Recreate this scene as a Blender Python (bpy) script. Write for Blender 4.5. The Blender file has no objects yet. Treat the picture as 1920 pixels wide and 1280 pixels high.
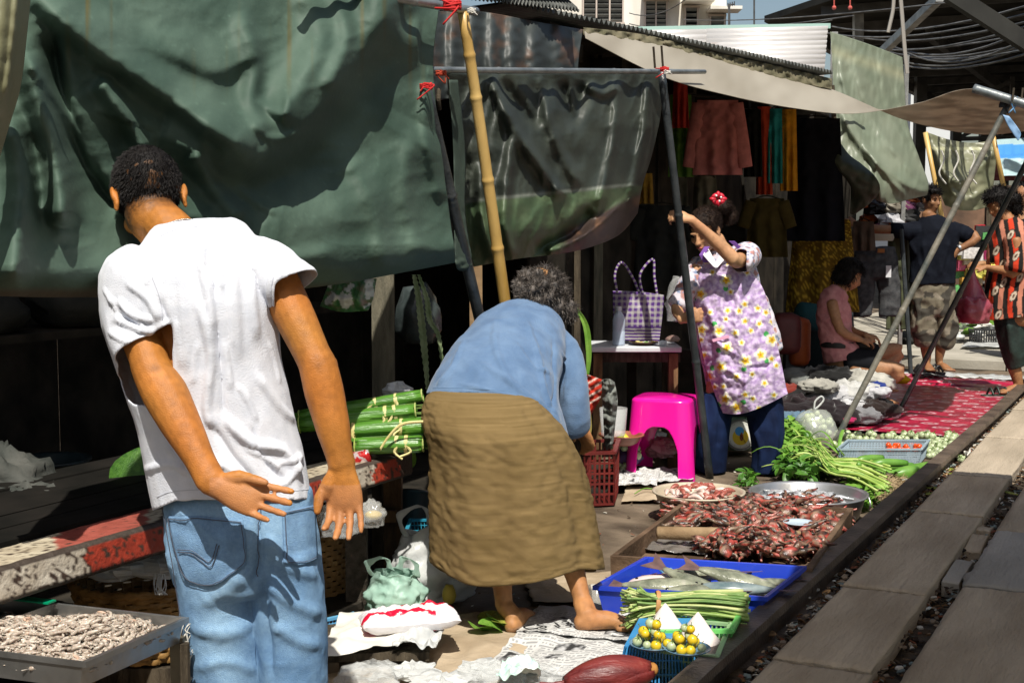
import bpy, bmesh, math, random
import numpy as np
from mathutils import Vector, Matrix, noise
from mathutils.bvhtree import BVHTree
random.seed(7); np.random.seed(7)
R = math.radians
SC = bpy.context.scene
COL = SC.collection

# ------------------------------------------------------------ camera, sky, sun, exposure
CAM_H = 1.32; F = 2500.0; TH = math.atan(210 / F)
cd = bpy.data.cameras.new('camera'); cam = bpy.data.objects.new('camera', cd); COL.objects.link(cam)
cam.location = (0, 0, CAM_H); cam.rotation_euler = (math.pi / 2 - TH, 0, 0)
cd.sensor_width = 36; cd.lens = F / 1920 * 36; cd.clip_start = 0.05; cd.clip_end = 3000
SC.camera = cam
SUN_AZ, SUN_EL = 5, 56            # the sun stands high behind the camera
w = bpy.data.worlds.new('World'); SC.world = w; w.use_nodes = True
nt = w.node_tree; sky = nt.nodes.new('ShaderNodeTexSky'); sky.sky_type = 'NISHITA'; sky.sun_disc = False
sky.sun_elevation = R(SUN_EL); sky.sun_rotation = R(180 - SUN_AZ); sky.air_density = 1.2; sky.dust_density = 2.5
bg = nt.nodes['Background']; nt.links.new(sky.outputs[0], bg.inputs[0]); bg.inputs[1].default_value = 0.08
sl = bpy.data.lights.new('sun', 'SUN'); sl.energy = 4.9; sl.angle = R(0.5); sl.color = (1, .95, .86)
so = bpy.data.objects.new('sun', sl); COL.objects.link(so)
L = Vector((math.sin(R(SUN_AZ)) * math.cos(R(SUN_EL)), -math.cos(R(SUN_AZ)) * math.cos(R(SUN_EL)), math.sin(R(SUN_EL))))
so.rotation_euler = L.to_track_quat('Z', 'Y').to_euler()
SC.view_settings.view_transform = 'Standard'; SC.view_settings.look = 'None'
SC.view_settings.exposure = 0.3; SC.view_settings.gamma = 1
try: SC.view_settings.use_curve_mapping = False
except Exception: pass

# ------------------------------------------------------------ places: a pixel of the photograph gives a direction from the camera
def ray(px, py):
    u = (px - 960) / F; v = (640 - py) / F
    return Vector((u, math.cos(TH) + v * math.sin(TH), -math.sin(TH) + v * math.cos(TH)))
def P(px, py, Y):
    d = ray(px, py); return Vector((0, 0, CAM_H)) + d * (Y / d.y)
def G(px, py, z=0.0):
    d = ray(px, py); return Vector((0, 0, CAM_H)) + d * ((z - CAM_H) / d.z)
A = math.atan(1255 / F / math.cos(TH)); CA, SA = math.cos(A), math.sin(A)
T_ = Vector((SA, CA, 0)); N_ = Vector((CA, -SA, 0))      # along the track, across it (to the right)
def PN(px, py, n):
    d = ray(px, py); k = n / (d.x * CA - d.y * SA); return Vector((0, 0, CAM_H)) + d * k
def TN(t, n, z=0.0): return T_ * t + N_ * n + Vector((0, 0, z))
def tn(p): return p.dot(T_), p.dot(N_)

# ------------------------------------------------------------ materials
def lin(h):
    if not isinstance(h, str): return tuple(h)
    h = h.lstrip('#'); r = [int(h[i:i + 2], 16) / 255 for i in (0, 2, 4)]
    return tuple(c / 12.92 if c <= .04045 else ((c + .055) / 1.055) ** 2.4 for c in r)
MC = {}
def mat(name, c1, c2=None, rough=.7, scale=8, bump=0.0, bscale=None, metal=0, attr=False, dist=1.0, detail=6, stretch=None,
        trans=0, alpha=1, spec=None, lo=.35, hi=.65, sheen=0, coat=0, subsurf=0, c3=None, ior=None, transl=0):
    if name in MC: return MC[name]
    m = bpy.data.materials.new(name); m.use_nodes = True; n = m.node_tree; b = n.nodes['Principled BSDF']
    b.inputs['Roughness'].default_value = rough; b.inputs['Metallic'].default_value = metal
    if spec is None and rough >= .7: spec = .12
    if spec is not None: b.inputs['Specular IOR Level'].default_value = spec
    if sheen: b.inputs['Sheen Weight'].default_value = sheen
    if coat: b.inputs['Coat Weight'].default_value = coat; b.inputs['Coat Roughness'].default_value = .15
    if subsurf: b.inputs['Subsurface Weight'].default_value = subsurf; b.inputs['Subsurface Radius'].default_value = (.01, .004, .002); b.inputs['Subsurface Scale'].default_value = 1
    if ior: b.inputs['IOR'].default_value = ior
    b.inputs['Alpha'].default_value = alpha; b.inputs['Transmission Weight'].default_value = trans
    tc = n.nodes.new('ShaderNodeTexCoord'); mp = n.nodes.new('ShaderNodeMapping')
    n.links.new(tc.outputs['Object'], mp.inputs[0])
    if stretch: mp.inputs['Scale'].default_value = stretch
    out = None
    c1 = lin(c1); c2 = lin(c2) if c2 is not None else None
    if attr:
        at = n.nodes.new('ShaderNodeAttribute'); at.attribute_name = 'Col'; out = at.outputs['Color']
    if c2 is not None or attr:
        nz = n.nodes.new('ShaderNodeTexNoise'); nz.inputs['Scale'].default_value = scale; nz.inputs['Detail'].default_value = detail; nz.inputs['Distortion'].default_value = dist * .3
        n.links.new(mp.outputs[0], nz.inputs['Vector'])
        cr = n.nodes.new('ShaderNodeValToRGB'); e = cr.color_ramp.elements
        e[0].position = lo; e[1].position = hi
        if attr:
            k = c2 if c2 is not None else (.82, .82, .82)
            e[0].color = (*k, 1); e[1].color = (1, 1, 1, 1)
            mx = n.nodes.new('ShaderNodeMix'); mx.data_type = 'RGBA'; mx.blend_type = 'MULTIPLY'; mx.inputs[0].default_value = 1
            n.links.new(out, mx.inputs[6]); n.links.new(cr.outputs[0], mx.inputs[7]); out = mx.outputs[2]
        else:
            e[0].color = (*c1, 1); e[1].color = (*c2, 1)
            if c3 is not None:
                x = cr.color_ramp.elements.new(min(.98, hi + .08)); x.color = (*lin(c3), 1)
            out = cr.outputs[0]
        n.links.new(nz.outputs['Fac'], cr.inputs[0])
    if out is not None: n.links.new(out, b.inputs['Base Color'])
    else: b.inputs['Base Color'].default_value = (*c1, 1)
    if bump:
        nb = n.nodes.new('ShaderNodeTexNoise'); nb.inputs['Scale'].default_value = bscale or scale * 5; nb.inputs['Detail'].default_value = 8
        n.links.new(mp.outputs[0], nb.inputs['Vector'])
        bp = n.nodes.new('ShaderNodeBump'); bp.inputs['Strength'].default_value = min(1, bump); bp.inputs['Distance'].default_value = .01
        n.links.new(nb.outputs['Fac'], bp.inputs['Height']); n.links.new(bp.outputs[0], b.inputs['Normal'])
    if transl:
        tr = n.nodes.new('ShaderNodeBsdfTranslucent'); ms = n.nodes.new('ShaderNodeMixShader'); ms.inputs[0].default_value = transl
        if out is not None: n.links.new(out, tr.inputs['Color'])
        else: tr.inputs['Color'].default_value = (*c1, 1)
        o = n.nodes['Material Output']; n.links.new(b.outputs[0], ms.inputs[1]); n.links.new(tr.outputs[0], ms.inputs[2]); n.links.new(ms.outputs[0], o.inputs['Surface'])
    MC[name] = m; return m
def nodes(m): return m.node_tree, m.node_tree.nodes['Principled BSDF']

# ------------------------------------------------------------ objects
def tag(o, label=None, cat=None, group=None, kind=None):
    if label: o['label'] = label
    if cat: o['category'] = cat
    if group: o['group'] = group
    if kind: o['kind'] = kind
    return o
def origin(o):
    v = Vector((0, 0, 0))
    while o is not None: v += o.location; o = o.parent
    return v
def empty(name, label, cat, loc, group=None):
    o = bpy.data.objects.new(name, None); COL.objects.link(o); o.location = loc; o.empty_display_size = .05
    return tag(o, label, cat, group)
def mk(name, me, m, parent=None, smooth=True, base=None):
    """link a mesh given in world space; its origin goes to the parent's origin or to its own base"""
    co = np.empty(len(me.vertices) * 3); me.vertices.foreach_get('co', co); co = co.reshape(-1, 3)
    if parent is not None: o0 = np.array(origin(parent))
    elif base is not None: o0 = np.array(base)
    else: o0 = np.array(((co[:, 0].min() + co[:, 0].max()) / 2, (co[:, 1].min() + co[:, 1].max()) / 2, co[:, 2].min())) if len(co) else np.zeros(3)
    me.vertices.foreach_set('co', (co - o0).ravel())
    o = bpy.data.objects.new(name, me); COL.objects.link(o)
    if m is not None and not me.materials: me.materials.append(m)
    if parent is not None: o.parent = parent
    else: o.location = o0
    me.polygons.foreach_set('use_smooth', [smooth] * len(me.polygons)); me.update()
    return o
def solid(o, t=.003, off=0):
    md = o.modifiers.new('solid', 'SOLIDIFY'); md.thickness = t; md.offset = off; return o
def copy_tree(o, parent=None):
    c = o.copy(); COL.objects.link(c); c.parent = parent
    for ch in list(o.children): copy_tree(ch, c)
    return c
def place(o, loc, rot=None, s=None, label=None):
    o.location = loc
    if rot is not None: o.rotation_euler = rot
    if s is not None: o.scale = (s, s, s) if not hasattr(s, '__len__') else s
    if label: o['label'] = label
    return o
def colour(me, cols):
    a = me.color_attributes.new('Col', 'FLOAT_COLOR', 'POINT'); c = np.ones((len(me.vertices), 4)); c[:, :3] = cols
    a.data.foreach_set('color', c.ravel())

def rotframe(d, up=Vector((0, 0, 1))):
    d = d.normalized()
    if abs(d.dot(up)) > .98: up = Vector((1, 0, 0))
    x = up.cross(d).normalized(); y = d.cross(x); return Matrix((x, y, d)).transposed()
class MB:
    def __init__(s): s.v = []; s.f = []; s.c = []; s.col = (1, 1, 1)
    def add(s, vs, fs, col=None):
        n = len(s.v); s.v += [tuple(v) for v in vs]; s.f += [tuple(i + n for i in f) for f in fs]
        s.c += [lin(col) if col is not None else s.col] * len(vs); return s
    def box(s, c, sz, rz=0, M=None, jit=0, col=None):
        c = Vector(c); M = M or Matrix.Rotation(rz, 3, 'Z'); vs = []
        for x in (-1, 1):
            for y in (-1, 1):
                for z in (-1, 1):
                    p = Vector((x * sz[0] / 2, y * sz[1] / 2, z * sz[2] / 2))
                    if jit: p += Vector([random.uniform(-jit, jit) for _ in range(3)])
                    vs.append(c + M @ p)
        return s.add(vs, [(0, 1, 3, 2), (4, 6, 7, 5), (0, 4, 5, 1), (2, 3, 7, 6), (0, 2, 6, 4), (1, 5, 7, 3)], col)
    def rbox(s, c, sz, r=.01, rz=0, M=None, col=None):
        bm = bmesh.new(); bmesh.ops.create_cube(bm, size=1); bmesh.ops.scale(bm, vec=sz, verts=bm.verts)
        bmesh.ops.bevel(bm, geom=bm.edges[:], offset=r, segments=2, affect='EDGES', profile=.5)
        M = M or Matrix.Rotation(rz, 3, 'Z'); c = Vector(c)
        bm.verts.ensure_lookup_table(); s.add([c + M @ v.co for v in bm.verts], [[v.index for v in f.verts] for f in bm.faces], col); bm.free(); return s
    def beam(s, a, b, w, h, up=Vector((0, 0, 1)), col=None):
        a = Vector(a); b = Vector(b); return s.box((a + b) / 2, (w, h, (b - a).length), M=rotframe(b - a, up), col=col)
    def tube(s, pts, r, n=8, cap=True, col=None, side=None):
        rs = r if hasattr(r, '__len__') else [r] * len(pts)
        return s.loft([(p, q, q) for p, q in zip(pts, rs)], n, side, cap, col=col)
    def loft(s, rings, n=12, side=None, cap=True, dome=0, col=None, sub=0, pw=1):
        rings = [(Vector(p), a, b) for p, a, b in rings]
        if sub and len(rings) > 2:
            out = []
            for i in range(len(rings) - 1):
                r = [rings[max(0, i - 1)], rings[i], rings[i + 1], rings[min(len(rings) - 1, i + 2)]]
                for k in range(sub):
                    t = k / sub; h = [-.5 * t + t * t - .5 * t ** 3, 1 - 2.5 * t * t + 1.5 * t ** 3, .5 * t + 2 * t * t - 1.5 * t ** 3, -.5 * t * t + .5 * t ** 3]
                    out.append((sum((r[j][0] * h[j] for j in range(4)), Vector((0, 0, 0))), sum(r[j][1] * h[j] for j in range(4)), sum(r[j][2] * h[j] for j in range(4))))
            out.append(rings[-1]); rings = out
        if dome:
            def ends(r0, r1):
                t = (r0[0] - r1[0]).normalized(); q = min(r0[1], r0[2]) * dome
                return [(r0[0] + t * q * math.sin(a), r0[1] * max(.02, math.cos(a)), r0[2] * max(.02, math.cos(a))) for a in (.5, 1.0, 1.35)]
            rings = ends(rings[0], rings[1])[::-1] + rings + ends(rings[-1], rings[-2])
        vs = []; m = len(rings); prev = None
        for i, (p, a, b) in enumerate(rings):
            t = (rings[min(m - 1, i + 1)][0] - rings[max(0, i - 1)][0])
            if t.length < 1e-9: t = Vector((0, 0, 1))
            t.normalize(); sd = Vector(side) if side is not None else (prev if prev is not None else (Vector((1, 0, 0)) if abs(t.x) < .8 else Vector((0, 0, 1))))
            x = (sd - t * sd.dot(t)); x = x.normalized() if x.length > 1e-6 else t.orthogonal().normalized()
            prev = x; y = t.cross(x)
            for k in range(n):
                an = 2 * math.pi * k / n; cx, cy = math.cos(an), math.sin(an)
                if pw != 1: cx = math.copysign(abs(cx) ** pw, cx); cy = math.copysign(abs(cy) ** pw, cy)
                vs.append(p + x * a * cx + y * b * cy)
        fs = [(i * n + k, i * n + (k + 1) % n, (i + 1) * n + (k + 1) % n, (i + 1) * n + k) for i in range(m - 1) for k in range(n)]
        if cap: fs.append(tuple(range(n))[::-1]); fs.append(tuple((m - 1) * n + k for k in range(n)))
        return s.add(vs, fs, col)
    def ell(s, c, r, M=None, n=12, m=8, col=None):
        c = Vector(c); r = r if hasattr(r, '__len__') else (r, r, r); vs = []; M = M or Matrix.Identity(3)
        for i in range(1, m):
            a = math.pi * i / m
            for k in range(n):
                b = 2 * math.pi * k / n; vs.append(c + M @ Vector((r[0] * math.sin(a) * math.cos(b), r[1] * math.sin(a) * math.sin(b), r[2] * math.cos(a))))
        vs += [c + M @ Vector((0, 0, r[2])), c + M @ Vector((0, 0, -r[2]))]; t = (m - 1) * n
        fs = [(i * n + k, (i + 1) * n + k, (i + 1) * n + (k + 1) % n, i * n + (k + 1) % n) for i in range(m - 2) for k in range(n)]
        fs += [(t, k, (k + 1) % n) for k in range(n)] + [(t + 1, (m - 2) * n + (k + 1) % n, (m - 2) * n + k) for k in range(n)]
        return s.add(vs, fs, col)
    def lathe(s, c, prof, n=24, M=None, col=None, jit=0, sx=1, sy=1):
        c = Vector(c); M = M or Matrix.Identity(3); vs = []
        for r, z in prof:
            for k in range(n):
                a = 2 * math.pi * k / n; vs.append(c + M @ Vector((r * math.cos(a) * sx, r * math.sin(a) * sy, z + (random.uniform(-jit, jit) if jit else 0))))
        return s.add(vs, [(i * n + k, i * n + (k + 1) % n, (i + 1) * n + (k + 1) % n, (i + 1) * n + k) for i in range(len(prof) - 1) for k in range(n)], col)
    def quad(s, a, b, c, d, col=None): return s.add([a, b, c, d], [(0, 1, 2, 3)], col)
    def mesh(s, name='mesh', cols=False):
        me = bpy.data.meshes.new(name); me.from_pydata(s.v, [], s.f)
        if cols: colour(me, s.c)
        return me
    def build(s, name, m, parent=None, smooth=False, cols=False, base=None):
        o = mk(name, s.mesh(name, cols), m, parent, smooth, base)
        if smooth == 'auto':
            pass
        return o

def cr(a, b, c, d, t): return a * (-.5 * t + t * t - .5 * t ** 3) + b * (1 - 2.5 * t * t + 1.5 * t ** 3) + c * (.5 * t + 2 * t * t - 1.5 * t ** 3) + d * (-.5 * t * t + .5 * t ** 3)
def curve(pts, k=6):
    p = [Vector(q) for q in pts]; o = []
    for i in range(len(p) - 1):
        a, b, c, d = p[max(0, i - 1)], p[i], p[i + 1], p[min(len(p) - 1, i + 2)]
        for j in range(k): o.append(cr(a, b, c, d, j / k))
    return o + [p[-1]]
def upsample(g, nu, nv):
    """catmull-rom resampling of a control grid g[rows][cols][k]"""
    g = np.array(g, float)
    def ax(a, n):
        m = a.shape[0]; out = []
        for i in range(n):
            x = i / (n - 1) * (m - 1); k = min(int(x), m - 2); t = x - k
            out.append(cr(a[max(0, k - 1)], a[k], a[k + 1], a[min(m - 1, k + 2)], t))
        return np.array(out)
    g = ax(g, nv); return np.swapaxes(ax(np.swapaxes(g, 0, 1), nu), 0, 1)
def pl_dist(pts, poly):
    """signed distance from 2-D/3-D points to a polyline (the sign only in 2-D: + on its left as seen with y down)"""
    pts = np.asarray(pts, float); best = np.full(len(pts), 1e9); sg = np.ones(len(pts)); par = np.zeros(len(pts)); poly = np.asarray(poly, float); n = len(poly) - 1
    for i in range(n):
        a, b = poly[i], poly[i + 1]; ab = b - a; t = np.clip(((pts - a) @ ab) / max(ab @ ab, 1e-12), 0, 1)
        q = pts - (a + t[:, None] * ab); d = np.linalg.norm(q, axis=1); m = d < best; best[m] = d[m]; par[m] = (i + t[m]) / n
        if pts.shape[1] == 2: s = ab[0] * q[:, 1] - ab[1] * q[:, 0]; sg[m] = np.where(s[m] < 0, 1, -1)
    return best, sg, par
def smooth_poly(poly, k=5): return np.array([tuple(v) for v in curve([(*p, 0) if len(p) == 2 else p for p in poly], k)])[:, :len(poly[0])]
def ridges(pts, rs):
    """rs: (polyline, width on the left, width on the right, height) -> summed profile"""
    h = np.zeros(len(pts))
    for poly, wl, wr, amp in rs:
        d, s, t = pl_dist(pts, smooth_poly(poly)); w_ = np.where(s > 0, wl, wr)
        h += amp * np.exp(-(d / w_) ** 2) * np.clip(np.minimum(t, 1 - t) * 6 + .25, 0, 1)
    return h
def nz3(p, s=1.0): return noise.noise(Vector(p) * s)
def grid_faces(nv, nu, keep=None):
    f = []
    for i in range(nv - 1):
        for j in range(nu - 1):
            if keep is None or keep(i, j): f.append((i * nu + j, i * nu + j + 1, (i + 1) * nu + j + 1, (i + 1) * nu + j))
    return f
def sheet(name, ctrl, m, nu=60, nv=60, rs=(), noi=(), parent=None, mode='n', thick=.003, keep=None, post=None, wave=None, cols=None):
    """cloth: control grid of (px, py, depth) where depth is the offset across the track ('n') or the distance ('y')"""
    g = upsample(ctrl, nu, nv).reshape(-1, 3); h = ridges(g[:, :2], rs) if len(rs) else np.zeros(len(g))
    if wave is not None: h = h + wave(g)
    for sc, am in noi: h = h + np.array([noise.noise(Vector((x / sc, y / sc, 3.3))) * am for x, y, _ in g])
    vs = [PN(x, y, d + k) if mode == 'n' else P(x, y, d - k) for (x, y, d), k in zip(g, h)]
    if post: vs = post(vs)
    me = bpy.data.meshes.new(name); me.from_pydata([tuple(v) for v in vs], [], grid_faces(nv, nu, keep))
    if cols is not None: colour(me, cols(g))
    o = mk(name, me, m, parent, True)
    if thick: solid(o, thick)
    return o
def remesh(mb, voxel, smooth=4, fac=.5):
    me = mb.mesh('tmp'); o = bpy.data.objects.new('tmp', me); COL.objects.link(o)
    r = o.modifiers.new('r', 'REMESH'); r.mode = 'VOXEL'; r.voxel_size = voxel; r.use_smooth_shade = True
    if smooth: q = o.modifiers.new('s', 'SMOOTH'); q.factor = fac; q.iterations = smooth
    dg = bpy.context.evaluated_depsgraph_get(); out = bpy.data.meshes.new_from_object(o.evaluated_get(dg))
    bpy.data.objects.remove(o); bpy.data.meshes.remove(me); return out
def arr(me):
    co = np.empty(len(me.vertices) * 3); me.vertices.foreach_get('co', co); no = np.empty(len(me.vertices) * 3); me.vertices.foreach_get('normal', no)
    return co.reshape(-1, 3), no.reshape(-1, 3)
def setco(me, co): me.vertices.foreach_set('co', np.ascontiguousarray(co).ravel()); me.update()
def nfield(co, s, seed=0.0, ax=(1, 1, 1)):
    return np.array([noise.noise(Vector((x * s * ax[0] + seed, y * s * ax[1], z * s * ax[2]))) for x, y, z in co])
def bvh(me): 
    return BVHTree.FromPolygons([v.co.copy() for v in me.vertices], [tuple(p.vertices) for p in me.polygons])
def cast(tree, px, py, fallback=None):
    h = tree.ray_cast(Vector((0, 0, CAM_H)), ray(px, py).normalized())
    if h[0] is None: return (fallback, None)
    return h[0], h[1]
def to_px(co):
    """numpy world points -> pixels of the photograph"""
    x = co[:, 0]; y = co[:, 1]; z = co[:, 2] - CAM_H; f = y * math.cos(TH) - z * math.sin(TH); u = y * math.sin(TH) + z * math.cos(TH)
    return np.stack([960 + F * x / f, 640 - F * u / f], 1)
def folds(me, tree, rs):
    """fold lines given on the photograph, carried onto the garment; (polyline, width m, height m)"""
    co, no = arr(me); d0 = np.zeros(len(co))
    for poly, wd, amp in rs:
        pts = []
        for x, y in smooth_poly(poly, 4):
            h, _ = cast(tree, x, y)
            if h is not None: pts.append(tuple(h))
        if len(pts) < 2: continue
        d, _, t = pl_dist(co, pts); d0 += amp * np.exp(-(d / wd) ** 2) * np.clip(np.minimum(t, 1 - t) * 5 + .15, 0, 1)
    setco(me, co + no * d0[:, None]); return me
def cutmesh(me, test):
    """drop the faces whose centre passes test (arrays)"""
    bm = bmesh.new(); bm.from_mesh(me); c = np.array([f.calc_center_median() for f in bm.faces]); k = test(c)
    bmesh.ops.delete(bm, geom=[f for f, q in zip(bm.faces, k) if q], context='FACES')
    bv = [v for v in bm.verts if any(e.is_boundary for e in v.link_edges)]
    for _ in range(12):
        nw = [(v, (v.co * 2 + sum((e.other_vert(v).co for e in v.link_edges if e.is_boundary), Vector())) / (2 + sum(1 for e in v.link_edges if e.is_boundary))) for v in bv]
        for v, q in nw: v.co = q
    bm.to_mesh(me); bm.free(); me.update(); return me
def patch(name, tree, quad, m, parent, nu=14, nv=14, off=.004, thick=.002, shrink=None, cols=None):
    """a flat cloth piece laid onto a surface: quad = control grid of pixels"""
    g = upsample(quad, nu, nv).reshape(-1, 2); vs = []; last = None
    for x, y in g:
        h, n_ = cast(tree, x, y)
        if h is None: h = last[0] if last else P(x, y, 3); n_ = last[1] if last else Vector((0, -1, 0))
        if n_.dot(ray(x, y)) > 0: n_ = -n_
        last = (h, n_); vs.append(h + n_ * off)
    me = bpy.data.meshes.new(name); me.from_pydata([tuple(v) for v in vs], [], grid_faces(nv, nu))
    if cols is not None: colour(me, cols(g))
    o = mk(name, me, m, parent, True); solid(o, thick); return o
def seam(mb, tree, poly, r=.0012, off=.004, k=6):
    pts = []
    for x, y in smooth_poly(poly, k):
        h, n_ = cast(tree, x, y)
        if h is not None: pts.append(h + (n_ if n_.dot(ray(x, y)) < 0 else -n_) * off)
    if len(pts) > 1: mb.tube(pts, r, 4)
def rnd(a, b): return random.uniform(a, b)
# ============================================================ ground, rails, planks
def grain(m, scale, strength):
    n, b = nodes(m); tc = n.nodes.new('ShaderNodeTexCoord'); prev = b.inputs['Normal'].links[0].from_socket if b.inputs['Normal'].links else None
    for sc, st, ds in ((scale, strength, .006), (scale * 4, strength * .7, .003)):
        mp = n.nodes.new('ShaderNodeMapping'); mp.inputs['Scale'].default_value = (1, .1, 1); n.links.new(tc.outputs['Object'], mp.inputs[0]); nz = n.nodes.new('ShaderNodeTexNoise'); nz.inputs['Scale'].default_value = sc; nz.inputs['Detail'].default_value = 6; nz.inputs['Distortion'].default_value = 1.2; n.links.new(mp.outputs[0], nz.inputs['Vector'])
        bp = n.nodes.new('ShaderNodeBump'); bp.inputs['Strength'].default_value = st; bp.inputs['Distance'].default_value = ds; n.links.new(nz.outputs['Fac'], bp.inputs['Height'])
        if prev: n.links.new(prev, bp.inputs['Normal'])
        prev = bp.outputs[0]
    n.links.new(prev, b.inputs['Normal']); return m
M_dirt = mat('dirt', (.06, .045, .032), (.2, .155, .11), .85, 3.5, .8, 40, c3=(.3, .25, .19))
M_bed = mat('track_dirt', (.03, .024, .018), (.11, .085, .06), .9, 14, 1, 60)
def grid_ground(name, x0, x1, y0, y1, step, z, amp, m, fn=None):
    nx = int((x1 - x0) / step) + 1; ny = int((y1 - y0) / step) + 1; vs = []
    for j in range(ny):
        for i in range(nx):
            t, n = y0 + j * step, x0 + i * step; p = TN(t, n); vs.append((p.x, p.y, z + amp * noise.fractal(Vector((t * 2.2, n * 2.2, 1.7)), 1, 2, 4)))
    me = bpy.data.meshes.new(name); me.from_pydata(vs, [], grid_faces(ny, nx)); return tag(mk(name, me, m, None, True), kind='structure')
b = MB(); b.quad((-400, -60, -.05), (400, -60, -.05), (400, 900, -.05), (-400, 900, -.05)); tag(b.build('ground', M_dirt), kind='structure')
grid_ground('market_ground', -5.2, -1.16, 1.0, 13.0, .05, -.004, .014, M_dirt)
grid_ground('track_bed', -1.16, .6, .6, 24, .04, -.012, .03, M_bed)
# rails: head, web and foot, gently curving
M_rail = mat('rail_steel', (.08, .06, .045), (.2, .15, .11), .45, 6, .35, 80, metal=.35, stretch=(1, 1, 1))
def rail(n0, name, label):
    prof = [(-.035, .1), (.035, .1), (.037, .072), (.01, .06), (.01, .0), (.055, -.015), (.055, -.03), (-.055, -.03), (-.055, -.015), (-.01, .0), (-.01, .06), (-.037, .072)]
    vs = []; ts = [.5 + .5 * i for i in range(70)]; k = len(prof)
    for t in ts:
        n = n0 + (-.025 + .06 * min(1, max(0, (t - 3.5) / 6)) + (.0012 * (t - 12) ** 2 if t > 12 else 0))
        for a, z in prof: vs.append(TN(t, n + a, z + .002 * noise.noise(Vector((t * 3, a * 9, 0)))))
    fs = [(i * k + j, i * k + (j + 1) % k, (i + 1) * k + (j + 1) % k, (i + 1) * k + j) for i in range(len(ts) - 1) for j in range(k)]
    bb = MB(); bb.add(vs, fs); return tag(bb.build(name, M_rail), label, 'rail')
rail(-1.145, 'railway_rail', 'dark worn steel rail running beside the goods on the ground')
rail(-.1, 'railway_rail', 'second steel rail beyond the walking planks, right of the track')
# concrete plank path between the rails
M_pl = grain(mat('plank_concrete', (.37, .285, .19), (.54, .43, .3), .88, 5, .5, 90, stretch=(1, .25, 1)), 26, 1)
M_pl2 = grain(mat('plank_concrete_grey', (.3, .27, .22), (.44, .39, .32), .9, 4, .6, 70, stretch=(1, .3, 1)), 22, .8)
M_pl3 = grain(mat('plank_concrete_pale', (.3, .25, .185), (.42, .35, .265), .88, 5, .5, 90, stretch=(1, .25, 1)), 22, .8)
path = bpy.data.objects.new('path', None); COL.objects.link(path); path['kind'] = 'structure'
def plank(t0, t1, n0, n1, m, th=.06, top=.062, tilt=0, broke=0):
    L_, W_ = t1 - t0 - .012, n1 - n0; nu, nv = 34, max(16, int(L_ * 40)); vs = []
    for j in range(nv):
        for i in range(nu):
            x = (i / (nu - 1) - .5) * W_; y = (j / (nv - 1) - .5) * L_
            e = min(i, nu - 1 - i, j, nv - 1 - j)
            q = noise.noise(Vector((x * 9 + t0 * 3, y * 5, n0))); g = noise.noise(Vector((x * 60 + q * 3, y * 4 + t0, 5)))
            if i == 0: x -= broke * max(0, noise.noise(Vector((y * 7 + t0, 1, 0)))) - (.006 * q)
            if i == nu - 1: x += .006 * q
            vs.append((x, y + (.008 * noise.noise(Vector((x * 20, t0 + j, 1))) if j in (0, nv - 1) else 0), -(.006 if e == 0 else 0) + .003 * q + .0032 * g - .004 * max(0, noise.noise(Vector((x * 40, y * 14, t0))) - .25)))
    n = len(vs); vs += [(x, y, -th) for x, y, z in vs]; top_f = grid_faces(nv, nu); bd = [i for i in range(nu)] + [nu - 1 + nu * j for j in range(1, nv)] + [nu * (nv - 1) + i for i in range(nu - 2, -1, -1)] + [nu * j for j in range(nv - 2, 0, -1)]
    fs = top_f + [(bd[(k + 1) % len(bd)], bd[k], bd[k] + n, bd[(k + 1) % len(bd)] + n) for k in range(len(bd))]
    me = bpy.data.meshes.new('plank'); me.from_pydata(vs, [], fs); me.materials.append(m); me.polygons.foreach_set('use_smooth', [True] * len(top_f) + [False] * (len(fs) - len(top_f)))
    o = bpy.data.objects.new('plank', me); COL.objects.link(o); o.parent = path; c = TN((t0 + t1) / 2, (n0 + n1) / 2, top); o.location = c; o.rotation_euler = (rnd(-.006, .006) + tilt, rnd(-.01, .01), -A + rnd(-.006, .006)); return o
js = [.9, 1.75, 2.75, 3.79, 4.69, 6.11, 7.13, 8.5, 9.9, 11.4]
for a_, b_ in zip(js, js[1:]): plank(a_, b_, -1.045, -.755, M_pl if b_ < 7.2 else M_pl3)
for a_, b_ in zip([1.2, 2.5, 3.7, 4.9, 5.87, 7.2, 8.6, 10.0], [2.5, 3.7, 4.9, 5.87, 7.2, 8.6, 10.0, 11.4]): plank(a_, b_, -.665, -.17, M_pl2 if 4.8 < a_ < 5.8 else (M_pl if a_ < 7 else M_pl3), broke=.04 if 4.8 < a_ < 5.8 else .006)
plank(4.96, 5.35, -.75, -.685, M_pl2, top=.045); plank(5.55, 5.8, -.755, -.69, M_pl, top=.04, tilt=.1); plank(5.9, 6.15, -.76, -.7, M_pl, top=.03, tilt=-.12)
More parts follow.
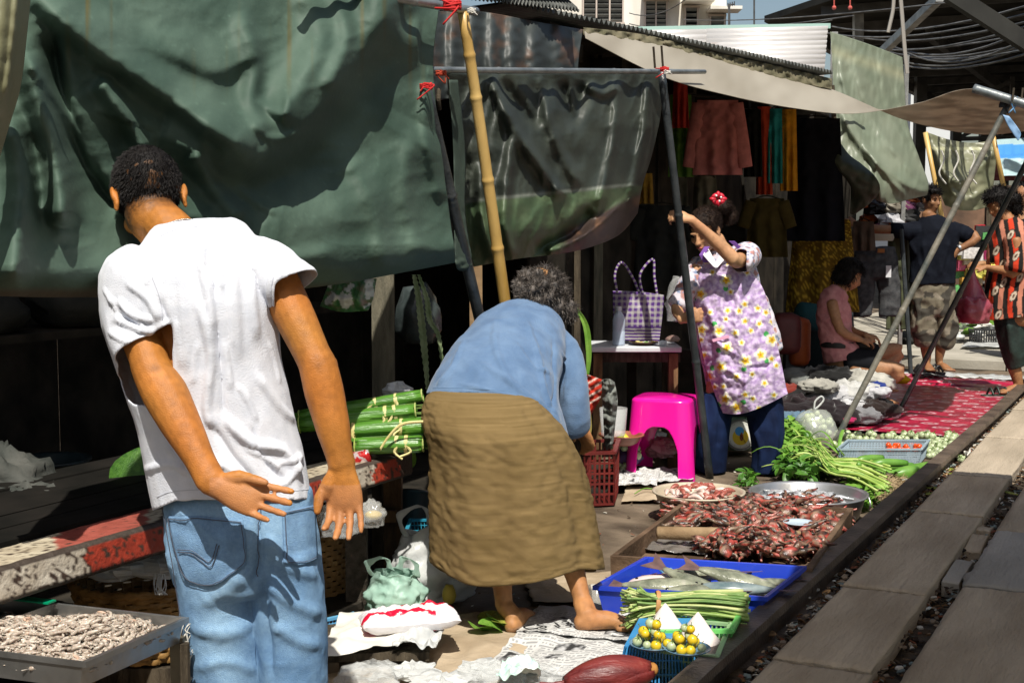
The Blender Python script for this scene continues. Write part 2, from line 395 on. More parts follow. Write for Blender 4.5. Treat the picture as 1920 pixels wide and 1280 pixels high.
# rubble between rail and planks: countless chips, scraps, leaves
M_chip = mat('rubble', (.5, .5, .5), attr=True, scale=30, rough=.85)
b = MB(); cols = ['#6b5a48', '#4a3c30', '#857664', '#3a2f26', '#a5937c', '#574a3c', '#7d8a86', '#b9b4a8', '#6e5236', '#2f2a24', '#84513c']
def chip(bb, t, n, s, z=.0):
    p = TN(t, n, z); k = random.choice([3, 4, 5, 6]); a0 = rnd(0, 6); c = random.choice(cols if random.random() > .03 else ['#c9d2d2', '#d8d2c4', '#c8a070'])
    M = Matrix.Rotation(rnd(-.6, .6), 3, 'X') @ Matrix.Rotation(rnd(-.6, .6), 3, 'Y'); th = s * rnd(.08, .45)
    ring = [Vector((math.cos(a0 + 6.28 * i / k) * s * rnd(.6, 1.1), math.sin(a0 + 6.28 * i / k) * s * rnd(.5, 1), 0)) for i in range(k)]
    vs = [p + M @ (r + Vector((0, 0, th))) for r in ring] + [p + M @ (r * 1.15) for r in ring]
    bb.add(vs, [tuple(range(k))] + [(i + k, (i + 1) % k + k, (i + 1) % k, i) for i in range(k)], c)
for i in range(5200):
    t = 2.2 + 9 * random.random() ** 1.3; chip(b, t, rnd(-1.115, -1.02) if random.random() < .72 else rnd(-.77, -.66), rnd(.004, .017), rnd(0, .028))
for i in range(500): chip(b, rnd(3, 8), rnd(-1.5, -1.2) if random.random() < .5 else rnd(-2.4, -1.5), rnd(.003, .011), .005)
tag(b.build('rubble', M_chip, cols=True), 'broken stones, shells and scraps lying between rail and planks', 'rubble', kind='stuff')
# larger scraps, each its own
def crumple(name, c, r, m, label, cat, seed=0, flat=.5, amp=.35, n=20, group=None, sx=1, sy=1, rz=0, smooth=True, fr=2.6, parent=None):
    bb = MB(); bb.ell((0, 0, 0), (r * sx, r * sy, r * flat), n=n, m=n * 2 // 3); vs = []
    Mz = Matrix.Rotation(rz, 3, 'Z')
    for v in bb.v:
        v = Vector(v); d = v.normalized(); k = 1 + amp * noise.fractal(d * fr + Vector((seed, seed * 1.7, 0)), 1, 2, 4) + amp * .5 * abs(noise.noise(d * 7 + Vector((0, seed, 3)))); q = Mz @ (v * k); q.z = max(q.z, -r * flat * .75); vs.append(Vector(c) + q + Vector((0, 0, r * flat * .7)))
    bb.v = vs; o = bb.build(name, m, parent, smooth)
    if parent is None: tag(o, label, cat, group)
    return o
M_film = mat('plastic_film', (.75, .77, .76), rough=.15, alpha=.3, spec=.8)
M_filmw = mat('white_film', (.78, .79, .77), (.6, .62, .62), .28, 12, .5, 30, transl=.3)
M_paper = mat('white_paper', (.74, .72, .66), (.6, .58, .52), .8, 7, .4, 25)
M_leafdry = mat('dry_leaf', (.12, .16, .02), (.3, .3, .04), .6, 9, .4)
def scrap(px, py, r, label, m=None, cat='litter', flat=.35, name='litter_scrap', seed=None, z=.01, n=10, group=None): 
    return crumple(name, G(px, py, z), r, m or M_filmw, label, cat, seed if seed is not None else px * .1, flat, .4, n, smooth=False, group=group)
scrap(1843, 829, .035, 'white crumpled tissue lying in the sun beside the planks')
scrap(1527, 1107, .02, 'white plastic scrap caught between rail and planks, upper one'); scrap(1512, 1121, .016, 'dull grey scrap lying beside the rail below the white one', M_paper)
scrap(1445, 1190, .022, 'brown crumpled paper scrap beside the nearest plank joint', mat('brown_paper', (.3, .2, .12), (.2, .13, .08), .85, 8, .5)); scrap(1574, 1080, .018, 'small white shell scrap at the rail side of a plank')
for k, (x, y) in enumerate([(1810, 862), (1783, 880), (1790, 890), (1752, 915), (1744, 925), (1896, 925)]):
    crumple('fallen_leaf', G(x, y, .02), .03, M_leafdry, 'withered green leaf fallen between rail and planks', 'leaf', k, .12, .5, 8, sx=1.6, sy=.6, rz=k, group='withered leaves in the track gap')
# paved platform beyond the mat
M_pave = mat('paving', (.3, .28, .23), (.42, .39, .33), .85, 2.5, .3, 60)
pv = bpy.data.objects.new('pavement', None); COL.objects.link(pv); pv['kind'] = 'structure'
for i in range(9):
    for j in range(9):
        t0, n0 = 13.6 + i * 1.5, -4.2 + j * 1.35; bb = MB(); bb.rbox(TN(t0 + .75, n0 + .67, rnd(.0, .006)), (1.335, 1.48, .1), .008, -A); bb.build('slab', M_pave, pv)

# ============================================================ the station roof, far buildings, wires
M_conc = mat('far_concrete', (.62, .58, .5), (.8, .78, .72), .9, 1.2, .3, 10, c3=(.4, .36, .28), stretch=(1, 1, .25))
M_darkroof = mat('station_roof_steel', (.02, .02, .019), (.045, .045, .04), .8, 1.5)
M_purlin = mat('purlin_steel', (.04, .04, .038), (.09, .09, .085), .6, 3)
def at(px, py, Y): return P(px, py, Y)
bld = empty('apartment_building', 'white stained concrete building with louvred windows rising behind the stall roofs', 'building', at(1200, 400, 40))
bb = MB(); x0, x1 = at(980, 0, 40).x, at(1362, 0, 40).x; bb.box(((x0 + x1) / 2, 44, 5), (x1 - x0, 8, 10.2)); bb.build('wall', M_conc, bld)
M_frame = mat('window_frame_paint', (.5, .42, .36), rough=.6); M_slat = mat('louvre_glass', (.16, .17, .16), (.28, .29, .27), .35, 3); M_dk = mat('dark_interior', (.004, .004, .004), rough=.9)
def window(xa, xb, ya, yb, cols_, hood):
    a, b2 = at(xa, yb, 39.98), at(xb, ya, 39.98); W_, H_ = b2.x - a.x, b2.z - a.z
    f = MB()
    for k in range(cols_ + 1): f.box((a.x + W_ * k / cols_, 39.93, a.z + H_ / 2), (.045, .1, H_))
    f.box((a.x + W_ / 2, 39.93, a.z), (W_ + .1, .12, .06)); f.box((a.x + W_ / 2, 39.93, b2.z), (W_ + .1, .12, .06))
    wo = f.build('window', M_frame, bld)
    d = MB(); d.box((a.x + W_ / 2, 39.985, a.z + H_ / 2), (W_, .02, H_)); d.build('pane', M_dk, wo)
    ns = max(3, int(H_ / .13))
    for c in range(cols_):
        for k in range(ns):
            s = MB(); s.box((a.x + W_ * (c + .5) / cols_, 39.91, a.z + H_ * (k + .5) / ns), (W_ / cols_ - .06, .11, .012), M=Matrix.Rotation(R(-48), 3, 'X')); s.build('slat', M_slat, wo)
    if hood: h = MB(); h.box((a.x + W_ / 2 + .15, 39.6, b2.z + .12), (W_ + .5, .8, .09)); h.build('hood', M_conc, bld)
window(1093, 1168, -22, 45, 3, 0); window(1209, 1250, 2, 53, 2, 1); window(1284, 1308, 14, 55, 1, 1); window(1331, 1364 - 6, 30, 56, 1, 1)
# television aerials
for (px, y0, y1, bars, lb) in ((1367, 60, 8, 1, 'television aerial on a mast beside the white building'), (1414, 60, -10, 0, 'tall thin radio mast against the sky')):
    bb = MB(); q = 36 if bars else 50; bb.tube([at(px, 200, q), at(px, y1, q)], .035, 5)
    if bars:
        bb.tube([at(px - 3, 11, q), at(px + 10, 8, q)], .02, 4)
        for k in range(4): bb.tube([at(px - 2 + k * 4, 14 - k, q), at(px - 2 + k * 4, 6 - k, q)], .014, 4)
    tag(bb.build('aerial', M_purlin), lb, 'aerial')
# station roof
A0 = at(1433, 42, 26); zr = A0.z; dn = Vector((.27, -.963, 0))
st = empty('station_roof', 'huge dark corrugated station roof on steel trusses at upper right', 'roof', (A0.x + 8, A0.y + 5, 0))
corn = [A0, A0 + dn * 16, A0 + dn * 16 + N_ * 16, A0 + T_ * 60 + N_ * 26, A0 + T_ * 60]
bb = MB(); vs = [c.copy() for c in corn] + [c + Vector((0, 0, .12)) for c in corn]; bb.add(vs, [(0, 1, 2, 3, 4), (9, 8, 7, 6, 5)] + [(i, i + 5, (i + 1) % 5 + 5, (i + 1) % 5) for i in range(5)]); bb.build('roof_sheet', M_darkroof, st)
for k in range(26):
    s = MB(); a = A0 + T_ * (k * 2.1 - 14) + Vector((0, 0, -.1)); o_ = .4 + max(0, (14 - k * 2.1)) * .75; s.beam(a + N_ * o_, a + N_ * 22, .1, .16); s.build('purlin', M_purlin, st)
for k in range(9):
    s = MB(); s.beam(A0 + N_ * (.8 + k * 2.1) + T_ * 1 + Vector((0, 0, -.28)), A0 + N_ * (.8 + k * 2.1) + T_ * 58 + Vector((0, 0, -.28)), .14, .2); s.build('beam', M_purlin, st)
for k in range(7):
    t0 = A0 + T_ * (10 + k * 6) + N_ * 1.2; s = MB()
    s.beam(Vector((t0.x, t0.y, 0)), Vector((t0.x, t0.y, zr - .1)), .26, .26); s.build('column', M_purlin, st)
    s = MB()
    for q in range(6):
        a = t0 + N_ * (q * 2.2); s.beam(a + Vector((0, 0, -1.3)), a + N_ * 2.2 + Vector((0, 0, -.3 if q % 2 == 0 else -1.3)), .1, .1)
        s.beam(a + Vector((0, 0, -1.3)), a + N_ * 2.2 + Vector((0, 0, -1.3)), .12, .12); s.beam(a + Vector((0, 0, -1.3)), a + Vector((0, 0, -.2)), .09, .09)
    s.build('truss', M_purlin, st)
for k in range(5):
    t0 = A0 + T_ * (12 + k * 7) + N_ * 12.5; s = MB(); s.beam(Vector((t0.x, t0.y, 0)), Vector((t0.x, t0.y, zr - .1)), .26, .26); s.build('column', M_purlin, st)
M_steel = mat('galvanised_steel', (.22, .22, .21), (.38, .38, .36), .4, 8, .2, metal=.5)
bb = MB(); bb.beam(at(1652, 100, 17), at(1762, -4, 15), .09, .09); tag(bb.build('roof_strut', M_steel), 'pale grey diagonal strut below the station roof', 'strut')
bb = MB(); bb.beam(at(1780, -12, 11), at(1935, 88, 11), .1, .13); tag(bb.build('roof_beam', M_darkroof), 'thick black sloping beam crossing the top right corner', 'beam')
bb = MB(); bb.beam(at(1609, 20, 24), at(1609, 200, 24), .16, .16); tag(bb.build('roof_post', M_steel), 'pale square post behind the green hanging tarp top', 'post')
M_wire = mat('cable', (.04, .04, .038), (.12, .12, .115), .6, 3)
def sag(a, b, d, k=10): return [a.lerp(b, i / k) - Vector((0, 0, d * 4 * (i / k) * (1 - i / k))) for i in range(k + 1)]
wl = [((1280, 37, 30), (1930, -14, 12)), ((1180, 25, 26), (1290, -4, 24)), ((1180, 45, 26), (1560, 38, 20)), ((1200, 52, 28), (1600, 30, 16)), ((1540, 60, 22), (1930, 25, 13)), ((1560, 75, 22), (1930, 48, 13)), ((1600, 88, 22), (1930, 62, 14)), ((1640, 90, 20), (1930, 78, 14)), ((1650, 100, 20), (1930, 85, 14)), ((1660, 97, 20), (1930, 92, 13)), ((1650, 110, 20), (1930, 100, 13)), ((1690, 92, 19), (1930, 70, 12)), ((1620, 72, 22), (1930, 40, 13)), ((1560, 50, 22), (1930, 10, 13)), ((1660, 80, 19), (1930, 55, 12)), ((1700, 103, 19), (1930, 82, 12))]
for k, (a, c) in enumerate(wl):
    bb = MB(); bb.tube(sag(at(*a), at(*c), .1 + .05 * (k % 3)), .009 if k < 4 else .012, 4); tag(bb.build('overhead_cable', M_wire), 'slack overhead cable strung below the station roof' if k > 3 else 'thin wire crossing in front of the white building and sky', 'cable', 'cables under the station roof' if k > 3 else 'wires before the white building')
bb = MB(); bb.tube(curve([at(1688, -10, 9), at(1692, 40, 9), at(1696, 90, 9), at(1701, 138, 9)]), .014, 5); tag(bb.build('cord', mat('grey_cord', (.3, .28, .25), rough=.7)), 'long grey cord hanging down beside the pale green tarp', 'cord')
bb = MB(); bb.tube(curve([at(1676, -10, 9), at(1674, 20, 9), at(1668, 48, 9), at(1665, 61, 9)]), [.012 * q for q in [1] * 10 + [1.2, 1.4, 1.6, 1.9, 2, 2, 2, 1.9, 1.2]][:19] if False else .013, 5); tag(bb.build('cord', MC['grey_cord']), 'short frayed cord hanging at the top right', 'cord')
for k, x in enumerate((1564, 1594)):
    bb = MB(); bb.tube([at(x, -10, 12), at(x, 12, 12)], .006, 4); bb.ell(at(x, 15, 12), .02, n=8, m=6); tag(bb.build('light_bulb', mat('red_bulb', (.5, .1, .08), rough=.3)), 'small reddish bulb hanging below the wire, %s one' % ('left' if k == 0 else 'right'), 'bulb')
# distant things under the roof
for (xa, xb, ya, yb, Y, c, lb) in ((1705, 1785, 138, 300, 60, (.6, .62, .62), 'pale far building seen through the trusses'), ):
    bb = MB(); a, c2 = at(xa, yb, Y), at(xb, ya, Y); bb.box(((a.x + c2.x) / 2, Y + 3, c2.z / 2), (c2.x - a.x, 6, c2.z)); o = empty('far_building', lb, 'building', (a.x, Y, 0)); bb.build('wall', mat('far_wall', c, rough=.9), o)
    for k in range(3): s = MB(); s.box(((a.x * (2.5 - k) + c2.x * (k + .5)) / 3, Y - .03, c2.z - .9), (.3, .04, .7)); s.build('window', M_dk, o)

# ============================================================ the stall row: frames, back walls, roofs
M_wooddark = mat('old_wood', (.035, .028, .02), (.1, .08, .055), .85, 6, .6, 50, stretch=(6, 6, 1))
M_woodgrey = mat('grey_post_wood', (.1, .095, .07), (.2, .18, .13), .85, 6, .6, 50, stretch=(6, 6, 1), c3=(.28, .22, .1))
M_black = mat('dark_shade_board', (.012, .011, .009), (.04, .034, .026), .9, 5, .4)  # dark wood; its near-black colour also carries the shade inside the stalls
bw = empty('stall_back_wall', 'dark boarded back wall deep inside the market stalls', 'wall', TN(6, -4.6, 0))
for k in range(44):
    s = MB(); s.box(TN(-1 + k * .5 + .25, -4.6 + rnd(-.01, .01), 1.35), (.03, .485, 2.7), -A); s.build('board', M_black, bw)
rf = empty('stall_ceiling', 'shade-black boards and rafters roofing the dark stall interior', 'roof', TN(3, -3.6, 2.5))
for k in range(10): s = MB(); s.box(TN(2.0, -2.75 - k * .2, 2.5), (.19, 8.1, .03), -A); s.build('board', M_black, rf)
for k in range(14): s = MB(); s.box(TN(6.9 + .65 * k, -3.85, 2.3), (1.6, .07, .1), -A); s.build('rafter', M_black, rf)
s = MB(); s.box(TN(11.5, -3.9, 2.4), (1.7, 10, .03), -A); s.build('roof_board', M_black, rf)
# front posts of the stalls
def post(px, ytop, Y, w_, label, m=M_woodgrey, ybot=None, sz=None, lean=0):
    a = at(px, ytop, Y); z0 = 0 if ybot is None else at(px, ybot, Y).z; bb = MB(); bb.beam((a.x + lean, a.y, z0), (a.x, a.y, a.z), w_, sz or w_, up=Vector((0, 1, 0)))
    bb.v = [tuple(Vector(v) + Vector([rnd(-.004, .004)] * 3)) for v in bb.v]; return tag(bb.build('post', m), label, 'post')
post(718, 430, 5.3, .085, 'weathered square wooden post behind the banana leaf bundles'); post(893, 440, 6.2, .06, 'thin pale board post behind the bamboo pole', mat('pale_board', (.3, .2, .11), (.2, .13, .07), .8, 7, .4))
post(1122, 440, 8.2, .055, 'narrow grey post left of the tote bag'); post(1082, 440, 7.6, .04, 'slim dark post left of the narrow grey post', M_wooddark); post(1185, 662, 7.7, .05, 'short dark post under the white table', M_black)
post(1283, 655, 7.6, .11, 'broad dark post right of the white table', M_black); post(1565, 60, 11.4, .05, 'grey pole carrying the pale green hanging tarp', M_steel); post(1700, 105, 11.9, .035, 'thin grey pole at the right edge of the pale green tarp', M_steel)
# front roof of corrugated iron, edge toward the track
M_iron = mat('dark_corrugated', (.05, .055, .05), (.13, .135, .125), .6, 5, .3, metal=.3)
M_ironw = mat('pale_corrugated', (.42, .4, .38), (.62, .6, .58), .42, 2.2, .2, 30, metal=.25, c3=(.4, .3, .22), stretch=(.4, 1, 2))
def corrug(a, b, back, waves, m, name, parent, amp=.012, dz=.0, per=6):
    a, b, back = Vector(a), Vector(b), Vector(back); n = waves * per; vs = []
    for i in range(n + 1):
        p = a.lerp(b, i / n) + Vector((0, 0, amp * math.sin(2 * math.pi * i / per))) ; e = rnd(-.01, .01) if i % per == 0 else 0
        for q in (0, .5, 1): vs.append(p + back * q)
    fs = [(i * 3 + q, i * 3 + q + 1, i * 3 + q + 4, i * 3 + q + 3) for i in range(n) for q in (0, 1)]
    bb = MB(); bb.add(vs, fs); return solid(bb.build(name, m, parent, True), .004)
fr = empty('corrugated_roof', 'dark corrugated iron roof whose toothed edge runs above the beige awning', 'roof', at(1300, 300, 8.5))
E = [at(960, 6, 6.7), at(1040, 22, 7.1), at(1210, 58, 8.0), at(1390, 98, 9.0), at(1562, 136, 10.2)]
for i in range(4): corrug(E[i], E[i + 1], N_ * -2.2 + Vector((0, 0, -.1)), int((E[i + 1] - E[i]).length / .055), M_iron, 'iron_sheet', fr, .014)
f2 = empty('corrugated_roof', 'black corrugated roof end jutting in at the top centre', 'roof', at(960, 0, 6.2)); corrug(at(800, -14, 5.6), at(1086, 19, 6.4), Vector((-.2, 1.6, .5)), 40, M_iron, 'iron_sheet', f2, .012)
f3 = empty('corrugated_roof', 'silver corrugated iron roof panels sloping behind the dark roof edge', 'roof', at(1400, 130, 12.5))
def panel(x0, x1, yt, yt2, yb, m):
    vs = []; n = 66
    for i in range(n + 1):
        q = i / n
        for x, yy in ((x0, yt), ((x0 + x1) / 2, (yt + yt2) / 2), (x1, yt2)):
            p = at(x - 8 * q * (x == x1), yy + (yb - yy) * q, 13.6 - 1.5 * q); vs.append(p + Vector((0, -.025, .018)) * math.sin(i * 2 * math.pi / 6))
    bb = MB(); bb.add(vs, [(i * 3 + k, i * 3 + k + 1, i * 3 + k + 4, i * 3 + k + 3) for i in range(n) for k in (0, 1)]); return solid(bb.build('iron_sheet', m, f3, True), .004)
panel(1190, 1326, 59, 57, 165, M_ironw); panel(1324, 1552, 56.5, 51, 150, M_ironw)
s = MB(); s.beam(at(1180, 56, 13.62), at(1556, 49.5, 13.62), .06, .05); s.build('ridge_cap', mat('ridge_paint', (.3, .45, .4), rough=.5), f3)
# unseen cloth awning added over the planks to cast the shade on them
M_can = mat('shade_cloth', (.55, .48, .36), (.62, .55, .42), .8, 4, transl=.5)
cn = empty('unseen_awning', 'long unseen cloth awning placed over the planks to shade them', 'awning', TN(2, 1.2, 0))
g = []
for t in np.linspace(-6, 5.79, 25):
    for n in np.linspace(-.37, 3.2, 8): g.append(TN(t, n, 2.5 + .35 * (n + .37) / 3.5 - .06 * math.sin(t * 2.1) ** 2 + .02 * math.sin(n * 5)))
bb = MB(); bb.add(g, grid_faces(25, 8)); solid(bb.build('cloth', M_can, cn, True), .004)
for t in (-5.8, 0, 5.6): s = MB(); s.tube([TN(t, 3.1, 0), TN(t, 3.1, 2.9)], .03, 8); s.build('pole', M_wooddark, cn)
for n in (-.33, 3.1): s = MB(); s.tube([TN(-6, n, 2.5), TN(5.75, n, 2.46 if n < 1 else 2.85)], .02, 6); s.build('pole', M_wooddark, cn)

sf = bpy.data.objects.new('shade_floor', None); COL.objects.link(sf); sf['kind'] = 'structure'
for k in range(9): s = MB(); s.box(TN(2.6, -2.62 - .215 * k, .012 + .004 * (k % 2)), (.2, 8.4, .02), -A, jit=.003); s.build('board', M_black, sf)  # near-black boards added to darken the sunlit ground inside the stall
# ============================================================ tarpaulins, poles, awnings
def pvc(name, c1, c2, rough=.36, **k):
    m = mat(name, c1, c2, rough, k.pop('scale', 3), .12, 60, attr=k.pop('attr', False), **k); return m
def fn(g, s, seed=0.0, oct_=3): return np.array([noise.fractal(Vector((x / s + seed, y / s, seed)), 1, 2, oct_) for x, y in g[:, :2]])
def mixc(a, b, t): t = np.clip(t, 0, 1)[:, None]; return np.array(a) * (1 - t) + np.array(b) * t
M_green = pvc('green_tarpaulin', (.5, .5, .5), (.8, .82, .82), .68, attr=True, spec=.35)
def gcols(g):
    n = fn(g, 90, 2.2); c = mixc((.045, .08, .058), (.078, .124, .092), .5 + n)
    st = np.array([max(0, noise.noise(Vector((x / 13, y / 300, 7.7))) - .33) * 2.2 for x, y in g[:, :2]]) * np.clip((190 - g[:, 1]) / 120, 0, 1)
    c = mixc(c[0] * 0 + 1, c[0], np.zeros(len(g))) * c if False else c * (1 - st[:, None]) + np.array((.1, .08, .02)) * st[:, None]
    sp = np.array([noise.noise(Vector((x / 6, y / 6, 1.7))) for x, y in g[:, :2]]); c *= (1 + .25 * np.clip(sp - .45, 0, 1)[:, None] * 4)
    hem = np.clip((g[:, 1] - 535 + .06 * np.maximum(0, g[:, 0] - 450)) / 12, 0, 1); return c * (1 - hem[:, None]) + np.array((.07, .06, .04)) * hem[:, None]
def crease(g, sx, sy, amp, seed): return np.array([-amp * abs(noise.noise(Vector((x / sx + .3 * y / sy, y / sy, seed)))) ** .8 for x, y in g[:, :2]])
def gctrl():
    rows = []
    for y, xr, dn_ in ((-70, 828, .0), (20, 822, .03), (110, 812, .06), (210, 818, .07), (320, 832, .06), (430, 845, .1), (500, 852, .13), (540, 853, .06)):
        row = []
        for k, x in enumerate((-90, 60, 210, 360, 510, 640, 740, xr)):
            yy = y; bot = (550, 556, 556, 553, 546, 531, 513, 492)[k]
            if y > 400: yy = 400 + (y - 400) * (bot - 400) / 140
            row.append((x, yy, -2.42 + dn_))
        rows.append(row)
    return rows
gr_ = [
    ([(60, -20), (170, 80), (300, 165), (400, 235), (478, 286)], 34, 26, .085),
    ([(150, 30), (300, 90), (420, 130), (500, 60)], 40, 24, .03),
    ([(186, 148), (235, 215), (275, 285)], 12, 20, .05),
    ([(250, 300), (360, 400), (450, 440)], 30, 20, .03),
    ([(300, 250), (400, 282), (478, 290), (555, 240), (640, 130), (720, 20), (740, -60)], 80, 40, .11),
    ([(360, 285), (400, 350), (455, 410)], 14, 22, .05),
    ([(450, 20), (480, 110), (470, 190), (500, 250)], 14, 22, .035),
    ([(560, -30), (600, 60), (560, 160), (520, 230)], 26, 30, .04),
    ([(620, -20), (650, 70), (610, 170)], 14, 20, .03),
    ([(700, -30), (740, 60), (790, 70)], 26, 40, .05),
    ([(46, 100), (78, 200), (110, 330), (116, 425)], 26, 26, .1),
    ([(18, 220), (40, 330), (34, 440), (22, 540)], 22, 30, .09),
    ([(95, 60), (120, 200), (175, 330), (230, 400)], 14, 26, -.07),
    ([(45, 100), (130, 225), (180, 330)], 8, 10, .03),
    ([(480, 400), (620, 410), (740, 330), (800, 240)], 60, 70, .05),
    ([(655, 300), (700, 380), (722, 505)], 20, 20, .028), ([(770, 260), (760, 380), (790, 480)], 16, 18, .018),
    ([(300, 520), (480, 500), (640, 470)], 16, 26, .02), ([(800, 150), (800, 250), (830, 380)], 20, 14, .03),
    ([(470, 230), (510, 260), (560, 250)], 8, 8, .012), ([(480, 190), (530, 215), (540, 180)], 7, 8, .012), ([(440, 350), (480, 380), (520, 400)], 8, 8, .01),
]
big = sheet('green_tarpaulin', gctrl(), M_green, 230, 170, gr_, ((75, .012),), cols=gcols, wave=lambda g: crease(g, 80, 46, .008, 3) + crease(g, 24, 36, .002, 8) + crease(g, 9, 7, .0012, 5))
tag(big, 'huge dull green tarpaulin sagging in folds behind the white shirt man', 'tarpaulin')
M_olive = pvc('olive_tarpaulin', (.15, .15, .075), (.22, .21, .12), .5)
olv = sheet('olive_tarpaulin', [[(-60, -60, -2.2), (10, -60, -2.15), (62, -60, -2.2)], [(-60, 60, -2.2), (5, 60, -2.14), (50, 60, -2.2)], [(-60, 160, -2.2), (-10, 160, -2.15), (38, 160, -2.2)], [(-60, 230, -2.2), (-25, 230, -2.16), (18, 230, -2.2)], [(-60, 330, -2.2), (-35, 330, -2.17), (-12, 330, -2.2)]], M_olive, 30, 50, [([(35, -60), (25, 60), (8, 200)], 6, 6, .015)], ((20, .005),))
tag(olv, 'olive tarpaulin edge hanging at the far left', 'tarpaulin')
# dark plastic sheets
M_darkp = pvc('dark_plastic', (.55, .55, .55), (1, 1, 1), .54, attr=True)
def pleats(p, a, y0=20, y1=150):
    return lambda g: a * np.sin(g[:, 0] / p + .8 * np.sin(g[:, 1] / 60) + 2 * np.sin(g[:, 0] / 71))
up = sheet('plastic_sheet', [[(812, 22, -2.75), (900, 22, -2.72), (1000, 40, -2.72), (1093, 56, -2.72)], [(812, 60, -2.72), (900, 60, -2.7), (1000, 70, -2.68), (1088, 85, -2.7)], [(806, 130, -2.7), (900, 120, -2.68), (1000, 120, -2.66), (1084, 120, -2.68)], [(806, 190, -2.7), (900, 180, -2.68), (1000, 175, -2.66), (1082, 165, -2.68)]], M_darkp, 130, 40, [], ((14, .006),), wave=pleats(7, .013),
    cols=lambda g: mixc((.035, .042, .04), (.1, .06, .04), fn(g, 40, 5) * 2.2 - .2))
tag(up, 'crinkled black plastic sheet tied above the horizontal pole', 'plastic sheet')
def dcols(g):
    x, y = g[:, 0], g[:, 1]; line = 378 - (x - 870) * .1; c = mixc((.022, .028, .022), (.04, .048, .036), .5 + fn(g, 60, 3))
    c = mixc((1, 1, 1), (1, 1, 1), x * 0) * c; low = np.clip((y - line) / 5, 0, 1)
    grn = mixc((.05, .085, .04), (.085, .12, .06), .5 + fn(g, 45, 9)); c = c * (1 - low[:, None]) + grn * low[:, None]
    ln = np.clip(1 - np.abs(y - line) / 5, 0, 1) * np.clip((1200 - x) / 40, 0, 1) * .75; c = c * (1 - ln[:, None]) + np.array((.22, .24, .2)) * ln[:, None]
    mar = np.clip((y - 395 + (x - 1120) * .5) / 12, 0, 1) * np.clip((x - 1040) / 25, 0, 1); return c * (1 - mar[:, None]) + mixc((.03, .018, .014), (.12, .06, .03), fn(g, 30, 4) * 2 - .1) * mar[:, None]
dk = sheet('dark_tarpaulin', [
    [(838, 138, -2.44), (930, 139, -2.44), (1030, 139, -2.44), (1130, 138, -2.44), (1190, 137, -2.44), (1240, 137, -2.44)],
    [(846, 220, -2.46), (935, 220, -2.4), (1030, 220, -2.4), (1130, 220, -2.4), (1190, 215, -2.42), (1239, 210, -2.46)],
    [(862, 330, -2.48), (945, 330, -2.38), (1035, 325, -2.38), (1130, 310, -2.38), (1185, 300, -2.42), (1222, 290, -2.48)],
    [(876, 430, -2.48), (955, 430, -2.36), (1035, 420, -2.36), (1120, 400, -2.36), (1170, 370, -2.42), (1205, 345, -2.5)],
    [(888, 500, -2.5), (962, 486, -2.42), (1030, 478, -2.42), (1100, 465, -2.42), (1160, 440, -2.46), (1195, 400, -2.52)]], M_darkp, 150, 130, [
    ([(920, 140), (960, 230), (1020, 320), (1060, 370)], 9, 14, .05), ([(1010, 145), (1040, 260), (1090, 350)], 8, 12, .03), ([(935, 150), (1000, 225), (1010, 150)], 14, 14, -.04),
    ([(1050, 150), (1075, 225), (1090, 150)], 12, 12, -.04), ([(1100, 160), (1130, 175), (1155, 160)], 10, 10, .03), ([(1160, 150), (1150, 260), (1120, 400)], 10, 10, .03), ([(1215, 150), (1205, 260), (1180, 380)], 9, 9, .04),
    ([(962, 250), (945, 400), (960, 480)], 10, 12, .04), ([(1000, 470), (1060, 440), (1110, 390)], 12, 16, -.05), ([(1020, 472), (1100, 440), (1170, 380)], 8, 16, .05), ([(900, 300), (905, 420), (930, 490)], 8, 10, .03)], ((34, .008),), cols=dcols, wave=lambda g: crease(g, 24, 70, .016, 2) + crease(g, 8, 12, .002, 9))
tag(dk, 'dark translucent tarpaulin hanging below the horizontal pole', 'tarpaulin')
s = sheet('tarpaulin_edge', [[(842, 150, -2.36), (858, 150, -2.36)], [(850, 280, -2.36), (872, 280, -2.36)], [(852, 400, -2.36), (872, 400, -2.36)], [(852, 470, -2.36), (884, 480, -2.34)], [(856, 502, -2.36), (884, 500, -2.34)], [(866, 508, -2.38), (878, 508, -2.36)]], M_green, 8, 60, [], ((8, .006),), cols=lambda g: np.tile((.045, .065, .05), (len(g), 1)))
tag(s, 'narrow rolled tarp edge hanging left of the black leaning pole', 'tarpaulin')
# poles and bars
M_pipe = mat('galvanised_pipe', (.2, .22, .22), (.34, .36, .35), .38, 10, .15, 60, metal=.6)
M_blackp = mat('black_pole_paint', (.016, .02, .022), (.045, .05, .052), .34, 9, .3, 70)
M_bam = mat('bamboo', (.42, .25, .06), (.62, .42, .15), .42, 5, .25, 30, stretch=(1, 1, .25), c3=(.3, .17, .05))
M_red = mat('red_twine', (.45, .02, .02), (.6, .05, .05), .7, 20); M_bluer = mat('blue_twine', (.08, .22, .42), (.16, .35, .55), .6, 20)
M_whiter = mat('white_twine', (.6, .58, .52), rough=.8)
def knot(c, r, m, label, n=9, tails=3, group=None):
    o = MB(); 
    for k in range(n):
        a = rnd(0, 6.28); pts = [Vector(c) + Vector((r * math.cos(a + q), r * math.sin(a + q), rnd(-.5, .5) * r)) for q in (0, 1, 2, 3, 4, 5, 6)]; o.tube(curve(pts, 3), r * .16, 5)
    for k in range(tails): o.tube(curve([Vector(c), Vector(c) + Vector((rnd(-1.5, 1.5) * r, -r, rnd(-.6, .8) * r)), Vector(c) + Vector((rnd(-2.4, 2.4) * r, -r, rnd(-2.6, .6) * r))], 4), r * .13, 5)
    return tag(o.build('twine_knot', m, smooth=True), label, 'rope', group)
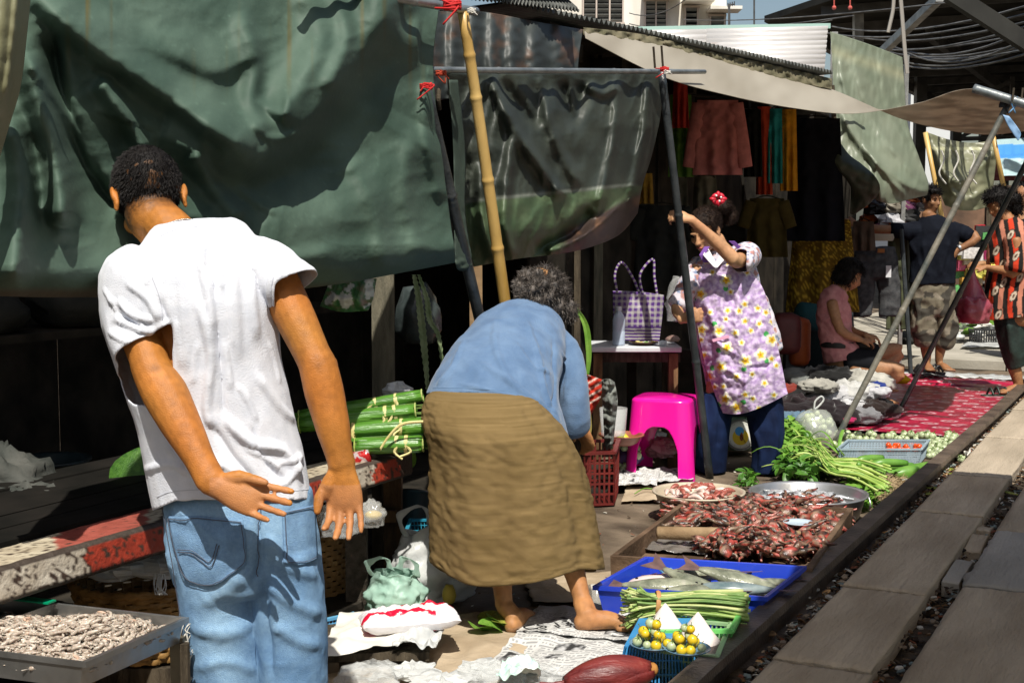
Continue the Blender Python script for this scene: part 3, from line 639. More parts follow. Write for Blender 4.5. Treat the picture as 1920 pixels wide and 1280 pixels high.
def pole(name, a, c, r0, r1, m, label, joints=(), cat='pole', wob=0, n=12):
    k = 24; pts, rs = [], []
    for i in range(k + 1):
        t = i / k; p = a.lerp(c, t); q = max([math.exp(-((t - j) / .012) ** 2) for j in joints] + [0]); pts.append(p + Vector((noise.noise(Vector((t * 3, 1, a.x))) * wob, 0, 0))); rs.append((r0 + (r1 - r0) * t))
    if joints:
        pts2, rs2 = [], []; ts = sorted(set([i / k for i in range(k + 1)] + [j + d for j in joints for d in (-.008, -.003, 0, .003, .008)]))
        for t in ts: q = max(math.exp(-((t - j) / .004) ** 2) for j in joints); pts2.append(a.lerp(c, t) + Vector((noise.noise(Vector((t * 3, 1, a.x))) * wob, 0, 0))); rs2.append((r0 + (r1 - r0) * t) * (1 + .16 * q - .04 * max(math.exp(-((t - j - .006) / .003) ** 2) for j in joints)))
        pts, rs = pts2, rs2
    b_ = MB(); b_.tube(pts, rs, n); return tag(b_.build(name, m, smooth=True), label, cat)
pole('metal_bar', PN(735, 131, -2.4), PN(1321, 135, -2.4), .012, .0125, M_pipe, 'horizontal galvanised pipe holding the dark tarpaulin', (.12, .24, .42, .6, .84), 'pipe')
top = PN(868, 22, -2.3); foot = P(1016, 1075, 5.35); foot.z = 0
pole('bamboo_pole', foot, top, .026, .019, M_bam, 'yellow bamboo pole leaning behind the bent woman', (.1, .22, .345, .455, .60, .72, .86, .93), wob=.004)
lt = PN(797, 165, -2.34); lb = P(1000, 900, 5.5); lb.z = 0
pole('black_pole', lb, lt, .021, .022, M_blackp, 'black leaning pole left of the bamboo pole', (.5, .8))
rt = PN(1240, 132, -2.36); rb = G(1331, 897)
pole('black_pole', rb, rt, .021, .02, M_blackp, 'black pole gripped by the purple apron woman', (.3, .66))
for (px, y0, y1, n_, lb_) in ((784, 112, 140, -2.36, 'left'), (801, 108, 150, -2.36, 'right')):
    o = MB(); o.tube([PN(px, y0, n_), PN(px + 1, y1, n_)], .004, 5); tag(o.build('steel_rod', M_wooddark), 'thin rusty prong on top of the left black pole, %s one' % lb_, 'rod')
for (px, y0, y1, n_, lb_) in ((1225, 88, 128, -2.36, 'left'), (1240, 86, 128, -2.36, 'right')):
    o = MB(); o.tube([PN(px, y0, n_), PN(px + 3, y1, n_)], .006, 5); tag(o.build('steel_rod', M_wooddark), 'thin rusty prong on top of the held black pole, %s one' % lb_, 'rod')
pole('metal_bar', PN(560, -34, -2.3), PN(892, 22, -2.3), .016, .016, M_pipe, 'grey pipe along the top of the green tarpaulin', (.3, .6), 'pipe')
knot(PN(848, 10, -2.24), .028, M_red, 'red twine lashing at the bamboo pole top', 12, 4); knot(PN(884, 20, -2.26), .014, M_whiter, 'pale cord knot right of the red lashing', 6, 1)
knot(PN(799, 162, -2.3), .02, M_red, 'red and white knot on the left black pole top', 8, 2); knot(PN(826, 138, -2.34), .016, mat('rust_twine', (.4, .06, .03), rough=.8), 'rusty red knot on the horizontal pipe', 7, 4)
knot(PN(1246, 130, -2.32), .02, M_red, 'red twine knot at the top of the held black pole', 6, 3); knot(PN(1251, 136, -2.3), .016, M_whiter, 'white twine below the red knot at the pipe end', 6, 1)
o = MB(); o.tube(curve([PN(823, 168, -2.35), PN(822, 185, -2.34), PN(824, 205, -2.35)]), .008, 6); tag(o.build('steel_hook', M_wooddark), 'rusty hook hanging below the horizontal pipe', 'hook')
# beige awning
M_beige = mat('beige_cloth', (.6, .6, .6), (1, 1, 1), .75, 3, .3, 20, attr=True, transl=.45)
def acols(g):
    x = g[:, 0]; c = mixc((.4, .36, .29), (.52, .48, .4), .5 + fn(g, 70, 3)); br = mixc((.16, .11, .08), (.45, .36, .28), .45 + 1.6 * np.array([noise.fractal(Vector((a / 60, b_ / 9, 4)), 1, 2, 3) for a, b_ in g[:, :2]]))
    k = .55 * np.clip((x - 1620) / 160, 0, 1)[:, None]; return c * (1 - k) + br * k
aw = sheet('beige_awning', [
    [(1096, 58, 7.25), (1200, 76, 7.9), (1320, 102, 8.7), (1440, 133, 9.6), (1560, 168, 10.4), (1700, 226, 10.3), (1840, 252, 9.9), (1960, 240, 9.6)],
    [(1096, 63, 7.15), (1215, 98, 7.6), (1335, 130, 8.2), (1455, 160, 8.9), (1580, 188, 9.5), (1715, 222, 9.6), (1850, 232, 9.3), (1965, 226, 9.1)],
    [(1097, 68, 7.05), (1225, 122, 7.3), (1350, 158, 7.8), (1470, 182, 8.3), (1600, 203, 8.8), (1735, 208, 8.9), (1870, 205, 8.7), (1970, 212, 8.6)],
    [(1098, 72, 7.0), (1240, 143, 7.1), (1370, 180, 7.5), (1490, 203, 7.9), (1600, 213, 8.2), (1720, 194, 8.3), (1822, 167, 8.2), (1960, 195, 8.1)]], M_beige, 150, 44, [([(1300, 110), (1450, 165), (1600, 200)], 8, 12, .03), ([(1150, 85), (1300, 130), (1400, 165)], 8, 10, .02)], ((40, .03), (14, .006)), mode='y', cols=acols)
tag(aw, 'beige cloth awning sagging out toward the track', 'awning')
vl = sheet('bundled_cloth', [[(1094, 52, 7.2), (1210, 66, 8.0), (1330, 96, 8.75), (1450, 122, 9.5), (1560, 148, 10.3)], [(1094, 66, 7.15), (1210, 86, 7.9), (1330, 116, 8.65), (1450, 146, 9.4), (1560, 168, 10.2)]], mat('drab_cloth', (.09, .085, .05), (.16, .14, .09), .8, 8, .4), 180, 10, [], ((12, .05), (5, .03)), mode='y', wave=lambda g: .03 * np.sin(g[:, 0] / 6) * np.sin(g[:, 1] / 3))
tag(vl, 'drab gathered cloth edge bunched under the corrugated roof edge', 'cloth')
pole('metal_bar', P(1826, 166, 8.15), P(1975, 212, 7.9), .028, .028, M_pipe, 'short thick pipe at the outer corner of the beige awning', (.5,), 'pipe')
p1a = P(1893, 190, 8.1); p1b = G(1559, 842)
pole('support_pole', p1b, p1a, .019, .019, mat('worn_pole', (.05, .06, .055), (.2, .18, .14), .55, 7, .4), 'worn slanting pole propping the awning, foot beside the bag of eggplants', (.4, .7))
p2b = G(1684, 775); p2a = P(1960, 235, 8.6)
pole('support_pole', p2b, p2a, .018, .018, M_blackp, 'dark slanting pole with its foot on the red mat', (.45,))
knot(P(1896, 188, 8.05), .035, M_bluer, 'blue twine lashing at the awning corner', 9, 5); knot(P(1884, 196, 8.1), .03, mat('black_rubber', (.012, .012, .012), rough=.5), 'black rubber binding below the awning corner', 9, 1)
o = sheet('blue_plastic_strip', [[(1880, 215, 8.0), (1892, 218, 8.0)], [(1892, 240, 8.0), (1906, 236, 8.0)], [(1904, 258, 8.0), (1914, 250, 8.0)], [(1909, 264, 8.0), (1911, 262, 8.0)]], mat('blue_strip', (.14, .27, .45), (.25, .4, .6), .4, 12), 6, 14, [], ((8, .01),), mode='y'); tag(o, 'torn blue plastic strip dangling from the awning corner', 'plastic strip')
for k, (x, lb_) in enumerate(((1900, 'left'), (1917, 'right'))):
    o = MB(); o.tube([P(x - 2, 188, 8), P(x + 1, 165, 8)], .007, 5); tag(o.build('steel_rod', M_wooddark), 'thin prong above the awning corner, %s one' % lb_, 'rod')
# pale green tarps of the farther stalls
M_pale = mat('pale_green_tarpaulin', (.6, .62, .6), (1, 1, 1), .38, 3, .2, 20, attr=True, transl=.25)
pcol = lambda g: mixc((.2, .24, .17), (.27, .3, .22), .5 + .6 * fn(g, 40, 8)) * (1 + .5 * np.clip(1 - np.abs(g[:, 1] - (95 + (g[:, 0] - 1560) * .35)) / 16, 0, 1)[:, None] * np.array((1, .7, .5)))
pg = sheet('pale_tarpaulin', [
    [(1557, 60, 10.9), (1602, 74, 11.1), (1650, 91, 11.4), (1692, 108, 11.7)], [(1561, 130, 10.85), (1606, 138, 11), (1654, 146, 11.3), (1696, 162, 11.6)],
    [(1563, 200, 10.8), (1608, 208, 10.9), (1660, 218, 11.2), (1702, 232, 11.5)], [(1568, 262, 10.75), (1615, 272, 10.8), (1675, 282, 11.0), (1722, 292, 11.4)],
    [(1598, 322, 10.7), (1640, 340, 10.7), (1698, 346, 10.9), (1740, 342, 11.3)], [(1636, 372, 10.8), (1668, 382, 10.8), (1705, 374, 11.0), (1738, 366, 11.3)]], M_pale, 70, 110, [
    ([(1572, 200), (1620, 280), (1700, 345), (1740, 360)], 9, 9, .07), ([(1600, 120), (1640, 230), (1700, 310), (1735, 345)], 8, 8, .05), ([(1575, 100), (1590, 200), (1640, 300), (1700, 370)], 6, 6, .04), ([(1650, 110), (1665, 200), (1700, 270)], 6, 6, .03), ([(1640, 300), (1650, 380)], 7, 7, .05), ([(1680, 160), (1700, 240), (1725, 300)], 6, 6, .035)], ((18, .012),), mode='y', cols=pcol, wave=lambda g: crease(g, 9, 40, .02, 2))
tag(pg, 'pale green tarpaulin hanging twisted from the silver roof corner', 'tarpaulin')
df = sheet('dark_tarpaulin', [[(1553, 226, 10.6), (1572, 262, 10.5), (1592, 290, 10.5), (1612, 305, 10.5)], [(1540, 262, 10.5), (1570, 295, 10.4), (1610, 318, 10.4), (1640, 330, 10.4)], [(1537, 286, 10.5), (1575, 318, 10.4), (1625, 345, 10.4), (1650, 352, 10.4)], [(1590, 322, 10.5), (1600, 360, 10.5), (1625, 380, 10.5), (1640, 372, 10.5)], [(1594, 400, 10.6), (1600, 402, 10.6), (1608, 398, 10.6), (1618, 390, 10.6)]], M_darkp, 40, 60, [], ((12, .02),), mode='y', cols=lambda g: mixc((.03, .045, .032), (.05, .07, .05), .5 + fn(g, 30)))
tag(df, 'dark green folded tarp corner in front of the pale green tarpaulin', 'tarpaulin')
ft = sheet('pale_tarpaulin', [[(1738, 248, 15), (1780, 262, 15), (1825, 268, 15), (1866, 262, 15)], [(1745, 290, 15), (1785, 300, 14.9), (1825, 302, 14.9), (1868, 292, 15)], [(1757, 345, 15), (1790, 348, 14.7), (1828, 346, 14.7), (1864, 335, 15)], [(1772, 385, 15), (1800, 394, 14.8), (1830, 394, 14.8), (1858, 385, 15)]], M_pale, 60, 60, [([(1745, 262), (1790, 340), (1850, 300), (1866, 268)], 9, 9, .09), ([(1755, 300), (1800, 375), (1855, 350)], 7, 7, .06), ([(1780, 262), (1800, 300), (1810, 350)], 5, 5, .04)], ((12, .03),), mode='y', cols=lambda g: mixc((.17, .18, .11), (.28, .28, .18), .5 + fn(g, 30, 4)) * np.where(np.abs(g[:, 1] - 279) < 3, 1.8, 1)[:, None])
tag(ft, 'olive tarpaulin slung between two bamboo poles at the far stall', 'tarpaulin')
for (a, c, lb_) in (((1735, 248), (1778, 470), 'left'), ((1861, 250), (1882, 350), 'right')):
    o = MB(); o.tube([P(*c, 14.7), P(*a, 14.7)], .027, 8); tag(o.build('bamboo_pole', M_bam, smooth=True), 'bamboo pole at the %s edge of the far olive tarpaulin' % lb_, 'pole')
for k, x in enumerate((1765, 1792, 1822)):
    o = MB(); o.tube(curve([P(x, 282, 14.6), P(x + 5, 300, 14.6), P(x - 4, 325, 14.6), P(x + 9, 345, 14.6)]), .009, 4); tag(o.build('white_cord', M_whiter), 'thin white cord dangling on the far olive tarpaulin, %s one' % ('left', 'middle', 'right')[k], 'cord')
bt = sheet('blue_tarpaulin', [[(1868, 262, 19), (1960, 256, 19)], [(1866, 290, 18.6), (1960, 284, 18.6)], [(1868, 298, 18.4), (1960, 292, 18.4)], [(1874, 330, 18.2), (1960, 328, 18.2)]], mat('blue_tarp', (.5, .5, .5), (1, 1, 1), .5, 4, .2, attr=True), 50, 50, [], ((12, .05),), mode='y', cols=lambda g: np.where((g[:, 1] > 271 - .0 * g[:, 0]) [:, None] & (g[:, 1] < 297)[:, None], np.array((.06, .25, .62)), np.array((.32, .45, .47))))
tag(bt, 'blue and pale tarpaulin roof of a far stall at the right edge', 'tarpaulin')
# ============================================================ painted beam and stall frame on the left
M_attr = mat('painted', (.7, .7, .7), (.7, .66, .62), .62, 14, .5, 60, attr=True)
bmn = empty('painted_beam', 'chipped red and white painted beam along the front of the left stall', 'beam', TN(2.8, -2.42, 0))
prof = [(-.17, .53), (-.165, .548), (-.09, .549), (-.012, .552), (0, .545), (.002, .48), (-.004, .468), (-.03, .466)]
vs = []; ts = np.linspace(1.2, 3.95, 300); pr = []
for i in range(len(prof) - 1):
    a, c = prof[i], prof[i + 1]; q = max(2, int(math.hypot(c[0] - a[0], c[1] - a[1]) / .006)); pr += [(a[0] + (c[0] - a[0]) * k / q, a[1] + (c[1] - a[1]) * k / q) for k in range(q)]
pr.append(prof[-1])
for t in ts:
    for a, z in pr: vs.append(TN(t, -2.38 + a, z + .0015 * noise.noise(Vector((t * 30, a * 40, z * 40)))))
me = bpy.data.meshes.new('beam_face'); me.from_pydata([tuple(v) for v in vs], [], grid_faces(len(ts), len(pr)))
co, _ = arr(me); px = to_px(co); cc = np.zeros((len(co), 3))
for i, (p, q) in enumerate(zip(px, co)):
    top_ = q[2] > .547; e = noise.fractal(Vector((q[0] * 22, q[1] * 22, q[2] * 22)), 1, 2, 4); e2 = noise.fractal(Vector((q[0] * 60 + 9, q[1] * 60, q[2] * 60)), 1, 2, 3)
    x = p[0] + 12 * e
    if top_: red = 104 < x < 278 or 735 < x < 748; wht = -200 < x < 104 or 278 < x < 305 or 560 < x < 702
    else: red = 165 < x < 470 or 560 < x < 604 or 700 < x < 747; wht = -300 < x < 160 or 604 < x < 700
    lip = abs(q[2] - .55) < .006 and pr[i % len(pr)][0] > -.02
    c = (.055, .032, .022)
    if red and e2 > -.34 - (.2 if top_ else 0): c = (.42, .045, .02) if not top_ else (.36, .085, .06)
    if wht and e2 > -.3: c = (.6, .55, .46) if not top_ else (.52, .46, .34)
    if lip: c = (.06, .045, .035)
    if q[2] < .475: c = (.035, .028, .024)
    cc[i] = c
colour(me, cc); mk('beam_face', me, M_attr, bmn)
s = MB(); s.beam(TN(1.2, -2.46, .505), TN(3.95, -2.46, .505), .13, .07); s.build('beam_core', M_wooddark, bmn)
M_rust = mat('rusty_wood', (.03, .022, .016), (.12, .07, .035), .85, 5, .6, 40, stretch=(3, 3, 1), c3=(.28, .12, .03))
def leg(px0, px1, y0, y1, Y, label, m=M_rust, d=.06, cat='post', name='stall_post'):
    a, c = P(px0, y1, Y), P(px1, y0, Y); s = MB(); s.box(((a.x + c.x) / 2, Y, (a.z + c.z) / 2), (c.x - a.x, d, c.z - a.z), jit=.004); return tag(s.build(name, m), label, cat)
leg(650, 688, 900, 1156, 4.6, 'rust flecked grey leg under the right end of the painted beam', mat('flecked_leg', (.05, .045, .035), (.12, .1, .08), .85, 30, .5, c3=(.35, .12, .04)))
leg(722, 752, 860, 1100, 4.78, 'rusty brown upright behind the flecked leg'); leg(690, 745, 955, 975, 4.74, 'short rusty crosspiece between the two stall uprights', d=.05, cat='rail', name='cross_rail'); leg(700, 722, 870, 1100, 5.0, 'dark upright in the shade behind the rusty one', M_wooddark); leg(612, 650, 940, 1120, 4.9, 'broad dark board leg behind the flecked leg', M_black)
leg(327, 345, 1195, 1420, 3.1, 'thin metal leg holding the shrimp tray corner', mat('dull_steel', (.1, .085, .06), (.2, .18, .13), .5, 9, .2, metal=.5), d=.03)
# shelves inside the stall
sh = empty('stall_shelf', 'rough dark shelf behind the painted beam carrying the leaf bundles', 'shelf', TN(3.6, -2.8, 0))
for k in range(5): s = MB(); s.box(TN(3.35, -2.62 - .13 * k, .545), (.12, 3.6, .02), -A, jit=.003); s.build('board', mat('shade_black_shelf', (.005, .005, .004), (.014, .012, .01), .95, 5), sh)  # shade behind the beam is put into the shelf's near-black colour
for px, Y in ((470, 5.1), (560, 5.2), (160, 4.4)): s = MB(); p = P(px, 900, Y); s.box((p.x, p.y, .27), (.05, .05, .53)); s.build('leg', M_wooddark, sh)
s = MB(); s.box(TN(3.3, -3.4, .98), (.35, 3.4, .025), -A); tag(s.build('back_shelf', M_black), 'dark upper shelf deep in the left stall', 'shelf')
for k in range(7):
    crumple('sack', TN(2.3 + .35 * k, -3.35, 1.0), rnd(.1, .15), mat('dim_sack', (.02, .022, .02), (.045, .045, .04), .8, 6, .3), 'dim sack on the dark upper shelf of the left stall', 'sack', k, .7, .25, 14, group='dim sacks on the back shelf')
# banana leaf bundles
M_ban = mat('banana_leaf', (.045, .14, .015), (.1, .26, .03), .32, 4, .35, 14, stretch=(1, 9, 9)); M_banp = mat('leaf_rib', (.32, .42, .08), (.5, .55, .2), .5, 8); M_tie = mat('leaf_tie', (.5, .42, .14), (.66, .58, .28), .6, 9, .3)
def bundle(a, c, r, label, ties, frayed, n0):
    t_ = empty('banana_leaf_bundle', label, 'leaf bundle', Vector(a).lerp(c, .5) - Vector((0, 0, r))); ax = (Vector(c) - Vector(a)); fr_ = rotframe(ax)
    nl = 7; Ln = ax.length
    for k in range(nl):
        a0 = 6.283 * k / nl + n0; wv = []; nj, ni = 12, 7
        for j in range(nj):
            s_ = j / (nj - 1); rr = r * (1 + .05 * math.sin(k * 3 + s_ * 5)) * (.93 if s_ in (0, 1) else 1) * (1 - .35 * (abs(s_ - .3) < .04) * 0)
            for i in range(ni):
                b_ = a0 + (i / (ni - 1)) * 1.35 + .1 * math.sin(s_ * 3 + k); q = rr * (1.0 + .045 * (i / (ni - 1)) + .012 * math.sin(i * 2.1 + k))
                st = (.012 * math.sin(k * 2.3)) if j == 0 else (-.01 * abs(math.sin(k * 1.9)) if j == nj - 1 else 0)
                wv.append(Vector(a) + ax * s_ + ax.normalized() * st + fr_ @ Vector((math.cos(b_) * q, math.sin(b_) * q * .86, 0)))
        s = MB(); s.add(wv, grid_faces(nj, ni)); solid(s.build('leaf', M_ban, t_, True), .002)
    s = MB(); s.loft([(Vector(a) + ax * .02, r * .9, r * .78), (Vector(c) - ax * .02, r * .9, r * .78)], 12); s.build('core', mat('leaf_core', (.04, .09, .015), (.14, .2, .05), .7, 20), t_)
    for e, sg in ((a, -1), (c, 1)):
        s = MB(); s.tube([Vector(e) + fr_ @ Vector((math.cos(b_) * r * 1.03, math.sin(b_) * r * .89, -.004 * sg)) for b_ in np.linspace(0, 6.0, 16)], .0025, 4); s.build('leaf_rim', M_banp, t_)
    for q in ties:
        cpt = Vector(a) + ax * q; s = MB(); tilt = rnd(-.012, .012); s.lathe(cpt, [(r * 1.07, -.006), (r * 1.1, 0), (r * 1.07, .006)], 18, M=fr_ @ Matrix.Rotation(rnd(-.15, .15), 3, 'X'), sy=.9); s.build('tie', M_tie, t_, True)
        s = MB(); s.tube(curve([cpt + fr_ @ Vector((0, 0, 0)) + Vector((rnd(-.01, .01), -r * .95, 0)), cpt + Vector((rnd(-.03, .02), -r * 1.25, -.02)), cpt + Vector((rnd(-.04, .03), -r * 1.2, rnd(-.05, -.03)))]), [.004] * 13, 4); s.build('tie_end', M_tie, t_)
    if frayed:
        s = MB()
        for k in range(16): p = Vector(c) + Vector((0, rnd(-1, 1), rnd(-.8, .8))) * r * .7; s.tube([p - ax.normalized() * .02, p + Vector((rnd(.02, .05), 0, rnd(-.01, .01)))], [.004, .001], 4)
        s.build('leaf_tips', MC['leaf_core'], t_)
Yb = 4.52
bundle(P(560, 781, Yb), P(794, 741, Yb), .024, 'rolled banana leaf bundle, topmost of the four and thinnest', (.62, .78), 0, .3)
bundle(P(560, 796, Yb - .03), P(782, 770, Yb - .03), .031, 'banana leaf bundle second from the top with frayed leaf tips', (.74, .82), 1, 1.1)
bundle(P(655, 808, Yb - .05), P(807, 797, Yb - .05), .033, 'banana leaf bundle third from the top with pale rim at its left end', (.06, .64), 0, 2.0)
bundle(P(664, 836, Yb - .1), P(796, 831, Yb - .1), .031, 'banana leaf bundle at the bottom of the four', (.6, .74), 1, 2.9)
for (pts, lb_) in (([(805, 790), (766, 792), (745, 800), (725, 822), (712, 842)], 'long yellow leaf tie lying diagonally over the lower bundles'),):
    s = MB(); g = []
    for q in curve([P(x, y, Yb - .16) for x, y in pts], 6): g += [q + Vector((0, 0, .005)), q + Vector((.003, 0, -.005))]
    s.add(g, [(2 * i, 2 * i + 1, 2 * i + 3, 2 * i + 2) for i in range(len(g) // 2 - 1)]); tag(solid(s.build('leaf_tie', M_tie, smooth=True), .002), lb_, 'tie')
crumple('plastic_bag', P(745, 742, 4.75), .045, M_filmw, 'small grey crumpled bag behind the top leaf bundle', 'plastic bag', 3, .6, .5, 14, smooth=False)
s = MB(); s.lathe(P(678, 858, 4.4), [(0, -.03), (.026, -.03), (.028, -.02), (.028, .02), (.026, .03), (0, .03)], 18, M=Matrix.Rotation(1.3, 3, 'Y')); s.col = (1, 1, 1)
tag(s.build('drink_can', mat('red_can', (.5, .02, .02), (.6, .5, .5), .25, 40, metal=.4, lo=.5, hi=.56), smooth=True), 'red and silver can lying under the lowest leaf bundle', 'can')
# leaves peeping from behind the man
M_leaf = mat('green_leaf', (.03, .11, .01), (.09, .23, .025), .42, 9, .3, transl=.2); M_leafl = mat('light_leaf', (.12, .3, .03), (.24, .42, .07), .45, 9, .3, transl=.25)
def leafmesh(n=8, curl=.25, wd=.22):
    vs = []
    for i in range(n + 1):
        s = i / n; ww = wd * math.sin(math.pi * min(1, s * .96 + .04)) ** .8; z = curl * s * s
        vs += [(-ww, s, -z + ww * .35), (0, s, -z), (ww, s, -z + ww * .35)]
    me = bpy.data.meshes.new('leaf'); me.from_pydata(vs, [], [(i * 3 + k, i * 3 + k + 1, i * 3 + k + 4, i * 3 + k + 3) for i in range(n) for k in (0, 1)]); me.polygons.foreach_set('use_smooth', [True] * len(me.polygons)); return me
def lone_leaf(p, s, rot, label, m=M_leaf, group=None, wd=.3, curl=.25, cat='leaf'):
    me = leafmesh(8, curl, wd); me.materials.append(m); o = bpy.data.objects.new('leaf', me); COL.objects.link(o); tag(o, label, cat, group); return place(o, p, rot, s)
lone_leaf(P(250, 950, 4.1), .2, (1.5, .3, .2), 'broad dark green leaf hanging left of the man above the beam', wd=.5)
lone_leaf(P(596, 800, 4.7), .06, (.6, .2, 1.9), 'small leaf tip showing between the man and his right arm, upper one'); lone_leaf(P(608, 830, 4.6), .06, (1.2, .3, 1.5), 'small leaf tip between the man and his right arm, lower one'); lone_leaf(P(765, 878, 4.7), .07, (1.7, .3, -.4), 'pale leaf hanging under the right end of the beam', M_leafl, wd=.4)
# hanging things below the green tarpaulin
pk = sheet('printed_bag', [[(618, 528, 4.6), (660, 526, 4.55), (706, 522, 4.6)], [(606, 560, 4.6), (650, 560, 4.5), (700, 556, 4.6)], [(600, 574, 4.6), (640, 584, 4.55), (690, 582, 4.6)]], mat('packet', (.6, .6, .6), (1, 1, 1), .35, 9, .3, attr=True), 40, 30, [([(640, 525), (620, 575)], 5, 5, .03), ([(690, 520), (672, 560), (690, 584)], 6, 6, .03)], ((10, .015),), mode='y',
    cols=lambda g: np.where((fn(g, 22, 6) > .12)[:, None], np.array((.62, .62, .56)), mixc((.06, .18, .06), (.2, .16, .1), fn(g, 14, 3) * 2)))
tag(pk, 'green and white printed bag hanging under the green tarpaulin', 'bag')
def strip(pts, w_, m, label, Y, name='leaf_strip', cat='leaf', jag=.004, tw=0):
    g = []; q = curve([P(x, y, Y) for x, y in pts], 10)
    for i, p in enumerate(q):
        s_ = i / (len(q) - 1); ww = w_ * (.35 + .65 * math.sin(math.pi * min(1, s_ * .9 + .08))) ; g += [p + Vector((-ww + (jag if i % 2 else 0), tw * math.sin(s_ * 5), 0)), p + Vector((0, .006, 0)), p + Vector((ww - (jag if i % 2 else 0), 0, .0))]
    s = MB(); s.add(g, [(i * 3 + k, i * 3 + k + 1, i * 3 + k + 4, i * 3 + k + 3) for i in range(len(q) - 1) for k in (0, 1)]); return tag(solid(s.build(name, m), .002), label, cat)
M_jag = mat('grey_leaf', (.16, .24, .1), (.35, .42, .24), .6, 12, .3)
strip([(776, 515), (785, 560), (792, 620), (798, 680), (802, 735)], .016, M_jag, 'long jagged grey green leaf strip hanging left of the pole', 5.2); strip([(785, 515), (800, 560), (806, 600), (822, 630), (830, 690)], .013, M_jag, 'second jagged leaf strip hanging nearer the black pole', 5.15)
strip([(1078, 575), (1098, 610), (1104, 660), (1102, 702)], .014, M_leafl, 'narrow bright green leaf hanging right of the blue blouse', 6.0, jag=0)
crumple('plastic_bag', P(785, 640, 5.5), .09, mat('dark_film', (.03, .04, .04), (.09, .11, .11), .25, 5, .3), 'dark plastic bag hanging behind the jagged leaf strips', 'plastic bag', 5, 1.5, .3, 16)
# ============================================================ shrimp tray
M_inox = mat('stainless_steel', (.3, .3, .29), (.45, .45, .44), .3, 9, .12, 40, metal=.85); 
z0 = .42; FR = G(155, 1240, z0); BR = G(345, 1158, z0); dl = (G(100, 1098, z0) - G(328, 1122, z0)).normalized()
tr = empty('shrimp_tray', 'wide stainless tray of raw shrimps on metal legs beside the man', 'tray', (FR + BR) / 2 - Vector((0, 0, .42)))
def tray_shell(FL, FR, BR, BL, h, fl, th, m, parent, name='tray_body', lip=.012):
    c = (FL + FR + BR + BL) / 4; s = MB(); up_ = Vector((0, 0, 1)); rim = [FL, FR, BR, BL]; bot = [c + (p - c) * fl - up_ * h for p in rim]; out = [p + (p - c).normalized() * lip for p in rim]; ob = [b_ + (b_ - c).normalized() * th - up_ * th for b_ in bot]; drop = [o_ - up_ * lip * .9 for o_ in out]; inn = [p - (p - c).normalized() * th + up_ * 0 for p in rim]
    V_ = inn + bot + rim + out + drop + ob; F_ = []
    for i in range(4):
        j = (i + 1) % 4; F_ += [(i, j, 4 + j, 4 + i), (i, 8 + i, 8 + j, j), (8 + i, 12 + i, 12 + j, 8 + j), (12 + i, 16 + i, 16 + j, 12 + j), (8 + i, 8 + j, 20 + j, 20 + i)]
    F_ += [(4, 5, 6, 7), (20, 23, 22, 21)]; V_ = [v + (up_ * .002 if i >= 8 and i < 16 else up_ * 0) for i, v in enumerate(V_)]; s.add(V_, F_); return s.build(name, m, parent)
Ll = 1.05; BL = BR + dl * Ll; FL = FR + dl * Ll
tray_shell(FL, FR, BR, BL, .055, .97, .004, M_inox, tr)
s = MB(); s.beam(FR + dl * .37 - Vector((0, 0, .02)), BR + dl * .37 - Vector((0, 0, .02)), .006, .04); s.build('divider', M_inox, tr)
for q in (FL, FR, BL, BR): s = MB(); s.tube([Vector((q.x, q.y, 0)), q - Vector((0, 0, .06))], .012, 8); s.build('leg', M_wooddark, tr)
def shrimp_mesh():
    b_ = MB(); pts = []; n = 7
    for i in range(n): a = i / (n - 1) * 1.8; pts.append((Vector((math.cos(a) * .016, math.sin(a) * .016, 0)), .0052 * (1 - .62 * i / (n - 1)) * (.7 if i == 0 else 1), .0046 * (1 - .6 * i / (n - 1))))
    b_.loft(pts, 6, side=(0, 0, 1)); e = pts[-1][0]; b_.add([e, e + Vector((-.006, -.006, .003)), e + Vector((-.008, -.001, -.002))], [(0, 1, 2)])
    h = pts[0][0]; b_.add([h, h + Vector((.002, -.014, .001)), h + Vector((.005, -.012, 0))], [(0, 1, 2)])
    return b_.mesh('shrimp')
M_shr = mat('raw_shrimp', (.26, .2, .155), (.58, .51, .43), .22, 60, .2, subsurf=.15, c3=(.3, .17, .1)); M_shr2 = mat('raw_shrimp_pink', (.5, .3, .2), (.6, .45, .35), .3, 60, .2)
sme = shrimp_mesh(); sme.materials.append(M_shr); sme.polygons.foreach_set('use_smooth', [True] * len(sme.polygons)); sme2 = sme.copy(); sme2.materials.clear(); sme2.materials.append(M_shr2)
vE = (BR - FR)
def tp(u, v, z): return FR + dl * (u * Ll) + vE * v + Vector((0, 0, z - .05))
heap = lambda u, v: .005 + .048 * max(0, math.exp(-((u - .12) / .09) ** 2 - ((v - .62) / .3) ** 2) + .85 * math.exp(-((u - .28) / .11) ** 2 - ((v - .42) / .33) ** 2) + .6 * math.exp(-((u - .55) / .14) ** 2 - ((v - .5) / .35) ** 2))
s = MB(); g = [tp(.02 + .95 * i / 59, .05 + .9 * j / 29, heap(.02 + .95 * i / 59, .05 + .9 * j / 29) + .004 + .004 * noise.noise(Vector((i * .9, j * .9, 0)))) for j in range(30) for i in range(60)]
s.add(g, grid_faces(30, 60)); tag(s.build('shrimp_bed', M_shr, None, True), 'wet mass of small shrimps filling the bottom of the tray', 'shrimps', kind='stuff')
mm = MB(); base_v = [v.co.copy() for v in sme.vertices]; base_f = [tuple(p.vertices) for p in sme.polygons]
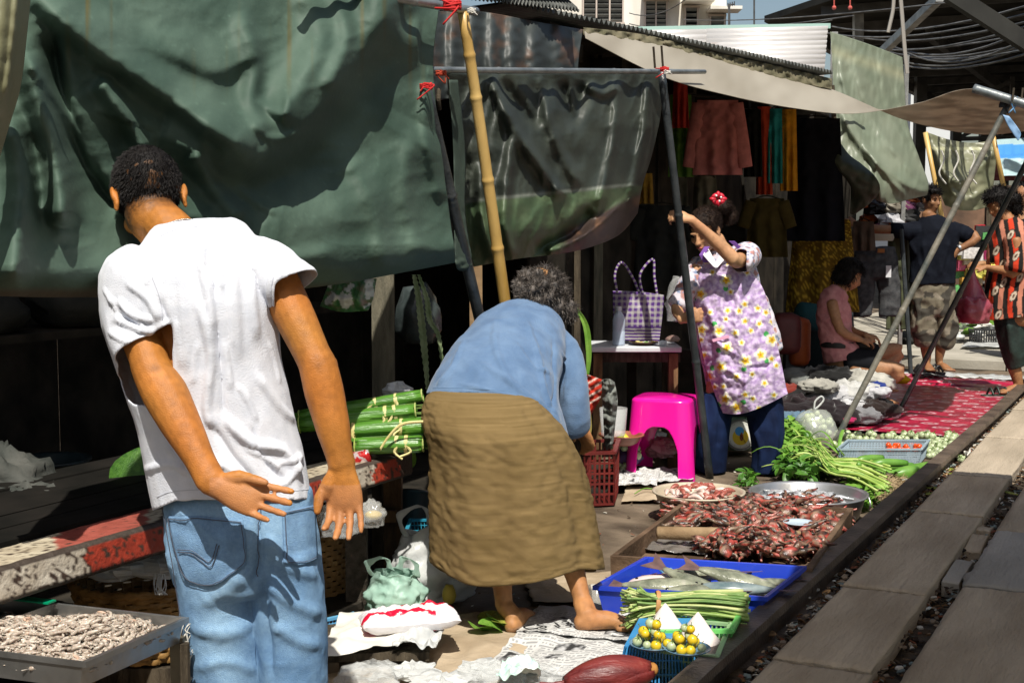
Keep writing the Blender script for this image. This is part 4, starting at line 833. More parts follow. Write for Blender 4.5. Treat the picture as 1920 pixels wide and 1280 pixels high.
for k in range(2600):
    u = rnd(.02, .34) if random.random() < .8 else rnd(.36, .9); v = rnd(.06, .94); 
    if random.random() > .25 + heap(u, v) * 22: continue
    p = tp(u, v, heap(u, v) + rnd(.006, .016)); sc = rnd(.85, 1.3); rot = Matrix.Rotation(rnd(0, 6.28), 3, 'Z') @ Matrix.Rotation(rnd(-.6, .6), 3, 'X')
    if k < 330 and u < .34:
        o = bpy.data.objects.new('shrimp', sme if random.random() < .85 else sme2); COL.objects.link(o); tag(o, 'raw grey shrimp in the heap on the steel tray', 'shrimp', 'shrimps heaped on the steel tray'); place(o, p, rot.to_euler(), sc)
    else: mm.add([p + rot @ (q * sc) for q in base_v], base_f)
tag(mm.build('shrimp_heap', M_shr, None, True), 'countless further shrimps of the heap on the tray', 'shrimps', kind='stuff')
s = MB(); s.box(tp(.39, .9, .065), (.14, .03, .004), math.atan2(dl.y, dl.x)); tag(s.build('plastic_strip', mat('green_plastic', (.0, .25, .12), rough=.4)), 'flat green plastic strip lying at the back of the shrimp tray', 'strip')
# wicker baskets
M_wick = mat('wicker', (.16, .085, .02), (.36, .2, .06), .6, 14, .4, 60, c3=(.42, .28, .1))
def wicker(c, r, h, label, taper=.8, rings=12, stakes=40):
    t_ = empty('wicker_basket', label, 'basket', c); s = MB(); n = stakes * 4
    for k in range(stakes): a = 6.283 * k / stakes; s.tube([Vector(c) + Vector((math.cos(a) * r * taper, math.sin(a) * r * taper, 0)), Vector(c) + Vector((math.cos(a) * r, math.sin(a) * r, h))], .003, 4)
    s.build('stakes', M_wick, t_)
    for j in range(rings):
        z = h * (j + .5) / rings; rr = r * (taper + (1 - taper) * z / h); vs = []; hh = h / rings * .46
        for i in range(n):
            a = 6.283 * i / n; q = rr + .006 * math.sin(a * stakes / 2 + math.pi * (j % 2))
            for dz, dr in ((-hh, 0), (0, .004), (hh, 0)): vs.append(Vector(c) + Vector((math.cos(a) * (q + dr), math.sin(a) * (q + dr), z + dz)))
        b_ = MB(); b_.add(vs, [(3 * i + k, 3 * ((i + 1) % n) + k, 3 * ((i + 1) % n) + k + 1, 3 * i + k + 1) for i in range(n) for k in (0, 1)]); b_.build('strand', M_wick, t_, True)
    s = MB(); 
    for q in range(2): s.tube([Vector(c) + Vector((math.cos(a) * r * 1.02, math.sin(a) * r * 1.02, h + .008 + .006 * math.sin(a * 18 + q * 3.14))) for a in np.linspace(0, 6.283, 80)], .008, 6)
    s.build('rim', M_wick, t_, True); s = MB(); s.ell(Vector(c) + Vector((0, 0, .005)), (r * taper, r * taper, .004), n=20, m=4); s.build('bottom', M_wick, t_)
c = P(272, 1080, 3.75); wicker((c.x, c.y, .12), .2, .2, 'brown wicker basket lined with white mesh under the painted beam'); c = P(300, 1200, 3.55); wicker((c.x, c.y, -.0), .2, .11, 'low wicker basket on the ground below the shrimp tray', .9, 7)
c = P(572, 1060, 4.75); wicker((c.x, c.y, .0), .17, .34, 'tall wicker basket half hidden right of the jeans', .9, 18)
s = MB(); s.box((P(272, 1080, 3.75).x, 3.75, .06), (.3, .3, .1)); tag(s.build('wood_block', M_wooddark), 'dark block under the mesh lined basket', 'block')
crumple('mesh_cloth', P(262, 1068, 3.7), .15, M_filmw, 'frayed white mesh cloth lining the wicker basket', 'cloth', 8, .28, .4, 26, smooth=False)
s = MB(); 
for k in range(14): p = P(rnd(290, 312), 1075, 3.52); s.tube(curve([p, p + Vector((rnd(-.01, .01), -.01, -.03)), p + Vector((rnd(-.02, .02), -.01, -.055))]), .0015, 4)
tag(s.build('fringe', M_filmw), 'white frayed threads hanging over the basket rim', 'threads')
# sacks, crates, bowls in the left gloom
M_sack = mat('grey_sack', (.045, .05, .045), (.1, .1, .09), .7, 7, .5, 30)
crumple('sack', P(48, 1010, 3.95), .16, M_sack, 'crumpled grey plastic sack behind the beam, front one', 'sack', 11, .6, .35, 30); crumple('sack', P(8, 965, 4.1), .13, M_sack, 'upright grey sack at the left edge behind the front sack', 'sack', 12, .9, .4, 30); crumple('sack', P(95, 1040, 3.7), .1, M_sack, 'small grey sack bulging by the green crate', 'sack', 13, .5, .35, 24)
M_gcr = mat('dark_green_plastic', (.005, .07, .025), (.012, .11, .04), .35, 9)
def lattice(s, a, b_, c, d, nu, nv, th):
    """bars over the quad a-b (bottom) d-c (top)"""
    a, b_, c, d = map(Vector, (a, b_, c, d))
    for i in range(nu + 1): q = i / nu; s.beam(a.lerp(b_, q), d.lerp(c, q), th, th)
    for j in range(nv + 1): q = j / nv; s.beam(a.lerp(d, q), b_.lerp(c, q), th * 1.01, th * 1.01)
def basket(name, FL, FR, BR, h, m, label, cat='basket', fl=.88, nu=18, nv=4, th=.004, rim=.009, floor=True, group=None, ud=False):
    FL, FR, BR = map(Vector, (FL, FR, BR)); BL = FL + BR - FR; c = (FL + BR) / 2; up_ = Vector((0, 0, 1)); dn_ = -1
    t_ = empty(name, label, cat, c - up_ * (h if not ud else 0), group); tp_ = [FL, FR, BR, BL]; bt_ = [c + (p - c) * fl - up_ * h for p in tp_]
    if ud: tp_, bt_ = [p - up_ * 0 for p in tp_], [c + (p - c) * fl + up_ * h for p in tp_]
    for i in range(4):
        j = (i + 1) % 4; s = MB(); ln = (tp_[j] - tp_[i]).length; lattice(s, bt_[i], bt_[j], tp_[j], tp_[i], max(4, int(nu * ln / .3)), nv, th); s.build('side', m, t_)
    s = MB()
    for i in range(4): s.beam(tp_[i], tp_[(i + 1) % 4], rim * 1.6, rim); s.ell(tp_[i], rim * .85, n=8, m=6)
    s.build('rim', m, t_)
    if floor: s = MB(); k = up_ * (.003 if not ud else -.003); s.add([p + k for p in bt_] + [p - k for p in bt_], [(0, 1, 2, 3), (7, 6, 5, 4)] + [(i, i + 4, (i + 1) % 4 + 4, (i + 1) % 4) for i in range(4)]); s.build('floor', m, t_)
    return t_
for k, (y, lb_) in enumerate(((1030, 'lower'), (1005, 'upper'))):
    c = P(15, y, 3.55 + .05 * k); basket('plastic_crate', c + Vector((-.2, -.12, 0)), c + Vector((.07, -.1, 0)), c + Vector((.05, .15, 0)), .035, M_gcr, 'dark green plastic crate at the left edge, %s one' % lb_, 'crate', nu=12, nv=1, th=.006)
M_bowl = mat('dark_bowl_plastic', (.012, .02, .024), (.02, .035, .04), .35, 6)
def bowl(c, r, h, m, label, name='bowl', cat='bowl', n=40, th=.004, base=.6, lip=.01, sx=1, sy=1, M=None, group=None):
    s = MB(); prof = [(0, 0), (r * base, 0), (r * (base + .3 * (1 - base)), h * .18), (r * .97, h * .92), (r, h), (r + lip, h + .001), (r + lip, h - .006), (r + lip * .5, h - .009), (r * .97 + th, h * .9), (r * (base + .3 * (1 - base)) + th, h * .14), (r * base, -th), (0, -th)]
    s.lathe(Vector(c) + Vector((0, 0, th)), prof, n, M=M, sx=sx, sy=sy); return tag(s.build(name, m, None, True), label, cat, group)
for k, (x, y, Y, r) in enumerate(((90, 915, 4.6, .14), (200, 935, 4.8, .19))): bowl(P(x, y, Y), r, .1, M_bowl, 'dark bowl standing in the gloom behind the beam, %s one' % ('left', 'right')[k])
bowl(P(765, 985, 5.3), .09, .12, M_bowl, 'black bowl with a round rim under the leaf bundles', M=Matrix.Rotation(-.5, 3, 'X'))
M_teal = mat('teal_plastic', (.02, .2, .3), (.04, .3, .42), .4, 9); c = P(795, 1042, 5.1); basket('plastic_basket', c + Vector((-.06, -.1, .12)), c + Vector((.16, -.1, .12)), c + Vector((.16, .1, .12)), .1, M_teal, 'teal blue basket beside the skirt under the stall', nu=22, nv=5, th=.003)
bowl(P(775, 1030, 5.5), .1, .05, M_teal, 'teal basin stacked behind the teal basket')
# transparent bags hanging behind the man's right hand
crumple('plastic_bag', P(640, 1000, 4.2), .07, M_film, 'clear plastic bag hanging from the beam behind the right hand', 'plastic bag', 21, .9, .3, 30); crumple('plastic_bag', P(697, 985, 4.35), .045, M_film, 'small clear bag with yellow food right of the larger clear bag', 'plastic bag', 22, 1.1, .3, 26)
s = MB(); s.ell(P(700, 965, 4.37), (.03, .03, .015)); tag(s.build('food', mat('yellow_food', (.5, .35, .05), rough=.5), smooth=True), 'yellow food inside the small clear bag', 'food')

# ============================================================ goods on the ground, front
def gsheet(name, pts, m, label, cat, z=.012, wav=.012, nu=40, nv=30, s_=.12, seed=0, cols=None, thick=.0012, curl=0, edge=.5):
    """crumpled paper on the ground: corner pixels FL, FR, BR, BL"""
    FL, FR, BR, BL = [G(x, y, z) for x, y in pts]; vs = []
    for j in range(nv):
        for i in range(nu):
            u, v = i / (nu - 1), j / (nv - 1); uu = u + edge * .03 * noise.noise(Vector((v * 9, seed, 1))) * (1 if i in (0, nu - 1) else .6); vv = v + edge * .03 * noise.noise(Vector((u * 9, seed, 2)))
            p = FL.lerp(FR, uu).lerp(BL.lerp(BR, uu), vv); k = noise.fractal(Vector((p.x / s_ + seed, p.y / s_, seed)), 1, 2, 3); r_ = abs(noise.noise(Vector((p.x / s_ * 1.7, p.y / s_ * 1.2 + seed, 4))))
            e = max(0, max(abs(u - .5), abs(v - .5)) * 2 - .8) / .2; p.z = z + max(0, wav * (k + .35) + wav * (.5 - r_) * .8) + curl * e * e * max(0, noise.noise(Vector((u * 3 + seed, v * 3, 8)))); vs.append(p)
    me = bpy.data.meshes.new(name); me.from_pydata([tuple(v) for v in vs], [], grid_faces(nv, nu))
    if cols is not None: uvg = np.array([(i / (nu - 1), j / (nv - 1)) for j in range(nv) for i in range(nu)]); colour(me, cols(uvg))
    return tag(solid(mk(name, me, m, None, True), thick), label, cat)
M_kraft = mat('kraft_cloth', (.3, .23, .15), (.46, .37, .26), .85, 5, .5, 40); M_news = mat('newsprint', (.8, .8, .8), (1, 1, 1), .75, 6, .2, attr=True)
def news(head=False, seed=0, rot=0):
    def f(uv):
        c = np.full((len(uv), 3), (.56, .56, .54)); u, v = uv[:, 0], uv[:, 1]
        if rot: u, v = v, u
        line = (np.floor(v * 46) % 2 == 0); colm = (np.modf(u * 4)[0] > .07)
        wd = np.array([noise.noise(Vector((a * 55, math.floor(b_ * 46) * 3.1, seed))) for a, b_ in zip(u, v)]) > -.15
        c[line & colm & wd] = (.3, .3, .3)
        for k in range(5):
            random.seed(seed * 10 + k); x, y = rnd(.02, .75), rnd(.05, .85); w_, h_ = rnd(.12, .24), rnd(.06, .16); m = (u > x) & (u < x + w_) & (v > y) & (v < y + h_)
            q = np.array([noise.fractal(Vector((a * 14, b_ * 14, k + seed)), 1, 2, 3) for a, b_ in zip(u[m], v[m])]) if m.any() else np.zeros(0); c[m] = (np.clip(.2 + q * .5, .04, .5))[:, None]
        if head:
            m = (v > .72) & (v < .97) & (u > .03) & (u < .97); c[m] = (.55, .55, .54)
        return c
    return f
gsheet('floor_cloth', [(560, 1290), (1010, 1290), (1010, 1150), (640, 1165)], M_kraft, 'beige crumpled cloth spread on the ground under the papers', 'cloth', .006, .014, 70, 50, .2, 3)
gsheet('floor_cloth', [(1000, 1130), (1300, 1130), (1330, 1060), (980, 1080)], M_kraft, 'beige sheet on the ground reaching under the blue fish tray', 'cloth', .005, .008, 50, 30, .2, 5)
gsheet('newspaper', [(905, 1262), (1120, 1275), (1210, 1205), (985, 1172)], M_news, 'newspaper sheet lying in front of the right foot', 'newspaper', .016, .016, 190, 130, .16, 1, news(False, 3), curl=.03)
gsheet('newspaper', [(968, 1185), (1200, 1212), (1230, 1140), (1010, 1140)], M_news, 'newspaper sheet under the woman\'s feet with large headline', 'newspaper', .022, .014, 190, 130, .16, 2, news(True, 5), curl=.02)
gsheet('newspaper', [(1130, 1175), (1215, 1180), (1230, 1110), (1150, 1108)], M_news, 'crumpled newspaper corner between the cup and the lemongrass', 'newspaper', .026, .03, 90, 80, .08, 6, news(False, 8), curl=.03)
gsheet('newspaper', [(1020, 1282), (1190, 1290), (1215, 1240), (1070, 1240)], M_news, 'newspaper sheet beneath the banana flower', 'newspaper', .013, .012, 120, 60, .1, 7, news(False, 9))
def text3d(body, loc, size, rot, m, name, parent, ext=.0004, font_scale=1):
    cu = bpy.data.curves.new(name, 'FONT'); cu.body = body; cu.size = size; cu.extrude = ext; o = bpy.data.objects.new('t', cu); COL.objects.link(o)
    dg = bpy.context.evaluated_depsgraph_get(); me = bpy.data.meshes.new_from_object(o.evaluated_get(dg)); bpy.data.objects.remove(o); bpy.data.curves.remove(cu)
    me.transform(Matrix.Translation(loc) @ rot.to_4x4()); me.materials.clear(); return mk(name, me, m, parent, False, base=loc)
M_ink = mat('ink', (.02, .02, .02), rough=.8); newsobj = [o for o in COL.objects if o.get('label', '').endswith('large headline')][0]
text3d('CS 13', G(984, 1180, .046), .07, Matrix.Rotation(R(18), 3, 'Z'), M_ink, 'headline', newsobj, .0005)
# stack on the wooden board left of the feet
wb = empty('wooden_board', 'low wooden board carrying papers and the red package', 'board', G(690, 1220, 0)); s = MB(); a, c2 = G(600, 1215, .07), G(800, 1195, .07)
s.box((a + c2) / 2 + Vector((0, .06, -.015)), ((c2 - a).length, .3, .025), .05); s.build('plank', M_wooddark, wb)
for q in (.1, .9): s = MB(); s.box(a.lerp(c2, q) + Vector((0, -.03, -.055)), (.05, .07, .055), .2); s.build('foot', mat('foot_wood', (.16, .12, .08), (.28, .22, .15), .85, 8, .5), wb)
gsheet('wrapping_paper', [(598, 1236), (770, 1204), (800, 1156), (640, 1150)], M_paper, 'large sheet of white paper folded over the wooden board', 'paper', .085, .02, 44, 34, .14, 12, thick=.002)
gsheet('wrapping_paper', [(735, 1220), (815, 1222), (850, 1160), (750, 1150)], M_filmw, 'crinkled white paper at the right end of the board', 'paper', .08, .035, 40, 34, .07, 15, curl=.0)
def pillow(name, c, L_, W_, H_, rz, m, label, cat, cols=None, wr=.12, seed=0, tilt=0, nu=70, nv=34):
    vs = []; Mx = Matrix.Rotation(rz, 3, 'Z') @ Matrix.Rotation(tilt, 3, 'Y')
    for sgn in (1, -1):
        for j in range(nv):
            for i in range(nu):
                u, v = i / (nu - 1) * 2 - 1, j / (nv - 1) * 2 - 1; q = max(0, (1 - u ** 4) * (1 - v ** 4)) ** .5; n_ = noise.fractal(Vector((u * 3 + seed, v * 2, seed)), 1, 2, 4); f = 1 + .03 * noise.noise(Vector((u * 6, v * 6, seed + 5)))
                vs.append(Vector(c) + Mx @ Vector((u * L_ / 2 * f, v * W_ / 2 * f * (1 - .1 * u * u), sgn * H_ / 2 * q * (1 + wr * 2 * n_) + (wr * H_ * .4 * n_))))
    f1 = grid_faces(nv, nu); n = nu * nv; me = bpy.data.meshes.new(name); me.from_pydata([tuple(v) for v in vs], [], f1 + [tuple(k + n for k in f[::-1]) for f in f1])
    if cols is not None: uv = np.array([(i / (nu - 1), j / (nv - 1)) for _ in (0, 1) for j in range(nv) for i in range(nu)]); colour(me, cols(uv))
    return tag(mk(name, me, m, None, True), label, cat)
pcols = lambda uv: np.where(((np.abs(uv[:, 1] - .28 - .04 * np.sin(uv[:, 0] * 6)) < .13) & (uv[:, 0] < .75))[:, None] | ((uv[:, 1] > .72) & (uv[:, 0] > .3))[:, None], np.array((.6, .008, .04)), np.array((.72, .7, .72)))
pillow('product_package', G(768, 1160, .13), .3, .13, .07, .26, mat('package_film', (.85, .85, .85), (1, 1, 1), .22, 9, .2, attr=True, spec=.7), 'puffy white plastic package with bright red print on the papers', 'package', pcols, .2, 3)
def carrier(c, r, h, m, label, seed=0, hnd=True, lean=0):
    t_ = empty('carrier_bag', label, 'plastic bag', c); s = MB(); n = 64; prof = [(0, .0), (.75, .0), (1, .12), (1.02, .35), (.9, .62), (.72, .84), (.66, 1.0)]; vs = []; P_ = []
    pr2 = curve([(a, b_, 0) for a, b_ in prof], 8)
    for p in pr2:
        for k in range(n):
            a = 6.283 * k / n; q = 1 + .24 * noise.fractal(Vector((math.cos(a) * 1.8 + seed, math.sin(a) * 1.8, p.y * 3)), 1, 2, 4) - .25 * abs(noise.noise(Vector((math.cos(a) * 2.6, math.sin(a) * 2.6 + seed, p.y * 3.2)))) - .05 * abs(noise.noise(Vector((math.cos(a) * 6, math.sin(a) * 6 + seed, p.y * 7)))) + .07 * math.sin(a * 7 + seed) * p.y
            vs.append(Vector(c) + Vector((math.cos(a) * p.x * r * q + lean * p.y * h, math.sin(a) * p.x * r * q * .7, p.y * h * (1 + .16 * noise.noise(Vector((a, seed, 1))) * p.y))))
    s.add(vs, [(i * n + k, i * n + (k + 1) % n, (i + 1) * n + (k + 1) % n, (i + 1) * n + k) for i in range(len(pr2) - 1) for k in range(n)]); solid(s.build('bag_body', m, t_, True), .001)
    if hnd:
        for k, sg in enumerate((-1, 1)):
            g = []; q = curve([Vector(c) + Vector((sg * r * .66 + lean * h, -.02, h * .9)), Vector(c) + Vector((sg * r * .75 + lean * h - .01, -.03, h * 1.22)), Vector(c) + Vector((sg * r * .3 + lean * h, -.03, h * 1.36)), Vector(c) + Vector((sg * r * .12 + lean * h, -.02, h * 1.05))], 7)
            for i, p in enumerate(q): d = .011 * (1 + .3 * math.sin(i)); g += [p + Vector((-d, 0, d * .4)), p + Vector((0, .004, 0)), p + Vector((d, 0, -d * .4))]
            b_ = MB(); b_.add(g, [(i * 3 + w, i * 3 + w + 1, i * 3 + w + 4, i * 3 + w + 3) for i in range(len(q) - 1) for w in (0, 1)]); solid(b_.build('handle', m, t_, True), .001)
    return t_
M_mint = mat('mint_film', (.4, .62, .52), (.52, .72, .62), .45, 10, .4, 30, transl=.35)
carrier(G(742, 1150, 0), .11, .15, M_mint, 'mint green carrier bag with open handles beside the skirt', 2); carrier(G(810, 1135, 0) + Vector((0, .1, 0)), .16, .25, M_filmw, 'big white carrier bag standing against the stall behind the mint bag', 5, lean=.05)
crumple('banana_peel', P(842, 1130, 4.55), .025, mat('yellow_peel', (.5, .4, .06), rough=.6), 'curved yellow peel leaning on the white carrier bag', 'peel', 2, 1.6, .2, 10)
for k in range(9):
    c = G(rnd(690, 1010), rnd(1262, 1300), .02); crumple('plastic_bag', c, rnd(.05, .085), [M_film, M_filmw, M_film][k % 3], 'clear crumpled bag among the litter at the bottom edge', 'plastic bag', 30 + k, .3, .5, 20, smooth=False, group='crumpled clear bags along the bottom edge')
gsheet('plastic_bag', [(930, 1275), (1015, 1278), (1010, 1245), (945, 1248)], mat('green_print_film', (.4, .65, .55), (.75, .78, .76), .25, 20, .3), 'white bag with green print at the bottom edge', 'plastic bag', .06, .03, 30, 20, .06, 4)
M_lblue = mat('light_blue_plastic', (.1, .32, .55), (.14, .4, .62), .4, 9)
basket('plastic_basket', G(560, 1190, .06), G(640, 1172, .06), G(662, 1150, .06), .05, M_lblue, 'light blue basket partly hidden behind the jeans', nu=24, nv=3, th=.003)
for k in range(7): lone_leaf(G(rnd(850, 930), rnd(1150, 1180), rnd(.02, .05)), rnd(.09, .14), (rnd(-.3, .3), rnd(-.5, .5), rnd(-2.4, 0)), 'wilted yellow green leaf on the ground by the left foot', M_leafdry if k % 2 else M_leafl, 'wilted leaves by the left foot', .35, .3)
s = MB(); c = G(1120, 1148, 0); s.lathe(c, [(0, .003), (.024, .003), (.033, .088), (.036, .09), (.036, .093), (.032, .091), (.0225, 0), (0, 0)], 28); tag(s.build('plastic_cup', M_film, None, True), 'clear plastic cup standing behind the right ankle', 'cup')
# banana flower
bf = empty('banana_flower', 'dark red banana flower lying at the bottom edge', 'banana flower', G(1150, 1285, 0)); a = G(1058, 1279, .055); c2 = G(1222, 1254, .075); ax = c2 - a; M_bf = mat('banana_flower_skin', (.1, .012, .012), (.2, .03, .025), .42, 5, .3, 30, stretch=(1, 6, 6), c3=(.26, .08, .06)); fr_ = rotframe(ax)
for k in range(6):
    a0 = k * 1.06 + .6; g = []
    for j in range(18):
        v = j / 17; rr = .052 * (math.sin(math.pi * (.06 + v * .84)) ** .75) * (1 + .02 * k)
        for i in range(9): b_ = a0 + (i / 8 - .5) * 1.7; q = rr * (1.06 - .16 * (i / 8 - .5) ** 2 * 4 * .6 + .01 * k); g.append(a + ax * (v * (1.0 - .02 * (k % 3))) + fr_ @ Vector((math.cos(b_) * q, math.sin(b_) * q, 0)))
    s = MB(); s.add(g, grid_faces(18, 9)); solid(s.build('bract', M_bf, bf, True), .004)
s = MB(); s.loft([(a + ax * v, .05 * math.sin(math.pi * (.05 + v * .85)) ** .75, .05 * math.sin(math.pi * (.05 + v * .85)) ** .75) for v in np.linspace(0, .97, 14)], 16); s.build('core', M_bf, bf, True)
s = MB(); s.tube([c2 - ax * .1, c2 + ax * .03, c2 + ax * .06], [.02, .019, .012], 14); s.build('stem', mat('cut_stem', (.45, .22, .06), (.3, .12, .03), .7, 20), bf, True)
s = MB(); s.tube(curve([a, a - ax * .12 + Vector((0, 0, .0)), a - ax * .28 + Vector((0, 0, .008))]), [.008] * 6 + [.006] * 6 + [.004], 8); s.build('tip', M_bf, bf, True)
# baskets at the rail
M_bbl = mat('mid_blue_plastic', (.03, .2, .45), (.05, .27, .55), .38, 9); M_gpl = mat('pale_green_plastic', (.3, .5, .25), (.38, .58, .32), .4, 9, transl=.2); M_gpl2 = mat('green_basket_plastic', (.12, .45, .1), (.16, .55, .14), .4, 9)
zb = .115
bsk = basket('plastic_basket', G(1155, 1290, 0), G(1302, 1290, 0), G(1325, 1222, 0), zb, M_bbl, 'upturned blue basket carrying the plates of yellow eggplants', nu=30, nv=3, th=.0045, fl=.82, ud=True)
gb = basket('plastic_basket', G(1185, 1215, .1), G(1345, 1230, .1), G(1370, 1170, .1), .08, M_gpl, 'pale green basket holding the two white cones', nu=22, nv=3, th=.004)
basket('plastic_basket', G(1215, 1184, .12), G(1372, 1182, .12), G(1402, 1122, .12), .1, M_gpl2, 'bright green basket under the cut ends of the lemongrass', nu=20, nv=3, th=.005, rim=.011)
gsheet('newspaper', [(1290, 1160), (1400, 1180), (1450, 1140), (1400, 1120)], M_paper, 'white paper lining beside the bright green basket', 'paper', .02, .01, 20, 16, .1, 4)
M_cone = mat('salt_paper', (.66, .58, .54), (.78, .7, .66), .7, 9, .2)
for (x, y, lb_) in ((1247, 1182, 'left'), (1308, 1200, 'right')):
    s = MB(); c = G(x, y, .1); s.lathe(c, [(.001, .085), (.02, .062), (.045, .025), (.066, 0), (.064, -.012)], 26, jit=.0015); tag(solid(s.build('paper_cone', M_cone, None, True), .002), 'pale pinkish cone of salt in the pale green basket, %s one' % lb_, 'cone')
M_plate = mat('blue_grey_plate', (.1, .2, .3), (.14, .26, .36), .3, 9); M_yel = mat('yellow_eggplant', (.6, .42, .01), (.7, .5, .03), .28, 30, c3=(.3, .38, .06)); M_grn = mat('pale_eggplant', (.32, .4, .2), (.5, .55, .36), .3, 30, c3=(.2, .32, .08)); M_calyx = mat('calyx', (.07, .13, .02), (.13, .2, .04), .6, 20)
def eggplant_mesh(m):
    t_ = bpy.data.objects.new('eggplant', None)
    b_ = MB(); b_.lathe((0, 0, 0), [(.0005, -.92), (.45, -.85), (.85, -.5), (1, 0), (.86, .5), (.5, .83), (.15, .95), (.0005, .93)], 14); me = b_.mesh('fruit'); me.materials.append(m); me.polygons.foreach_set('use_smooth', [True] * len(me.polygons))
    b2 = MB(); b2.tube([(0, 0, .88), (.05, 0, 1.25), (.2, .05, 1.6)], [.09, .07, .1], 5)
    for k in range(5): a = 1.257 * k; b2.add([(0, 0, .99), (.3 * math.cos(a - .5), .3 * math.sin(a - .5), .96), (.75 * math.cos(a), .75 * math.sin(a), .78), (.3 * math.cos(a + .5), .3 * math.sin(a + .5), .96)], [(0, 1, 2, 3)])
    me2 = b2.mesh('calyx'); me2.materials.append(M_calyx); bpy.data.objects.remove(t_); return me, me2
EG = {k: eggplant_mesh(m) for k, m in (('y', M_yel), ('g', M_grn))}
def fruit(kind, c, r, label, group, cat='eggplant', rot=None, name='eggplant', fl=1):
    me, me2 = EG[kind]; o = bpy.data.objects.new(name, None); COL.objects.link(o); o.empty_display_size = .01; tag(o, label, cat, group); o.location = c; o.rotation_euler = rot or (rnd(-.9, .9), rnd(-.9, .9), rnd(0, 6)); o.scale = (r, r, r * fl)
    a = bpy.data.objects.new('fruit', me); COL.objects.link(a); a.parent = o
    if me2: b_ = bpy.data.objects.new('calyx', me2); COL.objects.link(b_); b_.parent = o
    return o
for pi, (x, y, lb_) in enumerate(((1224, 1213, 'left'), (1288, 1222, 'right'))):
    c = G(x, y, zb + .008); s = MB(); s.lathe(c, [(0, .002), (.04, .002), (.066, .014), (.068, .015), (.067, .012), (.04, -.001), (0, -.001)], 30); tag(s.build('plate', M_plate, None, True), 'small blue grey plate of yellow eggplants, %s one' % lb_, 'plate')
    for k in range(15):
        lay = 0 if k < 8 else (1 if k < 13 else 2); a = k * 2.4; rr = (.046, .028, .01)[lay] * (1 if k % 8 else .3); fruit('y' if (k * 7 + pi) % 10 < 6 else 'g', c + Vector((math.cos(a) * rr, math.sin(a) * rr, .02 + lay * .024)), rnd(.0125, .0165), 'small round eggplant in the heap on the %s plate' % lb_, 'eggplants on the %s plate' % lb_, rot=(rnd(-.7, .7), rnd(-.7, .7), rnd(0, 6)))
# lemongrass
lg = empty('lemongrass_bundle', 'tied bundle of lemongrass stalks lying across the green baskets', 'lemongrass', G(1290, 1150, 0)); M_lg = [mat('lemongrass_%s' % k, a, b_, .5, 6, .2, stretch=(1, 8, 8)) for k, a, b_ in (('green', (.16, .27, .05), (.32, .42, .12)), ('pale', (.36, .42, .14), (.5, .52, .24)), ('dull', (.1, .2, .04), (.24, .34, .1)))]
for k in range(120):
    v = rnd(-1, 1); h_ = rnd(0, 1); spread = 1.0; root = P(1404 - 14 * random.random(), 1150 + 24 * v + rnd(-4, 4) - 4 * h_, 4.1) + Vector((0, .05 * rnd(-1, 1), .03 * h_)); mid = P(1232, 1131 + 15 * v, 4.14) + Vector((0, .03 * rnd(-1, 1), .018 * h_ - .01)); tip = P(1164 + 34 * random.random(), 1138 + 34 * v + rnd(-8, 8), 4.15) + Vector((0, .05 * rnd(-1, 1), .01 * h_)); r = rnd(.0038, .006)
    s = MB(); q = curve([root, root.lerp(mid, .5) + Vector((0, 0, .008)), mid, tip], 4); n = len(q); s.tube(q, [r * (1.25 if i < 2 else 1 - .35 * i / n) for i in range(n)], 5); o = s.build('stalk', M_lg[k % 3], lg, True)
for (x, y) in ((1232, 1131),): 
    c = P(x, y, 4.14); s = MB(); s.lathe(c, [(.04, -.007), (.043, 0), (.04, .007)], 22, M=rotframe(Vector((1, 0, -.1))), sx=.95, sy=1); s.build('band', mat('raffia', (.45, .22, .08), rough=.6), lg, True)
